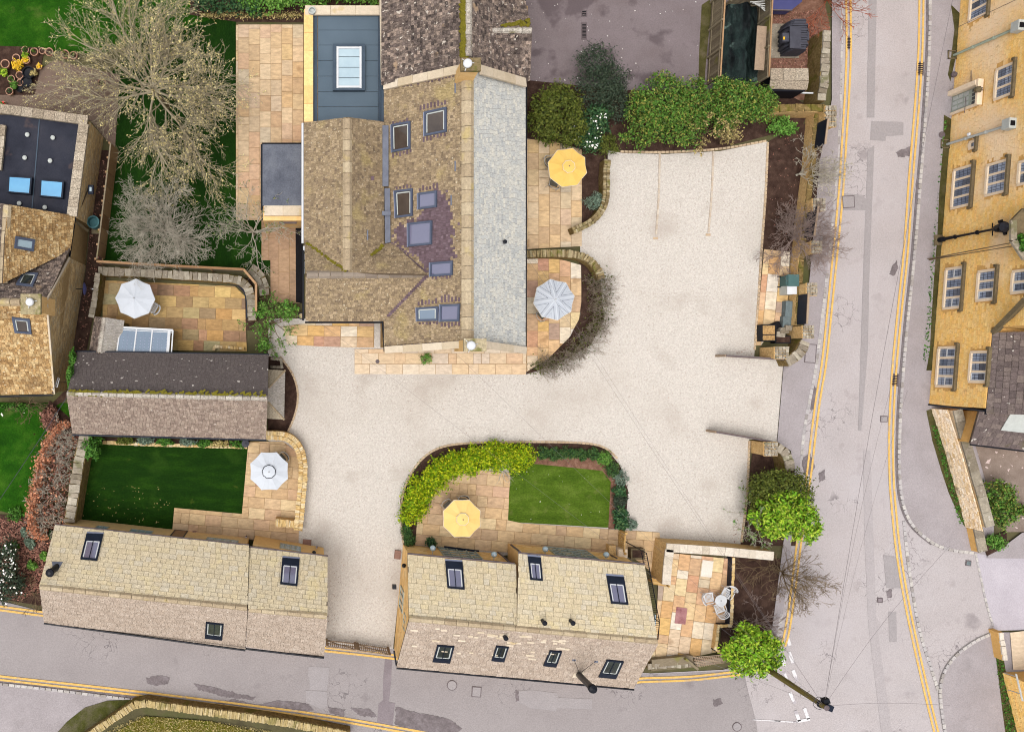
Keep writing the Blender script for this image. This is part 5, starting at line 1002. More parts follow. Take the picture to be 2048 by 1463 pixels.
# ------------------------------------------------------------------ neighbour's house on the left
t = thing('gabled_house', 'golden tiled stone house with big gable wall and black flat roof', 'house', P(80, 560))
fg = [P(0, 0, 0)] * 0
A_, B_, G_ = P(138, 515, 3.5), P(108, 784, 2.5), P(93, 603, 6.85)
m = mb(); x0 = P(-400, 500, 3).x
C0 = P(152, 432, 3.1)
m.prism([(x0, A_.y), (A_.x, A_.y), (B_.x, B_.y), (x0, B_.y)], 0, 2.4); m.add([V((A_.x, A_.y, 2.35)), V((B_.x, B_.y, 2.35)), V((G_.x, G_.y, 6.75)), V((A_.x, A_.y, 3.45))], [(0, 1, 2, 3)]); m.prism([(x0, C0.y), (C0.x - .1, C0.y), (A_.x - .02, A_.y - .1), (x0, A_.y - .1)], 0, 3.0); m.build('wall', M['gable_bed'], t)
o_ = V((1, 0, .0))
lay(tiles([V((A_.x, A_.y, .0)), V((B_.x, B_.y, .0)), V((B_.x, B_.y, 2.38)), V((A_.x, A_.y, 3.42))], (.16, .42), (.12, .12), .03, .006, 81, out=o_), 'wall_stone', M['gable_stone'], t, 0, 'wall_stones')
lay(tiles([V((A_.x, A_.y, 3.42)), V((B_.x, B_.y, 2.38)), V((G_.x, G_.y, 6.75))], (.16, .42), (.12, .12), .03, .006, 82, out=o_), 'wall_stone', M['gable_stone'], t, 0, 'wall_stones')
roof(t, [(140, 497, 3.5), (93, 600, 6.9), (-90, 600, 6.9), (-90, 500, 4.4), (0, 497, 4.0)], 'tile_dark', (.14, .26), (.2, .15), .03, 83)
pn = plane(P(140, 497, 3.5), P(93, 600, 6.9), P(-90, 600, 6.9))
psl = roof(t, [(108, 786, 2.4), (-90, 790, 2.4), (-90, 606, 6.9), (93, 606, 6.9)], 'tile_gold', (.14, .26), (.2, .15), .03, 84)
pcw = roof(t, [(141, 500, 3.42), (150, 431, 3.1), (14, 408, 6.4), (6, 566, 6.4)], 'tile_gold', (.14, .26), (.2, .15), .03, 85); roof(t, [(-90, 400, 3.6), (10, 407, 6.4), (3, 566, 6.4), (-90, 560, 3.6)], 'tile_dark', (.14, .26), (.2, .15), .03, 86)
ridge(t, (13, 409, 6.42), (5, 566, 6.42), 'ridge', .62, .22, .06, 13); ridge(t, (-60, 603, 6.92), (40, 603, 6.92), 'ridge', .5, .2, .06, 14); gutter(t, [(151, 432), (139, 514)], 3.05, 'black', .05); gutter(t, [(109, 745), (106, 786)], 2.5, 'black', .05); gutter(t, [(106, 789), (-60, 794)], 2.35, 'black', .05)
m = mb()
m.bar(P(139, 515, 3.5), P(94, 598, 6.88), .09, .1).bar(P(94, 608, 6.88), P(109, 786, 2.42), .09, .1); m.build('verge', M['cream'], t)
chimney(t, 41, 587, 81, 628, 8.2, 5.5, (58.5, 603, 8), 3)
skylight(t, pcw, [(30, 472), (68, 478.5), (65.5, 503), (27.5, 496)], 'grey_frame', 'glass_pale', 0, 0, .13, .1); skylight(t, pn, [(46, 545), (77.5, 548), (66, 574), (32.5, 570)], 'grey_frame', 'glass_black', 0, 0, .13, .1, inner='offwhite'); skylight(t, psl, [(24, 632), (60, 636), (64, 665.5), (30, 663)], 'grey_frame', 'glass_dark', 0, 0, .13, .1, inner='offwhite')
# flat roof with pebble-dashed parapet
q = [P(-200, 206, 3.3), P(4, 212, 3.3), P(177, 240, 3.3), P(151, 434, 3.3), P(0, 408, 3.3), P(-200, 400, 3.3)]; mb().prism([(p.x, p.y) for p in q], 0, 3.0).build('extension_wall', M['gable_bed'], t)
b0, b1 = V((*P(178, 242, 3.3).xy, 0)), V((*P(152, 434, 3.3).xy, 0)); lay(tiles([b0, b1, V((*b1.xy, 3.1)), V((*b0.xy, 3.1))], (.16, .42), (.12, .12), .03, .006, 87, out=o_), 'wall_stone', M['gable_stone'], t, 0, 'wall_stones')
q = [P(-200, 215, 3.12), P(11, 229, 3.12), P(159, 246, 3.12), P(138, 432, 3.12), P(0, 408, 3.12), P(-200, 404, 3.12)]; m = mb(); m.add(q, [tuple(range(6))]); m.build('flat_roof', M['felt'], t)
coping(t, (0, 217, 3.3), (176, 241, 3.3), 'cope_pebble', .5, .2, .55, 21, up=0); coping(t, (168, 248, 3.297), (144, 432, 3.297), 'cope_pebble', .55, .2, .5, 22, up=0); coping(t, (7, 250, 3.29), (-2, 340, 3.29), 'cope_pebble', .3, .2, .5, 23, up=0)
m = mb(); m.bar(P(79, 238, 3.14), P(64, 418, 3.14), .06, .02); m.build('roof_seam', M['trim_grey'], t)
for x0, y0, x1, y1, sk in ((16, 351, 64, 386, 3), (80, 358, 128, 394, 4)):
    q = [P(x0, y0, 3.45), P(x1, y0 + sk, 3.45), P(x1 - 3, y1 + 2, 3.45), P(x0 - 2, y1 - 2, 3.45)]; ins = [p + (sum(q, V()) / 4 - p) * .14 for p in q]; m = mb()
    for i in range(4): j = (i + 1) % 4; m.add([q[i], q[j], ins[j], ins[i], q[i] - V((0, 0, .35)), q[j] - V((0, 0, .35))], [(0, 1, 2, 3), (0, 1, 5, 4)])
    r_ = m.build('rooflight', M['navy'], t, at=q[0]); mb().add([p - V((0, 0, .01)) for p in ins], [(0, 1, 2, 3)]).build('pane', M['glass_cyan'], r_)
for x, y in ((56, 270), (107, 276), (51, 316), (101.5, 322), (40, 407), (91, 415)): c = P(x, y, 3.12); mb().lathe(c, [(.07, 0), (.07, .1), (.13, .12), (.12, .17), (.05, .21)], 14).build('roof_vent', M['offwhite'], t, at=c)
m = mb(); m.bar(P(177, 372, 1.8), P(153, 431, 3.0), .12, .12); m.build('waste_pipe', M['deck'], t); m = mb(); m.bar(P(145, 437, 3.0), P(176, 461, 1.2), .14, .1); m.build('string_course', M['dressed_dark'], t)
sdh = thing('satellite_dish', 'small dark satellite dish fixed to the big gable wall', 'satellite dish', P(157, 577, 2.0)); c = P(158, 577, 2.2); m = mb(); vs_ = []
for k in range(5):
    for j in range(16): a = j * math.pi / 8; r = .09 * k; vs_.append(c + V((.35 - r * r * .8 + .06, math.cos(a) * r, math.sin(a) * r)))
m.add(vs_, [(k * 16 + j, k * 16 + (j + 1) % 16, k * 16 + 16 + (j + 1) % 16, k * 16 + 16 + j) for k in range(4) for j in range(16)]); m.build('reflector', M['blue_car'], sdh, smooth=True); mb().tube([c + V((-.2, 0, -.1)), c + V((.3, 0, 0))], .025, 6).tube([c + V((.3, 0, -.3)), c + V((.75, 0, -.05))], .015, 5).build('arm', M['black'], sdh); mb().box(c + V((.75, 0, -.05)), (.08, .06, .06)).build('receiver', M['white'], sdh)
fll = thing('floodlight', 'black wall floodlight over the narrow alley beside the flat roof', 'floodlight', P(182, 378, 2)); mb().box(P(182, 379, 2.3), (.3, .5, .2)).build('housing', M['navy'], fll); mb().box(P(181, 378, 2.42), (.12, .24, .02)).build('lens', M['glass_pale'], fll)
aer = thing('aerial', 'white looped aerial on the lower end of the gable wall', 'aerial', P(118, 760, 2)); mb().tube([P(124, 728, 1.5), P(106, 778, 3.0)], .03, 6).build('mast', M['white'], aer); mb().tube([P(116, 755, 2.6), P(119, 756, 2.6), P(114, 774, 2.6), P(111, 772, 2.6), P(116, 755, 2.6)], .025, 6).build('loop', M['white'], aer); mb().tube([P(116, 764, 2.4), P(137, 762, 2.0)], .012, 5).build('arm', M['black'], aer)
# ------------------------------------------------------------------ sandstone terraces
def patio(px_, ang, size, m, seed, cols=False, base='mortar', jit=.3, z=.03, **k):
    b = structure('patio', px_, z, M[base]); slabs('paving_slab', px_, ang, size, M[m], b, z + .028, .03, seed, cols, jit=jit, **k); return b
patio([(472, 50), (607, 50), (607, 290), (523, 290), (523, 440), (472, 440)], 0, (.93, .64), 'slab', 1, True)
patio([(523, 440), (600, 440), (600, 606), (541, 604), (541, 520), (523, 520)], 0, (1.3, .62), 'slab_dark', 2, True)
patio([(1052, 278), (1110, 284), (1163, 300), (1163, 492), (1052, 498)], 0, (.96, .635), 'slab', 3, True)
patio([(1052, 516), (1120, 518), (1161, 530), (1162, 600), (1157, 638), (1136, 676), (1098, 714), (1052, 743)], 0, (.98, .64), 'slab_pink', 4, True)
patio([(709, 697), (1051, 697), (1051, 748), (709, 747)], 0, (.97, .62), 'slab_pale', 5); patio([(566, 652), (612, 646), (748, 646), (748, 694), (709, 694), (640, 692), (574, 688)], -.02, (.97, .62), 'slab_pink', 6)
patio([(206, 560), (470, 572), (490, 592), (492, 660), (494, 702), (345, 700), (206, 640)], -.035, (.96, .64), 'slab_mixed', 7)
patio([(497, 882), (566, 882), (590, 900), (602, 930), (597, 1084), (560, 1084), (345, 1060), (349, 1014), (484, 1026)], -.085, (.95, .64), 'slab_tan', 8)
patio([(905, 942), (950, 938), (1020, 944), (1015, 1043), (1240, 1058), (1240, 1104), (1130, 1102), (1030, 1104), (830, 1088), (835, 1030), (862, 978)], -.085, (.98, .64), 'slab_tan', 9)
patio([(1240, 1058), (1318, 1063), (1320, 1100), (1322, 1165), (1290, 1130), (1262, 1112), (1240, 1104)], -.06, (.95, .62), 'slab_tan', 10)
SEP = patio([(1340, 1104), (1462, 1116), (1452, 1252), (1434, 1252), (1430, 1302), (1292, 1330), (1312, 1240), (1316, 1150), (1326, 1150)], -.13, (1.0, .66), 'slab_pink', 11, True)
for x, y, l, mm in ((1362, 1230, 'plum coloured slab', 'plum'), (1414, 1136, 'bleached white slab', 'white_slab')):
    M[mm] = mat(mm + '_stone', [C(142, 88, 92), C(176, 126, 128), C(196, 148, 146)] if mm == 'plum' else [C(238, 230, 216), C(248, 242, 232)], scale=2.5, grain=.2); c = P(x, y, .107); o_ = mb().box(c, (.64, .96, .02), -.13).build('paving_slab', M[mm], SEP, at=c); o_['label'] = l
patio([(1527, 498), (1578, 504), (1574, 600), (1560, 640), (1520, 690), (1511, 690), (1516, 620)], -.1, (1.05, .66), 'slab_pink', 12, True)
# ------------------------------------------------------------------ garden walls
stone_wall('drystone_wall', 'mossy drystone wall curving round the bed beside the saturated yellow parasol', 'wall', [(1216, 318), (1213, 350), (1214, 388), (1209, 412), (1194, 434), (1176, 448), (1146, 460)], .9, .36, M['wall_old'], M['cope_old'], (.07, .15, .13), 2, 1, 2)
stone_wall('drystone_wall', 'mossy drystone wall with upright coping above the striped parasol terrace', 'wall', [(1053, 507), (1110, 505), (1152, 507), (1178, 516), (1196, 534), (1205, 556)], .9, .42, M['wall_old'], M['cope_old'], (.06, .14, .22), 2, 2)
stone_wall('drystone_wall', 'honey coloured drystone wall curving round the scalloped white parasol terrace', 'wall', [(532, 870), (556, 870), (578, 874), (595, 890), (604, 912), (607, 940), (603, 990), (596, 1060)], .95, .5, M['wall_new'], M['cope_new'], (.07, .13, .13), 2, 3, 2)
stone_wall('drystone_wall', 'short honey drystone return wall at the foot of the scalloped white parasol terrace', 'wall', [(591, 1048), (570, 1046), (551, 1044)], .95, .42, M['wall_new'], M['cope_new'], (.06, .1, .14), 0, 4)
stone_wall('garden_wall', 'thick old rubble wall with ivy between the copper beech hedge and the shaded lawn', 'wall', [(170, 866), (160, 908), (150, 966), (138, 1044)], 1.7, .62, M['wall_old'], M['cope_grey'], (.25, .5, .1), 0, 5)
stone_wall('edging_wall', 'low cream stone edging in front of the bed under the barn eave', 'wall', [(205, 884), (330, 889), (494, 893)], .2, .2, M['wall_new'], M['cope_new'], (.12, .26, .1), 0, 6)
stone_wall('retaining_wall', 'mossy rubble retaining wall along the top of the courtyard with the plain white parasol', 'wall', [(196, 541), (300, 546), (400, 552), (474, 557), (494, 570), (502, 592), (504, 640)], 1.0, .5, M['wall_old'], M['cope_grey'], (.18, .4, .12), 1, 7)
m_ = thing('plinth', 'black painted plinth at the foot of the courtyard retaining wall', 'plinth', P(340, 556))
m = mb(); pts = [P(*q, .4) for q in smooth_path([(214, 549), (300, 553), (400, 559), (470, 565), (488, 578), (494, 596), (495, 636)], 1)]
for a, b in zip(pts, pts[1:]): m.bar(V((a.x, a.y, .2)), V((b.x, b.y, .2)), .14, .4)
m.build('plinth_face', M['navy'], m_)
stone_wall('boundary_wall', 'narrow grey stone wall beside the dark alley, left of the plain white parasol', 'wall', [(195, 545), (190, 590), (182, 634)], 1.5, .3, M['wall_old'], M['cope_grey'], (.2, .4, .1), 0, 8)
stone_wall('courtyard_wall', 'honey stone wall with pale gravelled top, upright leg beside the cottage stair', 'wall', [(1340, 1098), (1336, 1130), (1333, 1168)], 1.7, .46, M['wall_new'], M['cope_pale'], (.3, .5, .1), 0, 9, flat=True)
stone_wall('courtyard_wall', 'honey stone wall with pale gravelled top along the foot of the gravel yard', 'wall', [(1333, 1094), (1440, 1101), (1548, 1111)], 1.7, .46, M['wall_new'], M['cope_pale'], (.3, .5, .1), 0, 10, flat=True)
ew = stone_wall('edging_wall', 'low wall with ochre coping behind the white metal bistro set', 'wall', [(1468, 1114), (1463, 1250), (1438, 1251), (1432, 1298), (1446, 1308)], .55, .14, M['wall_new'], M['cope_new'], (.1, .25, .08), 0, 11)
m = mb(); pts = [P(*q, .25) for q in ((1461, 1112), (1455, 1248), (1434, 1248), (1427, 1298))]
for a, b in zip(pts, pts[1:]): m.bar(a, b, .14, .5)
m.build('plinth', M['navy'], ew)
stone_wall('lane_wall', 'low stone wall with upright coping beside the south lane at the bottom edge', 'wall', [(150, 1490), (190, 1462), (240, 1428), (276, 1404), (330, 1412), (420, 1424), (512, 1436), (600, 1450), (700, 1470)], .9, .42, M['wall_old'], M['cope_lane'], (.08, .14, .2), 1, 12)
hw = stone_wall('boundary_wall', 'tall golden stone wall with grey coping running down from the hotel corner', 'wall', [(1916, 818), (1926, 858), (1938, 900), (1958, 968), (1981, 1052)], 1.45, .5, M['pale_wall'], M['cope_grey'], (.6, 1.0, .1), 0, 13, flat=True)
pts = [P(*q) for q in ((1861, 816), (1888, 900), (1920, 1014), (1929, 1052))]
for a, b in zip(pts, pts[1:]): lay(tiles([a, b, b + V((0, 0, 1.36)), a + V((0, 0, 1.36))], (.16, .36), (.1, .1), .04, .006, 90, out=V((-1, -.3, 0))), 'wall_stone', M['pale_wall'], hw, 0, 'wall_stones')
stone_wall('boundary_wall', 'low dark coped end of the wall below the hotel, by the curved kerb', 'wall', [(1957, 1056), (1967, 1102)], .7, .5, M['hotel_bed'], M['cope_grey'], (.5, .8, .1), 0, 14, flat=True)
stone_wall('boundary_wall', 'mossy ochre wall dividing the dark soil bed from the slate-roofed hut', 'wall', [(1545, 216), (1590, 214), (1650, 215)], 1.4, .4, M['wall_new'], M['wall_old'], (.2, .4, .12), 0, 15)
stone_wall('boundary_wall', 'weathered stone wall with rounded top between the narrow pavement and the oil tank', 'wall', [(1655, 60), (1652, 118), (1650, 160), (1644, 200)], 1.5, .45, M['wall_old'], M['cope_grey'], (.2, .45, .12), 0, 16)
stone_wall('boundary_wall', 'low stone wall carrying black panels along the roadside planting bed', 'wall', [(1636, 214), (1626, 330), (1612, 440), (1602, 540), (1597, 650)], .93, .3, M['wall_new'], M['wall_old'], (.25, .5, .08), 0, 17)
def pier(label, x0, y0, x1, y1, z, group='stone gate piers along the road'):
    a, b = P(x0, y1, z), P(x1, y0, z); c = (a + b) / 2; sx, sy = b.x - a.x, b.y - a.y; t = thing('gate_pier', label, 'pier', (c.x, c.y, 0), group); rg = random.Random(int(x0))
    mb().box((c.x, c.y, z / 2 - .06), (sx * .92, sy * .92, z - .12)).build('shaft', M['wall_new'], t); mb().box((c.x, c.y, z - .05), (sx, sy, .1)).build('cap_bed', M['wallbed'], t)
    for i in range(4):
        for j in range(4): mb().box((a.x + sx * (i + .5) / 4, a.y + sy * (j + .5) / 4, z + .02), (sx / 4.6, sy / 4.6, rg.uniform(.06, .16)), rg.uniform(-.3, .3)).build('cap_stone', M['cope_grey'], t, at=(a.x + sx * (i + .5) / 4, a.y + sy * (j + .5) / 4, z))
pier('rough stone pier at the top end of the roadside black panels', 1650, 211, 1672, 254, 1.55); pier('rough stone pier behind the pale bare shrub', 1625, 396, 1650, 422, 1.55); pier('rough stone pier above the purplish bare shrub', 1622, 481, 1643, 506, 1.55); pier('rough stone pier beside the green bin and white box', 1613, 565, 1634, 591, 1.7); pier('rough stone pier below the blue-black panel', 1605, 650, 1627, 676, 1.6); pier('square stone gate pier at the upper open gate', 1549, 692, 1577, 717, 1.66); pier('square stone gate pier at the lower open gate', 1528, 883, 1555, 911, 1.5)
for k, (a, b) in enumerate((((1617, 255), (1611, 304)), ((1598, 424), (1590, 480)), ((1579, 592), (1576, 650)))):
    p, q = P(*a), P(*b); t = thing('boundary_panel', ['black panel with pale rail below the topmost roadside pier', 'black panel half hidden by the purplish bare shrub', 'blue-black panel between two roadside piers by the bins'][k], 'panel', p, 'black panels on the roadside wall')
    mb().bar(p + V((0, 0, 1.36)), q + V((0, 0, 1.36)), .05, .9).build('panel', M['navy'], t); mb().bar(p + V((.03, 0, 1.84)), q + V((.03, 0, 1.84)), .1, .06).build('rail', M['wood_gate'], t)
stone_wall('curved_wall', 'grey curved quadrant wall beside the upper gate pier', 'wall', [(1612, 682), (1604, 702), (1588, 716), (1574, 722)], 1.1, .6, M['wall_old'], M['cope_grey'], (.2, .4, .1), 2, 18)
stone_wall('curved_wall', 'grey curved quadrant wall beside the lower gate pier', 'wall', [(1556, 893), (1572, 904), (1580, 924), (1582, 940)], 1.3, .5, M['wall_old'], M['cope_grey'], (.2, .4, .1), 2, 19)
stone_wall('planter_wall', 'small triangular stone planter at the north corner of the barn porch', 'planter', [(541, 716), (562, 718), (564, 734), (541, 733)], .5, .14, M['wall_old'], M['cope_grey'], (.15, .3, .06), 0, 20)
stone_wall('planter_wall', 'low cream edged planter against the north eave of the barn', 'planter', [(427, 700), (429, 692), (488, 696)], .4, .14, M['wall_new'], M['cope_new'], (.1, .2, .08), 0, 21)
stone_wall('rubble_bank', 'rough pale boulder bank between the courtyard fence and the side passage', 'rockery', [(500, 535), (516, 548), (526, 566), (529, 590)], .7, .6, M['wall_old'], M['cope_grey'], (.2, .45, .16), 1, 22, 2)
stone_wall('boundary_wall', 'mossy grey sill wall under the trellis beside the south lane', 'wall', [(1296, 1332), (1340, 1330), (1390, 1328), (1448, 1318)], .5, .3, M['wall_old'], M['cope_grey'], (.1, .24, .1), 1, 23)
t = thing('flower_trough', 'brown stone trough and pillar at the cottage corner beside the small gate', 'trough', P(1265, 1102)); c = P(1276, 1107, .6); mb().box(c - V((0, 0, .3)), (.8, .62, .6)).build('trough', M['dressed_dark'], t); mb().box(c + V((0, .02, -.04)), (.64, .42, .12)).build('soil', M['soil'], t); p = P(1246, 1106, .9); mb().box(p - V((0, 0, .45)), (.52, .5, .9)).build('pillar', M['dressed'], t); mb().box(p + V((-.5, .1, -.6)), (.4, .6, .6)).build('step', M['wall_new'], t)
t = thing('stepped_buttress', 'mossy timber sleeper bank beside the south lane', 'retaining bank', P(1340, 1322))
for k, (a, b, w, z) in enumerate((((1302, 1324), (1384, 1316), .45, .35), ((1300, 1334), (1392, 1326), .3, .22))): mb().bar(P(*a, z), P(*b, z), w, .3).build('sleeper', M['wood_old'], t)
mb().bar(P(1368, 1314, .5), P(1393, 1335, .5), .14, .5).build('end_board', M['wood_old'], t)
t = thing('trellis', 'pale diamond trellis beside the south lane under the round bright shrub', 'trellis', P(1415, 1325)); m = []
for k in range(14): a = P(1390 + k * 4.2, 1312 + k * .2 - k * .4, .75); b = P(1396 + k * 4.2, 1334 - k * .9, .55); mb().bar(a, b, .03, .02).build('lath', M['wood_gate'], t)
for k in range(7): mb().bar(P(1386 + k, 1313 + k * 3.1, .76 - k * .028), P(1449, 1308 + k * 2.6, .76 - k * .028), .03, .02).build('lath', M['wood_gate'], t)
# ------------------------------------------------------------------ gates, fences, railings
t = thing('garden_gate', 'small honey timber garden gate with diagonal brace beside the cottage terrace', 'gate', P(1238, 1078)); a, b = P(1238, 1059), P(1236, 1099)
for p in (a, b): mb().box(p + V((.06, 0, .5)), (.13, .13, 1.0)).build('post', M['wood_new'], t)
mb().bar(a + V((0, -.1, .95)), b + V((0, .1, .95)), .07, .09).build('rail', M['wood_new'], t); mb().bar(a + V((0, -.1, .2)), b + V((0, .1, .2)), .07, .09).build('rail', M['wood_new'], t); mb().bar(a + V((.05, -.1, .9)), b + V((.05, .1, .2)), .05, .08).build('brace', M['wood_new'], t)
for k in range(7): p = a + (b - a) * ((k + 1) / 8); mb().box(p + V((-.04, 0, .55)), (.025, .1, .95)).build('slat', M['wood_new'], t)
def leaf(label, a, b, h, n, group, m='wood_gate'):
    a, b = P(*a), P(*b); t = thing('field_gate', label, 'gate', a, group); d = (b - a).normalized()
    for p in (a, b): mb().box(p + V((0, 0, h / 2)), (.11, .11, h)).build('stile', M[m], t)
    for z in (.2, h * .55, h - .04): mb().bar(a + V((0, 0, z)), b + V((0, 0, z)), .06, .1).build('rail', M[m], t)
    mb().bar(a + V((0, 0, .25)), b + V((0, 0, h - .1)), .045, .09).build('brace', M[m], t)
    for k in range(n): p = a + (b - a) * ((k + .7) / (n + .4)); mb().bar(p + V((0, .035, .1)), p + V((0, .035, h - .02)), .075, .025, d).build('slat', M[m], t)
    return t
leaf('left leaf of the weathered timber driveway gate between the two cottages', (653, 1277), (710, 1284), 1.35, 14, 'driveway gates'); leaf('right leaf of the weathered timber driveway gate between the two cottages', (714, 1285), (776, 1294), 1.35, 15, 'driveway gates')
def sidegate(label, a, b, h):
    a, b = P(*a), P(*b); t = thing('timber_gate', label, 'gate', a, 'open entrance gates'); L = (b - a).length; n = 22
    for k in range(n): p = a + (b - a) * ((k + .5) / n); mb().box(p + V((0, 0, h / 2)), (L / n * .9, .04, h - .12), math.atan2((b - a).y, (b - a).x)).build('board', M['wood_gate'], t)
    mb().bar(a + V((0, 0, h)), b + V((0, 0, h)), .09, .07).build('top_rail', M['iron'], t); mb().bar(a + V((0, .05, .3)), b + V((0, .05, .3)), .05, .1).build('rail', M['wood_gate'], t); mb().box(a + V((0, 0, h / 2)), (.12, .12, h)).build('stile', M['wood_gate'], t)
sidegate('open timber entrance gate seen edge-on at the upper gate pier', (1432, 711), (1545, 718), 1.2); sidegate('open timber entrance gate seen edge-on at the lower gate pier', (1413, 860), (1518, 878), 1.2)
def fence(name, label, a, b, h, step, m, rails=(.3, 1.5), posts=4, gap=.9, cap=None, side=1):
    a, b = P(*a), P(*b); t = thing(name, label, 'fence', a); d = (b - a); L = d.length; d.normalize(); n = V((-d.y, d.x, 0)) * side; k = int(L / step); rg = random.Random(k)
    for i in range(k): p = a + d * ((i + .5) * step); mb().box(p + V((0, 0, h / 2 + rg.uniform(-.01, .01))), (step * gap, .025, h), math.atan2(d.y, d.x)).build('board', M[m], t, at=p)
    for z in rails: mb().bar(a + n * -.05 + V((0, 0, z)), b + n * -.05 + V((0, 0, z)), .04, .08).build('rail', M[m], t)
    for i in range(posts): p = a + d * (L * i / (posts - 1)) - n * .08; mb().box(p + V((0, 0, h / 2)), (.1, .1, h + .06)).build('post', M[m], t)
    if cap: mb().bar(a + V((0, 0, h + .02)), b + V((0, 0, h + .02)), .08, .05).build('cap_rail', M[cap], t)
    return t
fence('panel_fence', 'tan timber panel fence between the dark alley and the big shaded lawn', (236, 302), (209, 525), 1.85, .8, 'wood_brown', (.3, 1.6), 9, .97, 'wood_old')
fence('board_fence', 'mossy silvered board fence on the left side of the dark netting', (1423, 6), (1413, 172), 1.65, .14, 'wood_old', posts=4, cap='wood_brown')
fence('board_fence', 'silvered board fence on the right side of the dark netting', (1516, -8), (1508, 172), 1.6, .14, 'wood_old', posts=4, cap='wood_brown')
fence('board_fence', 'dark short cross fence at the top of the dark netting', (1440, 16), (1512, 14), 1.3, .14, 'wood_old', posts=2)
t = thing('pergola_beam', 'thin tan timber rail fence above the courtyard retaining wall', 'fence', P(340, 530)); pts = [P(194, 522, 1.9), P(350, 531, 1.9), P(487, 538, 1.9), P(512, 567, 1.9), P(512, 620, 1.9)]
for a, b in zip(pts, pts[1:]): mb().bar(a, b, .13, .07).build('top_rail', M['wood_brown'], t)
for p in pts + [P(270, 526, 1.9), P(420, 535, 1.9)]: mb().box((p.x, p.y, .95), (.09, .09, 1.9)).build('post', M['wood_brown'], t)
for a, b in zip(pts, pts[1:]): mb().bar(a - V((0, 0, .9)), b - V((0, 0, .9)), .03, 1.2).build('panel', M['wood_old'], t)
t = thing('stair_railing', 'black iron railing with many bars along the east gable of the cottage', 'railing', P(1290, 1200)); bt, tp = [(1284, 1104), (1306, 1230), (1304, 1268)], [(1293, 1105), (1319, 1243), (1316, 1277)]; zb, zt = 3.0, 3.55
bp, tpp = [P(x, y, 2.55) for x, y in ((1283, 1103), (1309, 1243), (1306, 1276))], [P(x, y, 3.2) for x, y in tp]
for pp in (bp, tpp): mb().tube(pp, .025, 5).build('rail', M['black'], t)
for k in range(40):
    f = (k + .5) / 40; i, g_ = (0, f / .8) if f < .8 else (1, (f - .8) / .2); mb().tube([bp[i] + (bp[i + 1] - bp[i]) * g_, tpp[i] + (tpp[i + 1] - tpp[i]) * g_], .012, 4).build('bar', M['black'], t)
for p in tpp: mb().tube([V((p.x, p.y, 0)), p], .03, 5).build('post', M['black'], t)
t = thing('slatted_screen', 'small honey slatted screen at the lower end of the courtyard wall', 'screen', P(1312, 1166))
for k in range(6): mb().bar(P(1303 + k * .6, 1155 + k * 2.2, .9), P(1332, 1163 + k * 1.5, .9), .05, .04).build('slat', M['wood_new'], t)
mb().box(P(1303, 1162, .45), (.08, .08, .9)).build('post', M['wood_new'], t); mb().box(P(1332, 1168, .45), (.08, .08, .9)).build('post', M['wood_new'], t)

# ------------------------------------------------------------------ golden stone hotel on the right
t = thing('hotel', 'tall golden limestone building with leaded mullioned windows, facade facing the road', 'hotel', P(1890, 400))
p0, p1 = P(1919, 0), P(1856, 808); wd = (p1 - p0).normalized(); wo = V((wd.y, -wd.x, 0)); wo = wo if wo.x < 0 else -wo; wpl = (p0, wo)
n0 = p0 - wd * 26; Ls = (P(1868, 660) - n0).dot(wd); Le = (p1 - n0).dot(wd)
def wp(s, z, o=0.0): return n0 + wd * s + wo * o + V((0, 0, z))
m = mb(); q = [n0, p1, p1 - wo * 14, n0 - wo * 14]
m.prism([(wp(0, 0).x, wp(0, 0).y), (wp(Ls, 0).x, wp(Ls, 0).y), (wp(Ls, 0) - wo * 14).xy, (wp(0, 0) - wo * 14).xy], 0, 9.0); m.prism([wp(Ls - .01, 0).xy, wp(Le, 0).xy, (wp(Le, 0) - wo * 14).xy, (wp(Ls - .01, 0) - wo * 14).xy], 0, 4.2); m.build('wall', M['hotel_bed'], t)
WIN = []
def swz(px, py): h_ = hit(wpl, px, py); return (h_ - n0).dot(wd), h_.z
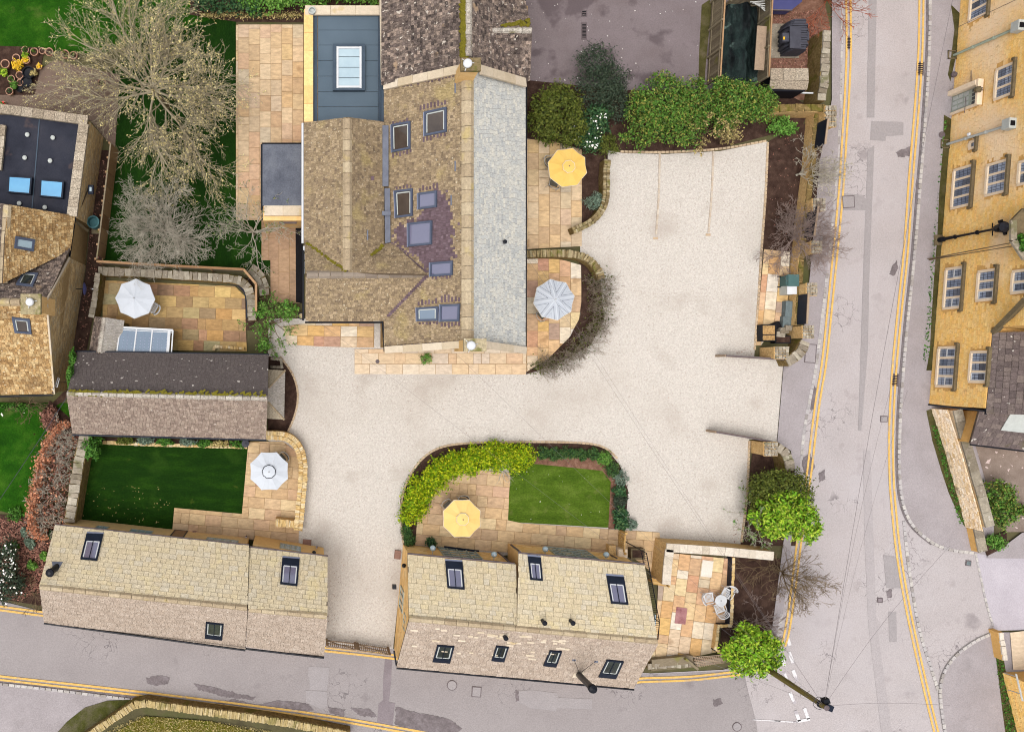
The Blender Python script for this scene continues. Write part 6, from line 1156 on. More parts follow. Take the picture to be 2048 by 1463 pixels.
def hotel_window(nb, sb, tx, lights, name='window', open_=(), gf=True, ncols=3, nrows=4):
    s0, z0 = swz(*nb); s1, _ = swz(*sb); _, z1 = swz(tx, (nb[1] + sb[1]) / 2 - 4)
    WIN.append((s0 - .3, s1 + .3, z0 - .25, z1 + .25)); W_ = mb(); o = .06
    def bx(m, a0, a1, b0, b1, d0, d1, r=None): m.add([wp(s, z, d) for d in (d0, d1) for z in (b0, b1) for s in (a0, a1)], [(4, 5, 7, 6), (0, 1, 5, 4), (2, 3, 7, 6), (0, 2, 6, 4), (1, 3, 7, 5)], r)
    jw = .14; bx(W_, s0 - jw, s0, z0 - .14, z1 + .12, -.1, o); bx(W_, s1, s1 + jw, z0 - .14, z1 + .12, -.1, o); bx(W_, s0, s1, z1, z1 + .12, -.1, o - .003); bx(W_, s0, s1, z0 - .14, z0, -.1, o + .04)
    lw = (s1 - s0) / lights
    for k in range(1, lights): bx(W_, s0 + lw * k - .06, s0 + lw * k + .06, z0, z1, -.1, o - .02)
    w = W_.build(name, M['dressed'], t, at=wp((s0 + s1) / 2, z0))
    hm = mb(); bx(hm, s0 - .3, s1 + .3, z1 + .15, z1 + .27, 0, .17); bx(hm, s0 - .34, s0 - .2, z1 - .02, z1 + .16, 0, .13); bx(hm, s1 + .2, s1 + .34, z1 - .02, z1 + .16, 0, .13); hm.build('hood_mould', M['dressed_dark'], w)
    for k in range(lights):
        a0, a1 = s0 + lw * k + (.06 if k else .0), s0 + lw * (k + 1) - (.06 if k < lights - 1 else 0)
        c = mb(); 
        for i in range(1, ncols): s = a0 + (a1 - a0) * i / ncols; bx(c, s - .011, s + .011, z0, z1, .004, .014)
        for i in range(1, nrows): z = z0 + (z1 - z0) * i / nrows; bx(c, a0, a1, z - .011, z + .011, .004, .0135)
        c.build('leading', M['lead_came'], w)
        g_ = mb(); 
        for i in range(2): zz0, zz1 = z0 + (z1 - z0) * i / 2, z0 + (z1 - z0) * (i + 1) / 2; g_.add([wp(a0, zz0, .004 + .001 * i), wp(a1, zz0, .004 + .001 * i), wp(a1, zz1, .004 + .001 * i), wp(a0, zz1, .004 + .001 * i)], [(0, 1, 2, 3)])
        g_.build('pane', M['glass_leaded'], w)
        if k in open_:
            f = mb(); za = z0 + (z1 - z0) * (.45 if gf else .02)
            for x0, x1, y0, y1 in ((a0, a0 + .05, za, z1), (a1 - .05, a1, za, z1), (a0 + .05, a1 - .05, za, za + .05), (a0 + .05, a1 - .05, z1 - .05, z1)): bx(f, x0, x1, y0, y1, .012, .05)
            f.build('casement', M['white'], w)
hotel_window((1947, -28), (1941, 40), 1975, 4); hotel_window((1912, 342), (1905, 414), 1941, 4); hotel_window((1896, 540), (1889, 614), 1923, 4, open_=(0, 3)); hotel_window((1881, 697), (1877, 769), 1910, 4, open_=(0, 3))
hotel_window((1997, 141), (1992, 196), 2024, 3, gf=False); hotel_window((1979, 332), (1974, 388), 2011, 3, gf=False); hotel_window((1961, 545), (1957, 598), 1989, 3, gf=False, open_=(2,)); hotel_window((1946, 706), (1942, 760), 1974, 3, gf=False, open_=(2,))
hotel_window((2030, 545), (2026, 583), 2055, 2, gf=False, open_=(1,)); hotel_window((2043, 326), (2040, 366), 2068, 2, gf=False)
# small vent window and door
s0, z0 = swz(1943, 293); hotel_window((1943, 286), (1942, 294), 1950, 1, 'small_window', ncols=1, nrows=1)
s0, z0 = swz(1920, 188); s1, _ = swz(1915, 221); z1 = swz(1958, 190)[1]; WIN.append((s0 - .35, s1 + .2, 0, z1 + .3))
def wbox(m, a0, a1, b0, b1, d0, d1): m.add([wp(s, z, d) for d in (d0, d1) for z in (b0, b1) for s in (a0, a1)], [(4, 5, 7, 6), (0, 1, 5, 4), (2, 3, 7, 6), (0, 2, 6, 4), (1, 3, 7, 5)])
d_ = mb(); wbox(d_, s0, s1, .03, z1, 0, .06); dr = d_.build('door', M['sage'], t, at=wp(s0, 0))
for i in range(3):
    for j in range(3): m = mb(); wbox(m, s0 + .06 + (s1 - s0) * i / 3.15, s0 + (s1 - s0) * (i + 1) / 3.3, .2 + j * .42, .55 + j * .42, .06, .085); m.build('panel', M['offwhite'], dr)
for i in range(4): m = mb(); wbox(m, s0 + .05 + (s1 - s0) * i / 4, s0 - .02 + (s1 - s0) * (i + 1) / 4, z1 - .42, z1 - .14, .06, .07); m.build('pane', M['glass_black'], dr)
m = mb(); wbox(m, s0 - .3, s0 - .02, 0, z1 + .1, 0, .34); wbox(m, s0 - .32, s1 + .2, z1 + .12, z1 + .26, 0, .3); wbox(m, s1 + .02, s1 + .16, 0, z1 + .1, 0, .12); m.build('door_surround', M['dressed'], dr)
# coursed stonework around the openings
pcs = tiles([wp(0, .02), wp(Ls, .02), wp(Ls, 9), wp(0, 9)], (.18, .46), (.15, .15), .018, .006, 95, out=wo, holes=[[wp(a, c), wp(b, c), wp(b, d), wp(a, d)] for a, b, c, d in WIN]); pcs += tiles([wp(Ls, .02), wp(Le, .02), wp(Le, 4.2), wp(Ls, 4.2)], (.18, .46), (.15, .15), .018, .006, 96, out=wo, holes=[[wp(a, c), wp(b, c), wp(b, d), wp(a, d)] for a, b, c, d in WIN])
lay(pcs, 'wall_stone', M['hotel_stone'], t, 0, 'wall_stones')
# rainwater pipes with square gullies
for k, (a, b, mm) in enumerate((((1907, 113), (2036, 58), 'copper'), ((1894, 290), (2018, 252), 'offwhite'))):
    s0, z0 = swz(*a); s1, z1 = swz(*b); sm = (s0 + s1) / 2; pp = mb(); pp.tube([wp(s0, .05, .14), wp(s1 - (s1 - s0) * .12, z1, .14)], .075, 8)
    for z in (.35 * z1, .68 * z1): f = z / z1; pp.lathe(wp(s0 + (s1 - s0) * .88 * f, z - .05, .14), [(.1, 0), (.1, .1)], 8)
    pp.build('downpipe', M[mm], t); h_ = mb(); wbox(h_, s1 - .3, s1 + .25, z1, z1 + .5, .02, .4); h_.build('hopper', M['offwhite'], t); h_ = mb(); wbox(h_, s1 - .15, s1 + .12, z1 + .5, z1 + .52, .1, .34); h_.build('hopper_mouth', M['dark'], t)
    g_ = mb(); c = wp(s0, .12, .28)
    for dx, dy, sx, sy in ((-.22, 0, .06, .5), (.22, 0, .06, .5), (0, .22, .5, .06), (0, -.22, .5, .06)): g_.box(c + V((dx, dy, 0)), (sx, sy, .1))
    g_.build('gully_surround', M['dressed_dark'], t)
m = mb()
for a, b in (((1902, 62), (2050, -8)), ((1900, 58), (1904, 62))): s0, z0 = swz(*a); s1, z1 = swz(*b); m.tube([wp(s0, max(.1, z0), .06), wp(s1, z1, .06)], .012, 4)
for y, x in ((160, 1945), (150, 1945)): s0, z0 = swz(x, y); m.box(wp(s0, z0, .08), (.03, .5, .03))
s0, z0 = swz(1936, 226); m.tube([wp(s0, z0, .2), wp(s0 - .9, z0, .2)], .02, 4); m.build('cable', M['iron'], t)
m = mb(); s0, z0 = swz(1912, 149); m.lathe(wp(s0, z0 - .15, .12), [(.14, 0), (.17, .2), (.1, .3)], 10); m.build('wall_basket', M['iron'], t)
lan = thing('lantern', 'old bracket lantern above the hotel door', 'wall lamp', wp(swz(1965, 180)[0], 2.6, .3)); s0, z0 = swz(1966, 180); c = wp(s0, z0, .3); mb().lathe(c, [(.05, -.2), (.16, -.1), (.2, .1), (.1, .2), (.02, .28)], 6).build('lamp_case', M['dressed_dark'], lan); mb().bar(c, wp(s0, z0, .0), .05, .05).build('bracket', M['iron'], lan); mb().lathe(c, [(.02, .28), (.03, .34), (.01, .38)], 6).build('finial', M['iron'], lan)
m = mb(); s0, z0 = swz(1944, 269); m.lathe(wp(s0, z0, .2), [(.05, -.05), (.1, 0), (.08, .1), (.02, .13)], 10); m.build('security_camera', M['white'], t)
# roofs at the lower end
R0, R1 = P(1985, 664, 4.2), P(1972, 826, 4.2); up = V((2.6, 0, 2.4))
def hroof(pp, tm, w, h, th, seed): return lay(tiles(pp, w, h, th, .006, seed), 'roof_tile', M[tm], t, 0, 'roof_tiles')
mb().shell([R0, R1, R1 + up * 2, R0 + up * 2], V((-.67, 0, .73)), .1).build('roof_deck', M['deck'], t); hroof([R0 + V((-.02, 0, .02)), R1 + V((-.02, 0, .02)), R1 + up * 2, R0 + up * 2], 'tile_hotel', (.2, .4), (.3, .24), .03, 97); gutter(t, [(1984, 663), (1971, 828)], 4.15, 'black', .06)
gw = mb(); a, b = P(1990, 662, 4.3), P(2056, 594, 7.2); gw.bar(a, b, .4, .22); gw.build('gable_coping', M['dressed_dark'], t)
q = [P(1956, 818, 2.75), P(1940, 886, 2.3), P(2120, 910, 2.3), P(2120, 832, 2.75)]; mb().prism([V((*P(1962, 822, 2.3).xy, 0)).xy, P(1944, 884, 2.3).xy, P(2120, 904, 2.3).xy, P(2120, 824, 2.3).xy], 0, 2.2).build('lean_to_wall', M['hotel_bed'], t)
a, b, c, d = P(1940, 886, 2.2), P(2130, 908, 2.2), P(2130, 826, 3.4), None; d = hit(plane(a, b, c), 1958, 820); mb().shell([a, b, c, d], V((0, -.4, .9)), .1).build('roof_deck', M['deck'], t); hroof([p + V((0, -.01, .012)) for p in (a, b, c)] + [d + V((0, 0, .012))], 'tile_hotel', (.2, .45), (.3, .22), .035, 98)
gutter(t, [(1940, 888), (2130, 911)], 2.15, 'black', .05); gutter(t, [(1857, 808), (1998, 824)], 4.1, 'black', .05); pl_ = plane(a, b, c); n_ = pl_[1]
mb().shell([hit(pl_, *q) + n_ * .08 for q in ((2000, 858), (2020, 824), (2070, 828), (2070, 866))], n_, .03).build('lead_flashing', M['offwhite'], t)
hb = thing('hanging_basket', 'dark round hanging planter on the hotel wall near its lower corner', 'hanging basket', P(1950, 808, 2.5)); c = P(1948, 807, 2.6); mb().lathe((c.x, c.y, c.z - .2), [(.05, 0), (.2, .1), (.24, .25), (.2, .26)], 14).build('basket', M['navy'], hb); mb().bar(c + V((-.5, 0, .3)), c + V((.3, 0, .3)), .04, .04).build('bracket', M['iron'], hb); mb().lathe((c.x - .28, c.y, c.z - .1), [(.02, 0), (.14, .1), (.1, .2)], 10).build('lamp_shade', M['dressed_dark'], hb)
# projecting upper bay with a stone coping and ivy
m = mb(); q = [P(2026, 440, 6.6), P(2026, 480, 6.6), P(2050, 516, 6.6), P(2120, 516, 6.6), P(2120, 415, 6.6), P(2050, 415, 6.6)]; m.prism([p.xy for p in q], 6.35, 6.5); m.build('bay', M['dressed_dark'], t)
for a, b in zip(q, q[1:]): mb().bar(a, b, .3, .14).build('bay_coping', M['cope_grey'], t)
# boundary building at the bottom right corner
t = thing('corner_building', 'golden stone building with iron hand rail at the bottom right corner', 'house', P(2030, 1400)); q = [P(2002, 1342, 0), P(2036, 1480, 0), P(2200, 1480, 0), P(2200, 1330, 0)]; mb().prism([p.xy for p in q], 0, 3.6).build('wall', M['hotel_bed'], t); lay(tiles([q[0] + V((0, 0, .02)), q[1] + V((0, 0, .02)), q[1] + V((0, 0, 3.6)), q[0] + V((0, 0, 3.6))], (.2, .46), (.14, .14), .03, .006, 99, out=V((-1, 0, 0))), 'wall_stone', M['hotel_stone'], t, 0, 'wall_stones'); mb().tube([P(2032, 1346, 2.4), P(2045, 1400, 2.4)], .05, 6).build('hand_rail', M['alu'], t)
for y, x in ((1352, 2034), (1386, 2042)): mb().tube([P(x, y, 2.4), P(x - 26, y - 8, 1.2)], .025, 5).build('bracket', M['alu'], t)
stone_wall('boundary_wall', 'low pale coped wall at the bottom right corner beside the curved kerb', 'wall', [(2003, 1264), (2012, 1320)], .8, .26, M['hotel_bed'], M['cope_pale'], (.3, .6, .1), 0, 30)
structure('corner_yard', [(2016, 1262), (2200, 1240), (2200, 1336), (2022, 1336)], .13, M['slab_pale'])
# ------------------------------------------------------------------ parasols and garden furniture
def parasol(label, px, py, rot, cm, vent=None, trim=None, stripes=False, R=1.13, zr=2.3, za=2.62, vr=.36, scallop=False):
    c0 = P(px, py, 2.5); base = V((c0.x, c0.y, 0)); t = thing('parasol', label, 'parasol', base, 'garden parasols'); n = 8
    ang = [math.radians(rot) + 2 * math.pi * k / n for k in range(n)]; rim = [base + V((math.cos(a) * R, math.sin(a) * R, zr)) for a in ang]; apex = base + V((0, 0, za)); m = mb()
    for k in range(n):                             # each panel sags a little between its ribs
        a, b = rim[k], rim[(k + 1) % n]; am = (a + b) / 2; am = base + (am - base) * (.975) + V((0, 0, .0)); am.z = zr - .03; rows = []
        for i in range(5):
            f = i / 4; l, r_, c = apex + (a - apex) * f, apex + (b - apex) * f, apex + (am - apex) * f - V((0, 0, (0 if stripes else .025) * math.sin(math.pi * f))); rows.append((l, c, r_))
        vs_ = [p for q in rows for p in q]; fs = []
        for i in range(4): fs += [(i * 3, i * 3 + 1, i * 3 + 4, i * 3 + 3), (i * 3 + 1, i * 3 + 2, i * 3 + 5, i * 3 + 4)]
        m.add(vs_, fs, k / 8 + .05)
        d = V((0, 0, .09)); m.add([a, am, b, b - d, am - d * .9, a - d], [(0, 1, 4, 5), (1, 2, 3, 4)], .5)
    m.build('canopy', M[cm], t)
    if stripes:
        for j, (q0, q1, mm) in enumerate(((.10, .17, 'stripe_grey'), (.22, .30, 'stripe_grey'), (.35, .40, 'stripe_navy'), (.46, .52, 'stripe_grey'), (.57, .60, 'stripe_grey'), (.66, .78, 'stripe_grey'), (.84, .88, 'stripe_grey'))):
            for k in range(n):                     # chevrons: bands parallel to the ribs meeting at each panel's centre line
                sm = mb(); mid = (rim[k] + rim[(k + 1) % n]) / 2; mid = base + (mid - base) * .975; mid.z = zr - .03
                for a in (rim[k], rim[(k + 1) % n]):
                    sm.add([p + V((0, 0, .01)) for p in (apex + (mid - apex) * q0, a + (mid - a) * q0, a + (mid - a) * q1, apex + (mid - apex) * q1)], [(0, 1, 2, 3)], .5)
                sm.build('stripe', M[mm], t)
    for k in range(n): mb().tube([apex - V((0, 0, .06)), rim[k] - V((0, 0, .03))], .012, 4).build('rib', M['alu'], t)
    if trim:
        m = mb(); 
        for k in range(n): m.tube([rim[k] + V((0, 0, .005)), (rim[k] + rim[(k + 1) % n]) / 2 * .985 + base * .015 + V((0, 0, -.035 + .0)), rim[(k + 1) % n] + V((0, 0, .005))], .014, 4)
        m.build('piping', M[trim], t)
    if vent:
        m = mb(); vr_ = [base + V((math.cos(a) * vr, math.sin(a) * vr, za - (za - zr) * vr / R + .06)) for a in ang]; ap = apex + V((0, 0, .05))
        for k in range(n): m.add([ap, vr_[k], vr_[(k + 1) % n]], [(0, 1, 2)], k / 8)
        v = m.build('vent_cap', M[cm], t); m = mb()
        if scallop:
            pts = [base + V((math.cos(a) * (vr + .035 * abs(math.sin(4.5 * a + .6)) - .015), math.sin(a) * (vr + .035 * abs(math.sin(4.5 * a + .6)) - .015), za - (za - zr) * vr / R + .075)) for a in [2 * math.pi * i / 72 for i in range(73)]]; m.tube(pts, .016, 4)
        else: m.tube([p + V((0, 0, .004)) for p in vr_ + vr_[:1]], .014, 4)
        m.build('vent_trim', M[vent], v)
    mb().lathe(apex + V((0, 0, .03)), [(.03, 0), (.035, .05), (.01, .09)], 10).build('finial', M['iron'] if vent == 'piping' else M['alu'], t)
    mb().tube([base, apex], .022, 8).build('pole', M['alu'], t); mb().lathe(base, [(.28, .06), (.28, .1), (.05, .14), (.04, .4)], 16).build('base', M['plastic'], t)
parasol('saturated yellow octagonal parasol on the upper terrace beside the dark bed', 1137, 333, 75, 'canopy_yel', 'piping', 'piping', R=1.13); parasol('pale yellow octagonal parasol on the terrace inside the curved laurel hedge', 925, 1037, 68, 'canopy_yel2', 'piping', 'piping', R=1.12)
parasol('plain white octagonal parasol in the courtyard with mixed coloured slabs', 269, 596, 88, 'canopy_white', None, 'alu', R=1.12); parasol('white octagonal parasol with black scalloped crown trim beside the shaded lawn', 538, 942, 68, 'canopy_white', 'black', None, R=1.14, scallop=True)
parasol('white parasol with grey and navy chevron stripes on the curved terrace', 1110, 598, 100, 'canopy_white', None, 'piping', stripes=True, R=1.17)
def chair(label, px, py, rot, style, group, z=.03):
    base = P(px, py, .45); base = V((base.x, base.y, z)); t = thing('garden_chair', label, 'chair', base, group, math.radians(rot)); fm = M['alu'] if style != 'lattice_tan' else M['sling']
    # local frame: seat faces +Y
    def L(m, nm, mm): o = link_mesh(nm, m.mesh(nm), M[mm] if isinstance(mm, str) else mm, t); return o
    if style == 'sling':
        L(mb().add([(-.24, -.2, .43), (.24, -.2, .43), (.26, .26, .45), (-.26, .26, .45)], [(0, 1, 2, 3)]).add([(-.24, -.2, .41), (.24, -.2, .41), (.26, .26, .43), (-.26, .26, .43)], [(0, 1, 2, 3)]), 'seat', 'sling'); b = mb()
        pts = [(math.cos(a) * .3, -.18 - math.sin(a) * .16, 0) for a in [math.pi * i / 10 for i in range(11)]]
        b.add([(x, y, .45) for x, y, _ in pts] + [(x * 1.02, y * 1.15 - .05, .86) for x, y, _ in pts], [(i, i + 1, i + 12, i + 11) for i in range(10)]); L(b, 'backrest', 'sling')
        f = mb(); f.tube([(.32, .28, .64), (.31, -.1, .66)] + [(x * 1.04, y * 1.17 - .05, .87) for x, y, _ in pts] + [(-.31, -.1, .66), (-.32, .28, .64)], .018, 5); L(f, 'frame', 'alu')
        for sx in (-1, 1):
            for y in (-.3, .28): L(mb().tube([(sx * .31, y, 0), (sx * .3, y * .9, .64 if y > 0 else .7)], .016, 5), 'leg', 'alu')
    else:
        s = mb()
        for i in range(7): s.box((-.21 + .07 * i, .02, .45), (.02, .46, .02), 0, .5); s.box((0, -.19 + .07 * i, .452), (.46, .02, .018), 0, .5)
        for x, y, w, l in ((0, -.23, .52, .04), (0, .27, .52, .04), (-.25, .02, .04, .5), (.25, .02, .04, .5)): s.box((x, y, .455), (w, l, .035), 0, .5)
        L(s, 'seat', 'white'); b = mb(); pts = [(math.cos(a) * .29, -.2 - math.sin(a) * .2) for a in [math.pi * i / 12 for i in range(13)]]
        for z_ in (.5, .62, .74, .86): b.tube([(x * (1 + (z_ - .5) * .25), y - (z_ - .5) * .3, z_ - (.06 if i in (0, 12) else 0)) for i, (x, y) in enumerate(pts)], .016 if z_ < .8 else .024, 5)
        for x, y in pts: b.tube([(x, y, .46), (x * 1.09, y - .11, .86)], .012, 4)
        L(b, 'backrest', 'white')
        for sx in (-1, 1):
            L(mb().tube([(sx * .3, -.2, .66), (sx * .31, .1, .67), (sx * .28, .26, .62), (sx * .25, .26, .45)], .02, 5), 'arm', 'white')
            for y in (-.22, .25): L(mb().tube([(sx * .27, y * 1.1, 0), (sx * .23, y, .45)], .018, 5), 'leg', 'white')
    return t
G = 'chairs under the parasols'
chair('grey sling chair peeping out left of the saturated yellow parasol', 1100, 323, -80, 'sling', G); chair('grey sling chair peeping out below the saturated yellow parasol', 1108, 365, -20, 'sling', G); chair('grey sling chair at the upper left of the pale yellow parasol', 896, 1010, -140, 'sling', G); chair('grey sling chair at the top edge of the pale yellow parasol', 925, 1003, 180, 'sling', G); chair('pale framed chair at the upper right of the scalloped white parasol', 563, 916, 130, 'sling', G); chair('sling chair just showing at the lower left of the striped parasol', 1084, 628, -50, 'sling', G)
chair('lattice seat chair showing at the lower right of the plain white parasol', 306, 614, 60, 'lattice', G)
G = 'white metal bistro chairs'
chair('white lattice chair left of the small round metal table', 1416, 1193, -80, 'lattice', G); chair('white lattice chair above the small round metal table by the low wall', 1453, 1184, 150, 'lattice', G); chair('white lattice chair below the small round metal table', 1438, 1215, 20, 'lattice', G)
c = P(1442, 1200, .72); t = thing('bistro_table', 'small round white metal table between three lattice chairs', 'table', (c.x, c.y, .03)); m = mb(); z = .72
for r in (.04, .1, .16, .22, .28): m.tube([(c.x + math.cos(a) * r, c.y + math.sin(a) * r, z) for a in [2 * math.pi * i / 20 for i in range(21)]], .019, 4)
for k in range(12): a = math.pi * k / 6; m.tube([(c.x + math.cos(a) * .06, c.y + math.sin(a) * .06, z), (c.x + math.cos(a) * .3, c.y + math.sin(a) * .3, z)], .01, 4)
m.tube([(c.x + math.cos(a) * .32, c.y + math.sin(a) * .32, z) for a in [2 * math.pi * i / 24 for i in range(25)]], .026, 5); m.lathe((c.x, c.y, z - .012), [(.31, 0), (.3, .004)], 24); m.build('table_top', M['white'], t); mb().lathe((c.x, c.y, z), [(.03, 0), (.03, .02), (.01, .022)], 10).build('umbrella_hole', M['black'], t)
for k in range(3): a = 2 * math.pi * k / 3; mb().tube([(c.x, c.y, .66), (c.x + math.cos(a) * .1, c.y + math.sin(a) * .1, .35), (c.x + math.cos(a) * .3, c.y + math.sin(a) * .3, .03)], .02, 5).build('leg', M['white'], t)
# ------------------------------------------------------------------ pots
POT = [(50, 99, 7.5, 'with soil, at the top of the row by the garden lawn'), (68, 103, 8.2, 'second along the row by the garden lawn'), (84, 101, 6.5, 'half hidden among twigs, third along the lawn row'), (98, 103, 8.2, 'orange rimmed, fourth along the lawn row'), (129.5, 107.5, 8.8, 'under the budding tree, left of a touching pair'), (146.5, 110, 8, 'under the budding tree, right of a touching pair'), (32, 115, 7.8, 'above the golden shrub'), (52, 119, 8, 'holding a leafy yellow-green plant'), (10, 127, 9, 'wide, nearest the left edge'), (78, 132, 6, 'small, holding yellow stems'), (39, 149.5, 7.8, 'below the golden shrub'), (22, 157, 7.4, 'with green moss, left of the sooty pots'), (39.5, 164.5, 6.8, 'dark inside, beside a small green plant'), (18.5, 182, 7.6, 'mossy, at the bottom of the pot group'), (203.5, 165, 8.4, 'alone below the trunk of the budding tree'), (6, 208, 6.5, 'cut by the left edge beside the parapet, with red flowers')]
for k, (x, y, r, d) in enumerate(POT):
    R = r * (H - .4) / F; h = R * 1.6; z = .05; c = P(x, y, h + z); c = V((c.x, c.y, z)); t = thing('terracotta_pot', 'terracotta pot ' + d, 'flower pot', c, 'terracotta pots in the corner garden')
    mb().lathe(c, [(R * .68, 0), (R * .95, h * .8), (R, h * .8), (R, h), (R * .84, h), (R * .8, h * .78)], 22).build('pot', M['terracotta'], t); mb().lathe(c, [(R * .8, h * .8), (R * .4, h * .83), (.01, h * .84)], 16).build('soil', M['soil'], t)
    pl = {7: 'golden', 9: 'golden', 1: 'holly', 4: 'olive', 13: 'deep', 11: 'ivy', 0: 'ivy', 15: 'ivy', 5: 'holly', 14: 'olive'}.get(k)
    if pl: ng = np.random.default_rng(k); n = 60 if k in (7, 9) else 26; q = np.array([c + V((ng.normal() * R * .4, ng.normal() * R * .4, h * (.9 + .4 * ng.random()))) for _ in range(n)]); leaf_mesh('plant', q, np.zeros_like(q), .07, .5, M[pl], t, ng)
    if k == 15: q = np.array([c + V((ng.normal() * R * .6, ng.normal() * R * .6, h * 1.4)) for _ in range(12)]); leaf_mesh('blossom', q, np.zeros_like(q), .06, .8, leafm('red_petal', (230, 60, 60), (240, 90, 90)), t, ng)
for k, (x, y, r) in enumerate(((58, 146, 12), (54, 164, 11), (40, 178, 7))):
    R = r * .0295; c = P(x, y, R); t = thing('black_pot', ['large shiny black pot right of the golden shrub', 'shiny black pot below another black pot', 'small dark plum pot at the foot of the pot group'][k], 'flower pot', (c.x, c.y, .04), 'black plastic pots'); mb().lathe((c.x, c.y, .04), [(R * .8, 0), (R, R * 1.3), (R * .88, R * 1.3), (R * .8, R * .9), (.01, R * .85)], 18).build('pot', M['black'], t)
# ------------------------------------------------------------------ bins, tank, hut, netting, lamp, pole and small things
t = thing('oil_tank', 'dark grey ribbed plastic oil tank with flat top behind the silvered fence', 'oil tank', P(1572, 82)); z = 1.35
for i in range(13):
    f = i / 12; y = 49 + 54 * f; c0, c1 = P(1557, y + (f - .5) * 4, .15), P(1604, y, z); w = .052; s = 1 - (.25 if i in (0, 12) else .1 if i in (1, 11) else 0)
    a, b = P(1562, 75 + (f - .5) * 58, 0), 0; xl, xr = P(1552, 0, 0).x, P(1597, 0, 0).x; yy = P(0, 76 + (f - .5) * 56, .7).y; cx = (xl + xr) / 2; hw_ = (xr - xl) / 2 * s * (1.0 if i % 2 == 0 else .9); m = mb(); zs = [0, .25, .8, 1.15, 1.33]; ws_ = [.92, 1.0, 1.0, .86, .62]; vs_ = []
    for d in (-w, w):
        for k in range(5): vs_.append((cx - hw_ * ws_[k], yy + d, zs[k]))
        for k in range(4, -1, -1): vs_.append((cx + hw_ * ws_[k], yy + d, zs[k]))
    m.add(vs_, [tuple(range(10)), tuple(range(19, 9, -1))] + [(j, (j + 1) % 10, 10 + (j + 1) % 10, 10 + j) for j in range(10)]); m.build('rib', M['plastic'], t)
cx = P(1574, 0, 0).x; mb().box((cx, P(0, 76, .7).y, .55), (.9, 1.4, 1.0)).build('body', M['plastic'], t); a, b = P(1580, 96, 1.4), P(1602, 52, 1.4); mb().box(((a.x + b.x) / 2, (a.y + b.y) / 2, 1.36), (b.x - a.x, b.y - a.y, .1)).build('lid', M['plastic'], t); mb().box(P(1569, 76, 1.15), (.4, .5, .3)).build('filler_box', M['plastic'], t); mb().box(P(1568, 76, 1.32), (.1, .16, .01)).build('sticker', M['yellow_sticker'], t); mb().box(P(1609, 75, 1.0), (.24, .5, .5)).build('gauge_box', M['plastic'], t)
mb().box(P(1568, 82, .06), (1.7, 2.0, .12)).build('slab_base', M['cope_grey'], t)
t = thing('slate_hut', 'small black hut roofed with big speckled stone slates beside the oil tank', 'hut', P(1578, 160)); q = [P(1541, 136, 1.7), P(1617, 136, 1.7), P(1614, 179, 1.5), P(1539, 177, 1.5)]; mb().prism([P(1545, 142, 1.5).xy, P(1612, 142, 1.5).xy, P(1610, 182, 1.4).xy, P(1544, 182, 1.4).xy], 0, 1.4).build('wall', M['black'], t)
r0 = [P(1541, 159, 1.86), P(1618, 160, 1.86)]
for i in range(3):
    f0, f1 = i / 3 + .006, (i + 1) / 3 - .006
    for (a, b, c, d) in ((q[0], q[1], r0[1], r0[0]),): mb().shell([a + (b - a) * f0, a + (b - a) * f1, d + (c - d) * f1, d + (c - d) * f0], V((0, 0, 1)), .06).build('roof_slate', M['cope_pebble'], t)
mb().shell([r0[0] - V((0, .03, 0)), r0[1] - V((0, .03, 0)), q[2], q[3]], V((0, 0, 1)), .06).build('roof_slate', M['cope_pebble'], t); mb().bar(P(1540, 183.5, .9), P(1626, 186, .9), .08, .06).build('rail', M['white'], t)
t = thing('netting', 'crumpled dark green netting draped between the two silvered fences', 'netting', P(1470, 90)); m = mb(); rg = random.Random(9); nx, ny = 16, 34; g_ = []
import mathutils
for j in range(ny + 1):
    for i in range(nx + 1):
        p = P(1428 + 82 * i / nx, 14 + 162 * j / ny); zz = .35 + .5 * mathutils.noise.noise(V((p.x * 1.1, p.y * .45, 3))) + .22 * mathutils.noise.noise(V((p.x * 3, p.y * 1.6, 7))) + .5 * max(0, 1 - abs(i / nx - .62) * 4); g_.append((p.x, p.y, max(.05, zz)))
m.add(g_, [(j * (nx + 1) + i, j * (nx + 1) + i + 1, (j + 1) * (nx + 1) + i + 1, (j + 1) * (nx + 1) + i) for j in range(ny) for i in range(nx)]); m.build('net_sheet', M['net'], t)
mb().bar(P(1524, 52, 1.2), P(1518, 140, 1.2), .55, .05).build('pinkish_board', M['wood_gate'], t); m = mb()
for k in range(5): m.bar(P(1500 + k * 5, 4 + k * 2, 1.0), P(1530, 2 + k * 5, 1.0), .05, .05)
m.build('alu_poles', M['alu'], t)
t = thing('covered_trailer', 'navy blue covered trailer cut by the top edge beside the oil tank', 'trailer', P(1575, 5)); q = [P(1545, 18, 1.0), P(1584, 19, 1.0), P(1604, 3, 1.0), P(1612, -60, 1.0), P(1545, -60, 1.0)]; mb().prism([p.xy for p in q], .3, 1.0).build('cover', M['blue_car'], t); mb().bar(q[0] + V((0, -.05, 0)), q[1] + V((0, -.05, 0)), .06, .1).build('edge', M['iron'], t)
for x in (1556, 1592): mb().lathe(P(x, -40, 0), [(.3, 0), (.3, .3)], 12).build('wheel', M['black'], t)
t = thing('water_butt', 'round dusty teal water butt in the dark alley by the gable wall', 'water butt', P(190, 446)); c = P(186, 443, 1.0); c = V((c.x, c.y, .1)); mb().lathe(c, [(.3, 0), (.36, .3), (.37, .6), (.34, .9), (.36, .92), (.3, .92), (.29, .5), (.01, .48)], 24).build('barrel', M['plastic_teal'], t, smooth=False); mb().box(c + V((.1, -.15, -.02)), (.8, .8, .1)).build('base_slab', M['wood_old'], t)
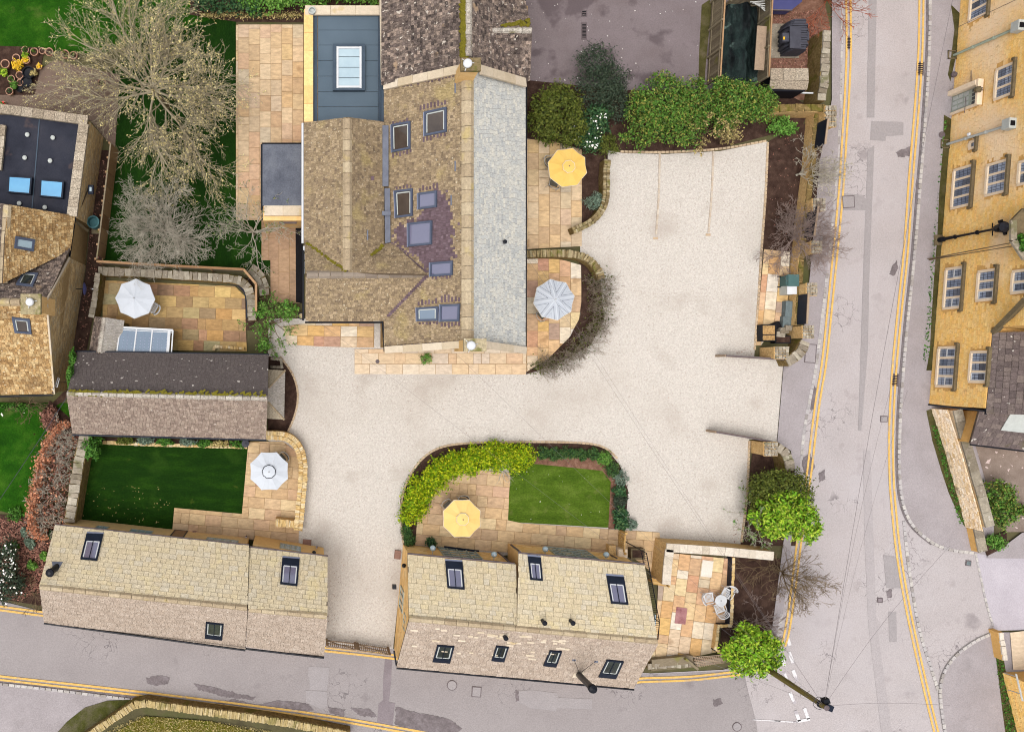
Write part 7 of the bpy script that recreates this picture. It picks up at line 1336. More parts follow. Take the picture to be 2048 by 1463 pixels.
t = thing('round_bin', 'small round grey bin at the barn corner beside the shaded lawn', 'bin', P(491, 886)); c = P(491, 886, .6); c = V((c.x, c.y, .06)); mb().lathe(c, [(.17, 0), (.21, .6), (.22, .6), (.22, .64), (.15, .66), (.03, .69)], 20).build('drum', M['plastic'], t); mb().lathe(c, [(.06, .665), (.05, .72), (.01, .73)], 10).build('lid_knob', M['plastic'], t)
t = thing('wheelie_bin', 'grey-green plastic bin against the roadside wall above the white box', 'bin', P(1578, 560)); c = P(1585, 560, 1.0); c = V((c.x, c.y, .05)); mb().add([(c.x - .24, c.y - .26, .1), (c.x + .24, c.y - .26, .1), (c.x + .24, c.y + .26, .1), (c.x - .24, c.y + .26, .1), (c.x - .3, c.y - .32, .95), (c.x + .3, c.y - .32, .95), (c.x + .3, c.y + .32, .95), (c.x - .3, c.y + .32, .95)], BOXF).build('body', M['plastic_green'], t); mb().box((c.x + .05, c.y, 1.0), (.62, .68, .08)).build('lid', M['plastic_green'], t); mb().tube([(c.x - .36, c.y - .25, .98), (c.x - .36, c.y + .25, .98)], .025, 6).build('handle', M['plastic_green'], t)
for s in (-1, 1): mb().tube([(c.x - .28, c.y + s * .28, .12), (c.x - .28, c.y + s * .34, .12)], .11, 12).build('wheel', M['black'], t)
t = thing('white_box', 'white creased box lid beside the roadside pier', 'box', P(1580, 579)); c = P(1583.5, 579, .9); mb().box((c.x - .13, c.y, .45), (.26, .5, .9)).box((c.x + .14, c.y, .44), (.28, .48, .88)).build('body', M['offwhite'], t); mb().box((c.x - .13, c.y, .91), (.29, .52, .03)).build('lid', M['white'], t); mb().box((c.x + .15, c.y, .9), (.28, .5, .03)).build('lid', M['white'], t)
t = thing('slate_stack', 'stack of blue-grey stone slabs by the blue-black panel', 'stone slabs', P(1580, 625)); rg = random.Random(4)
for k, (x, y, w, l, z) in enumerate(((1580, 617, .5, .92, .5), (1576, 646, .6, .8, .45), (1570, 660, .5, .34, .62), (1562, 668, .5, .3, .55), (1578, 655, .36, .3, .66))): c = P(x, y, z); mb().box((c.x, c.y, z / 2), (w, l, z), rg.uniform(-.12, .12)).build('slab', M['slate_blue'] if k < 2 else M['cope_grey'], t)
t = thing('glazed_crate', 'dark glazed crate and black planter full of twigs inside the upper gate corner', 'crate', P(1545, 665)); c = P(1538, 665, .6); m = mb(); 
for dx, dy, sx, sy in ((-.4, 0, .05, .92), (.4, 0, .05, .92), (0, .46, .85, .05), (0, -.46, .85, .05), (0, -.12, .8, .04)): m.box((c.x + dx, c.y + dy, .32), (sx, sy, .6))
m.build('frame', M['black'], t); mb().box((c.x, c.y, .3), (.78, .88, .5)).build('filling', M['tile_gold'], t); c = P(1566, 678, .5); mb().box((c.x, c.y, .25), (.9, .45, .5)).build('planter', M['black'], t); mb().box((c.x, c.y, .5), (.8, .36, .06)).build('soil', M['soil'], t); c = P(1552, 652, .5); mb().box((c.x, c.y, .2), (.7, .4, .4), .4).build('dark_sack', M['dark'], t)
t = thing('street_lamp', 'tall black heritage lamp post standing on the hotel footway', 'street lamp', P(1873, 481)); b = P(1875, 480); z = 5.0; p = P(2011, 456, z); p = V((b.x, b.y, 0)); mb().lathe(p, [(.14, .1), (.15, .5), (.1, .6), (.09, 1.2), (.07, 1.25), (.06, 3.9), (.07, 4.0)], 12).build('post', M['black'], t)
for zz in (1.3, 2.9): mb().lathe(p, [(.11, zz), (.13, zz + .05), (.11, zz + .1)], 12).build('collar', M['black'], t)
mb().tube([p + V((0, -.35, 4.0)), p + V((0, .35, 4.0))], .03, 6).build('ladder_bar', M['black'], t); mb().lathe(p, [(.08, 4.0), (.2, 4.3), (.3, 4.75), (.32, 4.78), (.2, 4.9)], 8).build('lantern_cage', M['black'], t); mb().lathe(p, [(.3, 4.8), (.2, 4.98), (.1, 5.05), (.03, 5.12)], 8).build('roof', M['plastic'], t); mb().box(p + V((-.02, 0, .12)), (.55, .6, .06)).build('gully_frame', M['dressed_dark'], t)
for a in range(4): an = a * math.pi / 2 + .4; mb().box(p + V((math.cos(an) * .34, math.sin(an) * .34, 4.7)), (.16, .16, .16), an).build('crown_piece', M['black'], t)
t = thing('telegraph_pole', 'tall mossy telegraph pole rising out of the round bright shrub at the junction', 'telegraph pole', P(1496.5, 1311.6)); b = P(1496.5, 1311.6); zt = 7.5; mb().tube([b, b + V((0, 0, 4)), b + V((0, 0, zt))], [.17, .15, .125], 12).build('pole', mat('mossy_pole', [C(118, 106, 56), C(140, 126, 74), C(96, 86, 52)], scale=1.2, stretch=(4, 4, .5), grain=.3), t)
for k in range(9): a = k * 2.2; mb().tube([b + V((math.cos(a) * .12, math.sin(a) * .12, 3 + k * .45)), b + V((math.cos(a) * .3, math.sin(a) * .3, 3 + k * .45))], .015, 4).build('step_peg', M['iron'], t)
top = b + V((0, 0, 7.2)); mb().lathe(top + V((0, 0, -.25)), [(.17, 0), (.19, .04), (.19, .1), (.17, .14)], 14).build('ring', M['black'], t); mb().box(top + V((.1, .26, .05)), (.3, .24, .3), .3).build('junction_box', M['black'], t); mb().box(top + V((.18, -.02, .18)), (.34, .3, .26), -.4).build('junction_box', M['navy'], t); mb().lathe(top + V((0, 0, .28)), [(.13, 0), (.14, .05), (.05, .08)], 12).build('cap', M['iron'], t); mb().tube([top + V((math.cos(a) * .3, math.sin(a) * .3, -.3 + .05 * math.sin(a * 3))) for a in [i * math.pi / 8 for i in range(17)]], .015, 4).build('cable_loop', M['plastic'], t)
M['wire'] = mat('grey_cable', [C(130, 122, 124), C(140, 132, 134)], scale=2)
WR = [((1913, -40, 9.0), 'long dark overhead wire running up the road to the hotel roof', .014), ((1792, 732, 6.8), 'thin overhead wire fading up the road beside the long one', .008), ((1815, 780, 6.6), 'thinnest overhead wire fading up the road', .007), ((1900, 1090, 5.5), 'overhead wire running to the wall end by the curved kerb', .01), ((1900, 1409, 6), 'level overhead wire running across the junction', .009), ((1045, 500, 5.3), 'overhead wire crossing the gravel to the grey slate roof', .007), ((1052, 490, 5.1), 'overhead wire beside another one crossing the gravel to the grey slate roof', .006), ((640, 645, 4.9), 'overhead wire crossing the centre lawn to the brown tiled wing', .006), ((905, 700, 5.2), 'overhead wire crossing the gravel to the south gable', .006), ((1320, 1290, 5.2), 'short overhead wire to the right-hand cottage ridge', .008)]
for e, lab, r in WR:
    a, b2 = top + V((0, 0, .1)), P(*e); t = thing('overhead_wire', lab, 'wire', a, 'wires from the telegraph pole'); mb().tube([a + (b2 - a) * f - V((0, 0, .35 * math.sin(math.pi * f))) for f in [i / 10 for i in range(11)]], r * .75, 4).build('cable', M['wire'], t)
a, b2 = P(134, 793, 4.6), P(-60, 1085, 5); t = thing('overhead_wire', 'single wire from the barn corner across the left lawn', 'wire', a); mb().tube([a + (b2 - a) * (i / 8) - V((0, 0, .2 * math.sin(math.pi * i / 8))) for i in range(9)], .016, 4).build('cable', M['plastic'], t)
# drain covers
def drain(label, px, py, w, h, ang, rows, parent=road, z=.02, m='iron'):
    c = P(px, py, z); t = thing('drain_grate', label, 'drain', c, 'road gullies'); ca = math.radians(ang); mb().box((c.x, c.y, z + .012), (w, h, .03), ca).build('frame', M[m], t)
    for k in range(rows): f = (k + .5) / rows - .5; d = V((-math.sin(ca), math.cos(ca), 0)) * (f * h * .82); mb().box((c.x + d.x, c.y + d.y, z + .03), (w * .66, h * .82 / rows * .55, .012), ca).build('slot', M['dark'], t)
drain('road gully with black slots near the top of the right kerb', 1840, 137, .44, .8, -4, 6); drain('road gully with black slots midway down the right kerb', 1789, 759, .44, .74, -4, 6); drain('worn road gully across the left yellow lines', 1697, 86, .3, .75, -2, 7); drain('gully in the dark courtyard, top one of the channel', 1168, 27, .36, .38, 0, 3, z=.025); drain('long slotted gully channel in the dark courtyard', 1168, 62, .34, 1.0, 0, 10, z=.025)
def cover(name, label, px, py, w, h, ang, m, z, round_=False):
    c = P(px, py, z); t = thing(name, label, 'manhole cover', c); rim = mb(); a = math.radians(ang)
    if round_: rim.lathe(c, [(w / 2 + .02, 0), (w / 2 + .02, .006)], 20); rim.build('rim', M['iron'], t); mb().lathe(c + V((0, 0, .006)), [(w / 2 - .02, 0), (w / 2 - .02, .006)], 20).build('lid', M[m], t)
    else: rim.box(c, (w + .06, h + .06, .012), a); rim.build('rim', M['iron'], t); mb().box(c + V((0, 0, .008)), (w - .03, h - .03, .012), a).build('lid', M[m], t)
cover('manhole_cover', 'square patterned manhole cover beside the left yellow lines', 1697, 403, .66, .66, 3, 'patch', .045); cover('manhole_cover', 'tall rectangular footway cover beside the curved quadrant wall', 1621, 706, .6, 1.05, -4, 'asphalt2', .105); cover('manhole_cover', 'small square valve cover left of the right yellow lines', 1768, 837, .36, .3, 0, 'patch', .045); cover('manhole_cover', 'small pinkish valve cover in the road near the junction', 1760, 1199, .26, .22, -3, 'patch_dark', .045); cover('manhole_cover', 'small blue-grey valve cover near the side road', 1937, 1125, .26, .26, -6, 'slate_blue', .06); cover('manhole_cover', 'round grey cover in the hotel footway', 1884, 269, .34, .34, 0, 'iron', .13, True); cover('manhole_cover', 'round pale cover in the south lane', 904, 1369, .56, .56, 0, 'patch', .045, True); cover('manhole_cover', 'square cover in the south lane beside a round one', 953, 1382, .5, .55, -4, 'patch', .045); cover('manhole_cover', 'small round grey drain cover in the pale terrace', 755, 722, .2, .2, 0, 'iron', .095, True); cover('manhole_cover', 'round pale cover below the junction give-way lines', 1474, 1452, .5, .5, 0, 'patch', .045, True)
t = thing('door_mat', 'brown doorstep mat on the gravel beside the left cottage corner', 'mat', P(614, 1085)); mb().box(P(614, 1084, .05), (.5, .38, .08), -.08).build('slab', M['brick'], t)
t = thing('brick_step', 'reddish brick step against the right cottage west wall', 'step', P(795, 1108)); mb().box(P(795, 1108, .1), (.36, .5, .16), -.1).build('slab', M['brick'], t)
t = thing('driftwood', 'bare pale driftwood branch lying at the end of the yellow-green hedge', 'branch', P(1000, 940)); rg = random.Random(8); sg = []; tp_ = []
for k in range(5): grow(rg, P(1004, 940, .3), V((rg.uniform(-1, 1), rg.uniform(-1, .3), .3)).normalized(), .7, .03, 2, sg, tp_, .3, 0, .6, 1, .7, .25)
tubes_np('twigs', sg, 4, M['bark_pale'], t)
M['straw_soil'] = mat('cream_gravel', [C(206, 180, 140), C(226, 204, 168)], scale=9, grain=.4)
t = thing('round_planter', 'black rimmed round planter with cream soil at the corner of the white-guttered wall', 'planter', P(602, 632)); c = P(602, 631, .4); mb().lathe((c.x, c.y, .08), [(.15, 0), (.2, .4), (.2, .44), (.15, .44), (.14, .36)], 18).build('pot', M['black'], t); mb().lathe((c.x, c.y, .08), [(.14, .37), (.01, .38)], 14).build('soil', M['straw_soil'], t)
# ------------------------------------------------------------------ trees, hedges and shrubs
bare_tree('tree', 'large bare tree covered in yellow-green buds on the big shaded lawn', 'tree', 334, 216, 2.1, 12, 4.9, .13, 3, M['bark'], M['bud'], seed=3, elev=(8, 70), buds=10500, bud_size=.056, sides=4, trunk_material=M['bark_trunk'], wig=.11, ups=.012, ratio=.54, nch=1.8, spread=.68, seglen=.5, flat=.75, rmin=.006, lean=(-.4, .4))
bare_tree('tree', 'grey bare leafless tree above the courtyard with the plain white parasol', 'tree', 340, 466, 1.3, 18, 2.9, .075, 3, M['bark_pale'], None, seed=5, elev=(6, 70), sides=3, trunk_material=M['bark_trunk'], wig=.17, ups=.02, ratio=.5, nch=2.0, spread=.75, seglen=.34, flat=.8, rmin=.0055)
bare_tree('tree', 'small mossy bare tree between the terrace and the side passage', 'tree', 508, 468, 1.1, 12, 2.3, .07, 3, M['bark_pale'], M['holly'], seed=6, elev=(6, 70), sides=3, buds=420, bud_size=.06, trunk_material=M['bark_trunk'], wig=.2, ups=.02, ratio=.52, nch=1.4, spread=.8, seglen=.34, flat=.8, rmin=.0075)
ng = np.random.default_rng(2)
bare_tree('shrub', 'half-bare brown and green shrub at the barn corner beside the courtyard', 'shrub', 545, 645, .5, 14, 1.3, .06, 3, M['bark_brown'], M['fern'], seed=7, elev=(5, 75), buds=1700, bud_size=.07, sides=3, wig=.2, ratio=.6, nch=1.5, spread=.7, seglen=.3, rmin=.008, crown_name='twigs')
shrub('shrub', 'bright fresh green top of the shrub beside the white house gutter', 'shrub', 575, 620, [(572, 618, .9, 22, 18, .6), (520, 622, .8, 14, 14, .5), (528, 690, .7, 14, 12, .5)], 900, .09, M['fern'], M['bark_brown'], 8)
t = thing('beech_hedge', 'copper beech hedge with orange leaf rim and bare grey twigs', 'hedge', P(95, 950)); rg = random.Random(11); sg, tp_ = [], []
ctr = smooth_path([(140, 866), (128, 900), (116, 950), (106, 1000), (102, 1040)], 1); dense = [P(*q) for q in ctr]
for k in range(170):
    q = rg.choice(dense) + V((rg.uniform(-.9, .9), rg.uniform(-.5, .5), .5)); grow(rg, q, V((rg.uniform(-.6, .5), rg.uniform(-.3, .3), rg.uniform(.6, 1.3))).normalized(), rg.uniform(.5, .9), .018, 2, sg, tp_, .25, .02, .6, 1.4, .8, .22, .8, .009)
tubes_np('twigs', sg, 3, M['bark_pale'], t); rim = [P(*q, 1.1) for q in smooth_path([(134, 846), (112, 856), (92, 890), (76, 945), (65, 1000), (60, 1040), (68, 1066), (88, 1078)], 2)]; pts = []
for a, b in zip(rim, rim[1:]):
    for k in range(int((b - a).length * 520)): p = a + (b - a) * rg.random(); pts.append((p.x + rg.gauss(0, .16), p.y + rg.gauss(0, .1), rg.uniform(.1, 1.45)))
for k in range(320): q = rg.choice(dense) + V((rg.uniform(-.7, 1.1), rg.gauss(0, .4), 0)); pts.append((q.x, q.y, rg.uniform(.3, 1.1)))
pts = np.array(pts); leaf_mesh('leaves', pts, np.zeros_like(pts), .075, .6, M['beech'], t, ng, .5); 
q = np.array([(p.x + rg.gauss(0, .55), p.y + rg.gauss(0, .3), rg.uniform(.1, .6)) for p in dense for _ in range(160)]); leaf_mesh('inner_litter', q, np.zeros_like(q), .1, .6, M['litter'], t, ng, .8)
def hedge(name, label, path, rx, rz, zc, n, size, material, seed, group=None, cat='hedge', **kw):
    pp = [P(*q) for q in smooth_path(path, 2)]; rs = resample(pp, .55); bl = [((p.x * F / (H - zc) + NX), (NY - p.y * F / (H - zc)), zc, rx, rx, rz) for p in rs]
    return shrub(name, label, cat, path[len(path) // 2][0], path[len(path) // 2][1], bl, n, size, material, M['bark_brown'], seed, group, clumps=9, stems=8, **kw)
hedge('laurel_hedge', 'yellow-green clipped hedge curving round the pale yellow parasol terrace', [(1036, 914), (980, 910), (920, 918), (876, 940), (846, 970), (828, 1005), (822, 1032)], 29, .55, .65, 14000, .078, M['laurel'], 21, tight=.2, fill=.5, up=.8)
for k, (x, y, r) in enumerate(((1088, 906, 15), (1112, 907, 15), (1136, 906, 16), (1160, 907, 15), (1186, 908, 15))): shrub('lavender_bush', ['leftmost low dark bush of the row along the top of the centre lawn', 'second low dark bush from the yellow-green hedge', 'middle low dark bush of the row along the top of the centre lawn', 'fourth low dark bush from the yellow-green hedge', 'last low dark bush before the bed curves down'][k], 'shrub', x, y, [(x, y, .3, r, r * .85, .34)], 620, .085, M['lav'], M['bark_brown'], 30 + k, 'low bushes along the centre lawn', aspect=.25, up=.7, clumps=16)
for k, (x, y, r, m) in enumerate(((1207, 916, 15, 'fern'), (1224, 938, 15, 'lav'), (1240, 956, 17, 'silver'), (1238, 980, 13, 'deep'), (1239, 1002, 15, 'conifer'), (1240, 1024, 14, 'deep'), (1242, 1044, 14, 'deep'), (1263, 1047, 11, 'silver'))): shrub('border_bush', 'low ' + ['light green bush at the bend of the border', 'feathery green bush below the bend of the border', 'spiky bush sticking out over the gravel', 'dark green bush just below the spiky one', 'grey-green bush halfway down the right border', 'dark green bush below the grey-green one', 'dark bush at the foot of the right border beside the little gate', 'silvery tuft growing in the gravel by the little gate'][k], 'shrub', x, y, [(x, y, .3, r, r, .38)], 620, .08, M[m], M['bark_brown'], 40 + k, 'bushes along the right border', aspect=.25 if m != 'deep' else .55, up=.6, clumps=16)
shrub('rosemary_bush', 'dark green feathery bush at the lower end of the yellow-green hedge', 'shrub', 816, 1068, [(812, 1056, .4, 11, 16, .4), (818, 1076, .35, 12, 16, .35)], 900, .08, M['lav'], M['bark_brown'], 50, aspect=.25)
t = shrub('potted_shrub', 'round potted evergreen beside the first globe lantern', 'potted plant', 863, 1086, [(863, 1083, .6, 11, 9, .3)], 320, .07, M['deep'], M['bark_brown'], 51); c = P(862, 1085, .2); mb().lathe((c.x, c.y, .06), [(.18, 0), (.26, .36), (.22, .36), (.01, .33)], 16).build('pot', M['plastic'], t)
shrub('fern', 'spiky green fern in the pale terrace below the south gable', 'fern', 853, 717, [(853, 716, .25, 12, 12, .3)], 170, .14, M['fern'], M['bark_brown'], 52, aspect=.14, up=.2, clumps=10)
# mixed hedge of big shrubs under the dark courtyard
shrub('large_shrub', 'rounded olive-green shrub beside the grey slate roof', 'shrub', 1112, 226, [(1112, 214, 1.35, 52, 50, .9), (1086, 250, 1.1, 34, 38, .8), (1140, 250, 1.1, 34, 42, .8)], 6200, .085, M['olive'], M['bark_brown'], 60, clumps=34, tight=.13, fill=.35)
shrub('conifer', 'dusky grey-green spreading conifer shading the dark courtyard', 'conifer', 1190, 170, [(1190, 124, 1.5, 40, 34, .7), (1196, 176, 1.2, 44, 46, .8), (1224, 160, 1.2, 34, 34, .6), (1236, 212, 1.0, 22, 40, .6)], 6400, .085, M['conifer'], M['bark_brown'], 61, clumps=30, aspect=.3)
shrub('camellia', 'dark green shrub with white blossom behind the saturated yellow parasol', 'shrub', 1188, 262, [(1192, 238, 1.0, 30, 34, .7), (1178, 284, .8, 22, 20, .6), (1160, 268, .7, 18, 26, .5)], 2900, .08, M['deep'], M['bark_brown'], 62, flowers=(M['petal'], 110, .055, lambda p: p[1] < P(0, 244).y))
shrub('large_shrub', 'large rounded glossy mid-green shrub above the parking bays', 'shrub', 1328, 222, [(1322, 204, 1.7, 74, 56, 1.1), (1290, 244, 1.3, 50, 50, 1.0), (1366, 246, 1.3, 52, 48, 1.0), (1386, 200, 1.4, 36, 44, .9)], 12500, .08, M['holly'], M['bark_brown'], 63, clumps=40, tight=.12, fill=.42)
shrub('large_shrub', 'rounded mid-green shrub at the foot of the dark netting', 'shrub', 1480, 212, [(1474, 204, 1.6, 60, 46, 1.0), (1520, 212, 1.4, 30, 40, .9), (1446, 232, 1.2, 34, 38, .8), (1438, 178, 1.3, 22, 24, .7)], 8200, .08, M['holly'], M['bark_brown'], 64, clumps=34, tight=.12, fill=.42)
bare_tree('shrub', 'twiggy golden-brown half-bare shrub between two rounded green shrubs', 'shrub', 1404, 268, .6, 11, 1.35, .04, 3, M['bark_brown'], M['straw'], seed=65, elev=(5, 70), buds=1500, bud_size=.07, sides=3, wig=.2, ratio=.6, nch=1.4, spread=.7, seglen=.3, rmin=.009, crown_name='twigs')
shrub('shrub', 'feathery yellowish shrub at the top end of the mossy drystone wall', 'shrub', 1215, 292, [(1214, 290, .7, 24, 22, .6)], 900, .085, M['olive'], M['bark_brown'], 66, aspect=.25, clumps=16)
shrub('shrub', 'small green shrub alone on the dark soil beside the topmost pier', 'shrub', 1562, 254, [(1560, 250, .6, 22, 20, .5), (1580, 256, .5, 14, 12, .4)], 1100, .075, M['fern'], M['bark_brown'], 67, clumps=18)
shrub('lavender_bush', 'silvery lavender mound inside the mossy curved drystone wall', 'shrub', 1190, 405, [(1190, 404, .45, 21, 18, .45)], 1000, .085, M['silver'], M['bark_brown'], 68, aspect=.2)
bare_tree('shrub', 'pale bare shrub leaning over the roadside wall', 'shrub', 1592, 350, .4, 12, 1.8, .05, 3, M['bark_pale'], None, seed=69, elev=(5, 75), sides=3, wig=.24, ratio=.56, nch=1.35, spread=.8, seglen=.32, rmin=.011, az=(-80, 80), crown_name='twigs')
bare_tree('shrub', 'purplish bare shrub leaning over the narrow pavement', 'shrub', 1580, 478, .5, 20, 1.9, .05, 3, M['bark_purple'], None, seed=70, elev=(5, 70), sides=3, wig=.2, ratio=.6, nch=1.6, spread=.7, seglen=.3, rmin=.008, crown_name='twigs')
shrub('large_shrub', 'dark green evergreen shrub at the lower gate pier', 'shrub', 1560, 975, [(1560, 970, 1.6, 58, 34, 1.0), (1596, 984, 1.4, 28, 40, .9), (1520, 985, 1.2, 28, 34, .8)], 6200, .075, M['olive'], M['bark_brown'], 71, clumps=34)
shrub('large_shrub', 'bright glossy yellow-green shrub overhanging the left yellow lines', 'shrub', 1572, 1030, [(1576, 1024, 2.0, 54, 46, .9), (1540, 1034, 1.6, 40, 40, .8), (1604, 1050, 1.7, 38, 36, .8)], 4600, .125, M['bright'], M['bark_brown'], 72, aspect=.34, clumps=40, tight=.1, fill=.4)
bare_tree('shrub', 'pale bare twiggy shrub in front of the dark evergreen by the gravel', 'shrub', 1500, 1030, .6, 9, 1.3, .03, 3, M['bark_pale'], M['fern'], seed=73, elev=(10, 70), sides=3, buds=260, bud_size=.08, wig=.16, ratio=.6, nch=1.3, spread=.7, seglen=.3, rmin=.009, crown_name='twigs')
shrub('large_shrub', 'round glossy yellow-green shrub at the road junction', 'shrub', 1504, 1306, [(1502, 1300, 2.1, 58, 48, 1.0)], 5200, .105, M['bright'], M['bark_brown'], 74, aspect=.45, clumps=46, tight=.11, fill=.42)
bare_tree('shrub', 'brown bare shrub spreading over the yellow lines above the round shrub', 'shrub', 1556, 1140, .5, 16, 1.9, .05, 3, M['bark_brown'], None, seed=75, elev=(5, 65), sides=3, wig=.18, ratio=.58, nch=1.6, spread=.65, seglen=.32, rmin=.007, crown_name='twigs')
bare_tree('shrub', 'reddish bare shrub on dark soil behind the white bistro set', 'shrub', 1508, 1240, .3, 14, 1.25, .035, 3, M['bark_purple'], None, seed=76, elev=(5, 60), sides=3, wig=.2, ratio=.6, nch=1.5, spread=.7, seglen=.28, rmin=.008, crown_name='twigs')
bare_tree('shrub', 'red-stemmed bare shrub at the top edge above the oil tank', 'shrub', 1648, 4, .3, 18, 1.9, .03, 3, M['red'], None, seed=77, elev=(10, 70), sides=3, wig=.12, ratio=.6, nch=1.3, spread=.5, seglen=.35, rmin=.009, crown_name='twigs')
M['hedge_twig'] = mat('brown_grey_twigs', [C(146, 130, 112), C(172, 156, 140), C(194, 180, 166)], scale=2, grain=.3, bump=0)
t = thing('bare_hedge', 'crescent of thin bare twigs round the striped parasol terrace', 'hedge', P(1185, 660)); rg = random.Random(78); sg, tp_ = [], []
pp = [P(*q) for q in smooth_path([(1198, 560), (1204, 600), (1200, 640), (1182, 678), (1150, 708), (1110, 730), (1080, 740)], 2)]
for k in range(420):
    i = rg.randrange(len(pp) - 1); q = pp[i] + (pp[i + 1] - pp[i]) * rg.random(); d = (pp[i + 1] - pp[i]).normalized(); nn = V((-d.y, d.x, 0)); nn = nn if nn.dot(V((1, -.6, 0))) > 0 else -nn
    grow(rg, q + nn * rg.uniform(-.75, .4) + V((0, 0, .15)), (nn * rg.uniform(-.5, .75) + d * rg.uniform(-.35, .35) + V((0, 0, rg.uniform(.4, 1.2)))).normalized(), rg.uniform(.45, .9), .01, 2, sg, tp_, .12, .02, .55, 1.5, .5, .26, .8, .0055)
tubes_np('twigs', sg, 3, M['hedge_twig'], t); q = np.array([(p.x + rg.gauss(-.1, .36), p.y + rg.gauss(.1, .26), rg.uniform(.1, .6)) for p in pp for _ in range(60)]); leaf_mesh('foliage', q, np.zeros_like(q), .07, .4, M['olive'], t, ng)
hedge('top_hedge', 'bright green loose hedge along the top edge above the long terrace', [(500, 8), (560, 6), (620, 0), (680, -6), (750, -8)], 30, .7, .9, 5200, .085, M['fern'], 79, tight=.2); hedge('dark_hedge', 'dark ivy hedge at the top edge behind the budding tree', [(400, 14), (440, 16), (480, 18), (520, 26)], 18, .5, .6, 1500, .085, M['deep'], 80)
q = np.array([P(rg.uniform(400, 604), 30 + rg.gauss(0, 3.5), rg.uniform(.1, .5)) for _ in range(900)]); o = leaf_mesh('dry_grass', q, np.zeros_like(q), .1, .18, M['straw'], None, ng); o['kind'] = 'stuff'
# left edge gardens
shrub('golden_shrub', 'golden yellow starburst shrub among the terracotta pots', 'shrub', 36, 131, [(36, 130, .35, 11, 10, .3)], 230, .11, M['golden'], M['bark_brown'], 81, aspect=.3)
for k, (x, y, r, m) in enumerate(((8, 144, 8, 'bright'), (28, 171, 8, 'fern'), (50, 112, 6, 'bright'), (68, 146, 6, 'straw'))): shrub('pot_plant', ['lime green plant at the left edge below the wide pot', 'fresh green plant near the bottom of the pot group', 'yellow-green leafy tuft above the golden shrub', 'striped grassy plant right of the black pots'][k], 'plant', x, y, [(x, y, .35, r, r, .25)], 150, .08, M[m], M['bark_brown'], 82 + k)
shrub('ivy_clump', 'green ivy clump on the corner of the thick garden wall', 'ivy', 186, 894, [(184, 892, 1.3, 17, 26, .7)], 1500, .085, M['ivy'], M['bark_brown'], 86); shrub('ivy_clump', 'ivy climbing over the left verge of the barn roof', 'ivy', 146, 742, [(147, 716, 3.1, 7, 18, .5), (143, 752, 4.0, 6, 24, .6)], 1000, .08, M['ivy'], M['bark_brown'], 87)
for k, x in enumerate((250, 290, 330, 375, 410, 440, 478)): shrub('border_plant', ['mossy plant at the left end of the bed under the barn eave', 'blue-green plant second along the bed under the barn eave', 'bright low plant third along the barn bed', 'blue-green plant in the middle of the barn bed', 'leafy plant fifth along the barn bed', 'dry brown plant sixth along the barn bed', 'green tuft beside the round grey bin'][k], 'plant', x, 882 + k * 1.2, [(x, 880 + k * 1.3, .3, 18, 7, .25)], 300, .08, M[['olive', 'silver', 'ivy', 'silver', 'ivy', 'straw', 'ivy'][k]], M['bark_brown'], 90 + k, 'plants in the bed under the barn eave')
shrub('flowering_shrub', 'dark shrub scattered with white blossom at the left edge by the lane', 'shrub', 18, 1150, [(16, 1120, .9, 26, 40, .7), (18, 1170, .9, 30, 34, .7)], 3000, .08, M['conifer'], M['bark_brown'], 100, flowers=(M['petal'], 90, .06, None))
bare_tree('shrub', 'small brown bare shrub by the black flue end of the left cottage', 'shrub', 70, 1185, .2, 10, .9, .03, 3, M['bark_brown'], None, seed=101, elev=(5, 70), sides=3, ratio=.6, nch=1.4, seglen=.25, rmin=.009, crown_name='twigs')
for k, (x, y, r, m) in enumerate(((24, 1095, 14, 'ivy'), (60, 1085, 12, 'silver'), (64, 1130, 10, 'fern'), (90, 1110, 9, 'fern'), (104, 1068, 9, 'deep'), (48, 1062, 8, 'silver'), (30, 1026, 16, 'ivy'))): shrub('ground_plant', ['green clump above the white-flowered shrub', 'silvery clump in the brown leaf litter', 'yellow-green clump near the left cottage verge', 'bright green tuft beside the left cottage verge', 'dark green clump at the foot of the copper beech hedge', 'small grey clump below the hedge end', 'green edging plants along the bottom of the left lawn'][k], 'plant', x, y, [(x, y, .25, r, r, .25)], 280, .08, M[m], M['bark_brown'], 102 + k, 'plants in the corner bed')
bare_tree('shrub', 'brown bare shrub under the eave of the golden tiled house', 'shrub', 60, 806, .2, 12, .9, .03, 3, M['bark_brown'], None, seed=110, elev=(5, 50), sides=3, ratio=.6, nch=1.4, seglen=.25, rmin=.009, crown_name='twigs'); shrub('bush', 'dark brown rounded bush between the left lawn and the barn', 'shrub', 98, 838, [(100, 836, .5, 18, 22, .5)], 900, .08, M['litter'], M['bark_brown'], 111)
shrub('shrub', 'green creeper strip below the eave at the left edge', 'shrub', 30, 812, [(30, 812, .3, 34, 7, .3)], 600, .08, M['ivy'], M['bark_brown'], 112)
# hotel side
shrub('topiary', 'large clipped green egg-shaped bush below the hotel roof', 'shrub', 1995, 1000, [(1994, 990, .8, 30, 34, .8), (2003, 1022, .8, 28, 32, .8)], 3600, .075, M['holly'], M['bark_brown'], 113, clumps=40, tight=.12); shrub('topiary', 'round green bush cut by the right edge', 'shrub', 2044, 1020, [(2044, 1020, .5, 13, 13, .5)], 500, .075, M['holly'], M['bark_brown'], 114); shrub('shrub', 'green shrub behind the low coped wall end', 'shrub', 1994, 1088, [(1990, 1084, .4, 18, 16, .4)], 700, .08, M['fern'], M['bark_brown'], 115); shrub('ivy_clump', 'ivy on the upper bay at the right edge of the hotel', 'ivy', 2044, 480, [(2048, 484, 6.7, 10, 18, .3)], 300, .1, M['ivy'], M['bark_brown'], 116)
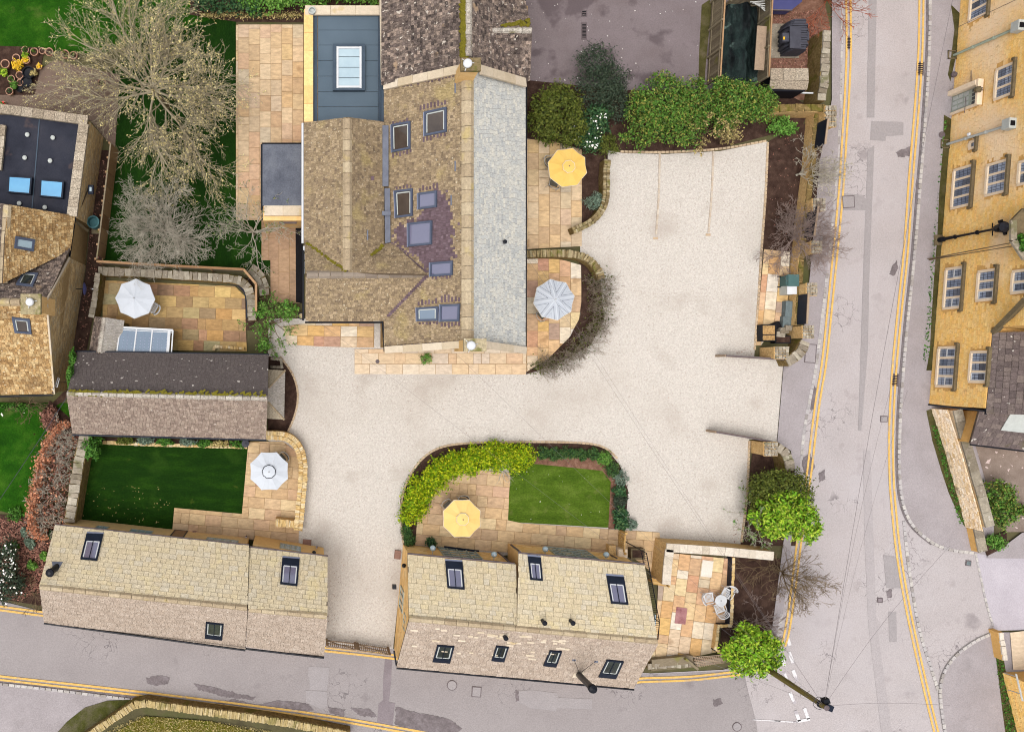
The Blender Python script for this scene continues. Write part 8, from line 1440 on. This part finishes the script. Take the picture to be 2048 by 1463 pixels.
# leaf litter, weeds, daisies: uncountable
def scatter(name, px_poly, n, size, m, z=.06, aspect=.6, seed=0, up=2.0):
    r_ = random.Random(seed); xs = [p[0] for p in px_poly]; ys = [p[1] for p in px_poly]; pts = []
    while len(pts) < n:
        x, y = r_.uniform(min(xs), max(xs)), r_.uniform(min(ys), max(ys))
        if inside((x, y), px_poly): pts.append(P(x, y, z))
    pts = np.array(pts); o = leaf_mesh(name, pts, np.zeros_like(pts), size, aspect, m, None, np.random.default_rng(seed), up); o['kind'] = 'stuff'
scatter('leaf_litter', [(0, 1036), (60, 1036), (110, 1075), (84, 1180), (40, 1200), (0, 1190)], 2600, .07, M['litter'], .08, seed=1); scatter('leaf_litter', [(1545, 22), (1640, 20), (1640, 190), (1545, 130)], 1500, .06, M['litter'], .07, seed=2); scatter('lawn_leaves', [(172, 970), (340, 970), (340, 1045), (150, 1040)], 60, .045, M['straw'], .07, seed=3); scatter('lawn_petals', [(1030, 930), (1215, 950), (1215, 1045), (1020, 1035)], 14, .035, M['petal'], .07, seed=4)
scatter('courtyard_litter', [(1060, 0), (1400, 0), (1400, 170), (1060, 170)], 60, .035, M['petal'], .05, seed=5); scatter('alley_litter', [(195, 320), (225, 320), (195, 540), (170, 700), (145, 780), (165, 600)], 260, .06, M['litter'], .07, seed=6); scatter('daisies', [(0, 810), (90, 812), (90, 850), (0, 850)], 5, .09, M['petal'], .1, seed=7); scatter('bed_litter', [(1540, 300), (1600, 250), (1620, 480), (1540, 490)], 90, .045, M['litter'], .08, seed=8)
scatter('weeds', [(1846, 720), (1858, 720), (1872, 470), (1884, 300), (1896, 240), (1888, 240), (1866, 480)], 200, .07, M['ivy'], .13, seed=9, up=.6); scatter('weeds', [(1862, 850), (1874, 850), (1930, 1050), (1920, 1050)], 320, .07, M['ivy'], .13, seed=10, up=.6); scatter('weeds', [(1986, 1280), (1998, 1275), (2034, 1470), (2014, 1470)], 360, .07, M['ivy'], .13, seed=11, up=.6)
scatter('grass_blades', [(230, 1452), (280, 1430), (420, 1440), (560, 1463), (200, 1470)], 2600, .07, M['straw'], .1, .2, seed=12, up=.3); scatter('wall_weeds', [(250, 1406), (270, 1402), (200, 1463), (170, 1463)], 260, .07, M['fern'], .15, seed=13, up=.5)
scatter('gravel_leaves', [(1470, 1040), (1486, 1000), (1482, 1086), (1462, 1084)], 40, .035, M['litter'], .05, seed=14); scatter('gravel_leaves', [(1440, 712), (1500, 690), (1508, 712), (1500, 722)], 26, .035, M['litter'], .05, seed=15); scatter('gravel_leaves', [(700, 760), (1450, 740), (1450, 860), (640, 1000)], 60, .028, M['litter'], .05, seed=16)
scatter('gravel_leaves', [(660, 1120), (690, 1115), (670, 1270), (655, 1270)], 40, .03, M['litter'], .05, seed=17); scatter('border_weeds', [(800, 1000), (806, 1000), (845, 915), (880, 892), (884, 888), (838, 918), (802, 970)], 90, .04, M['ivy'], .07, seed=18)
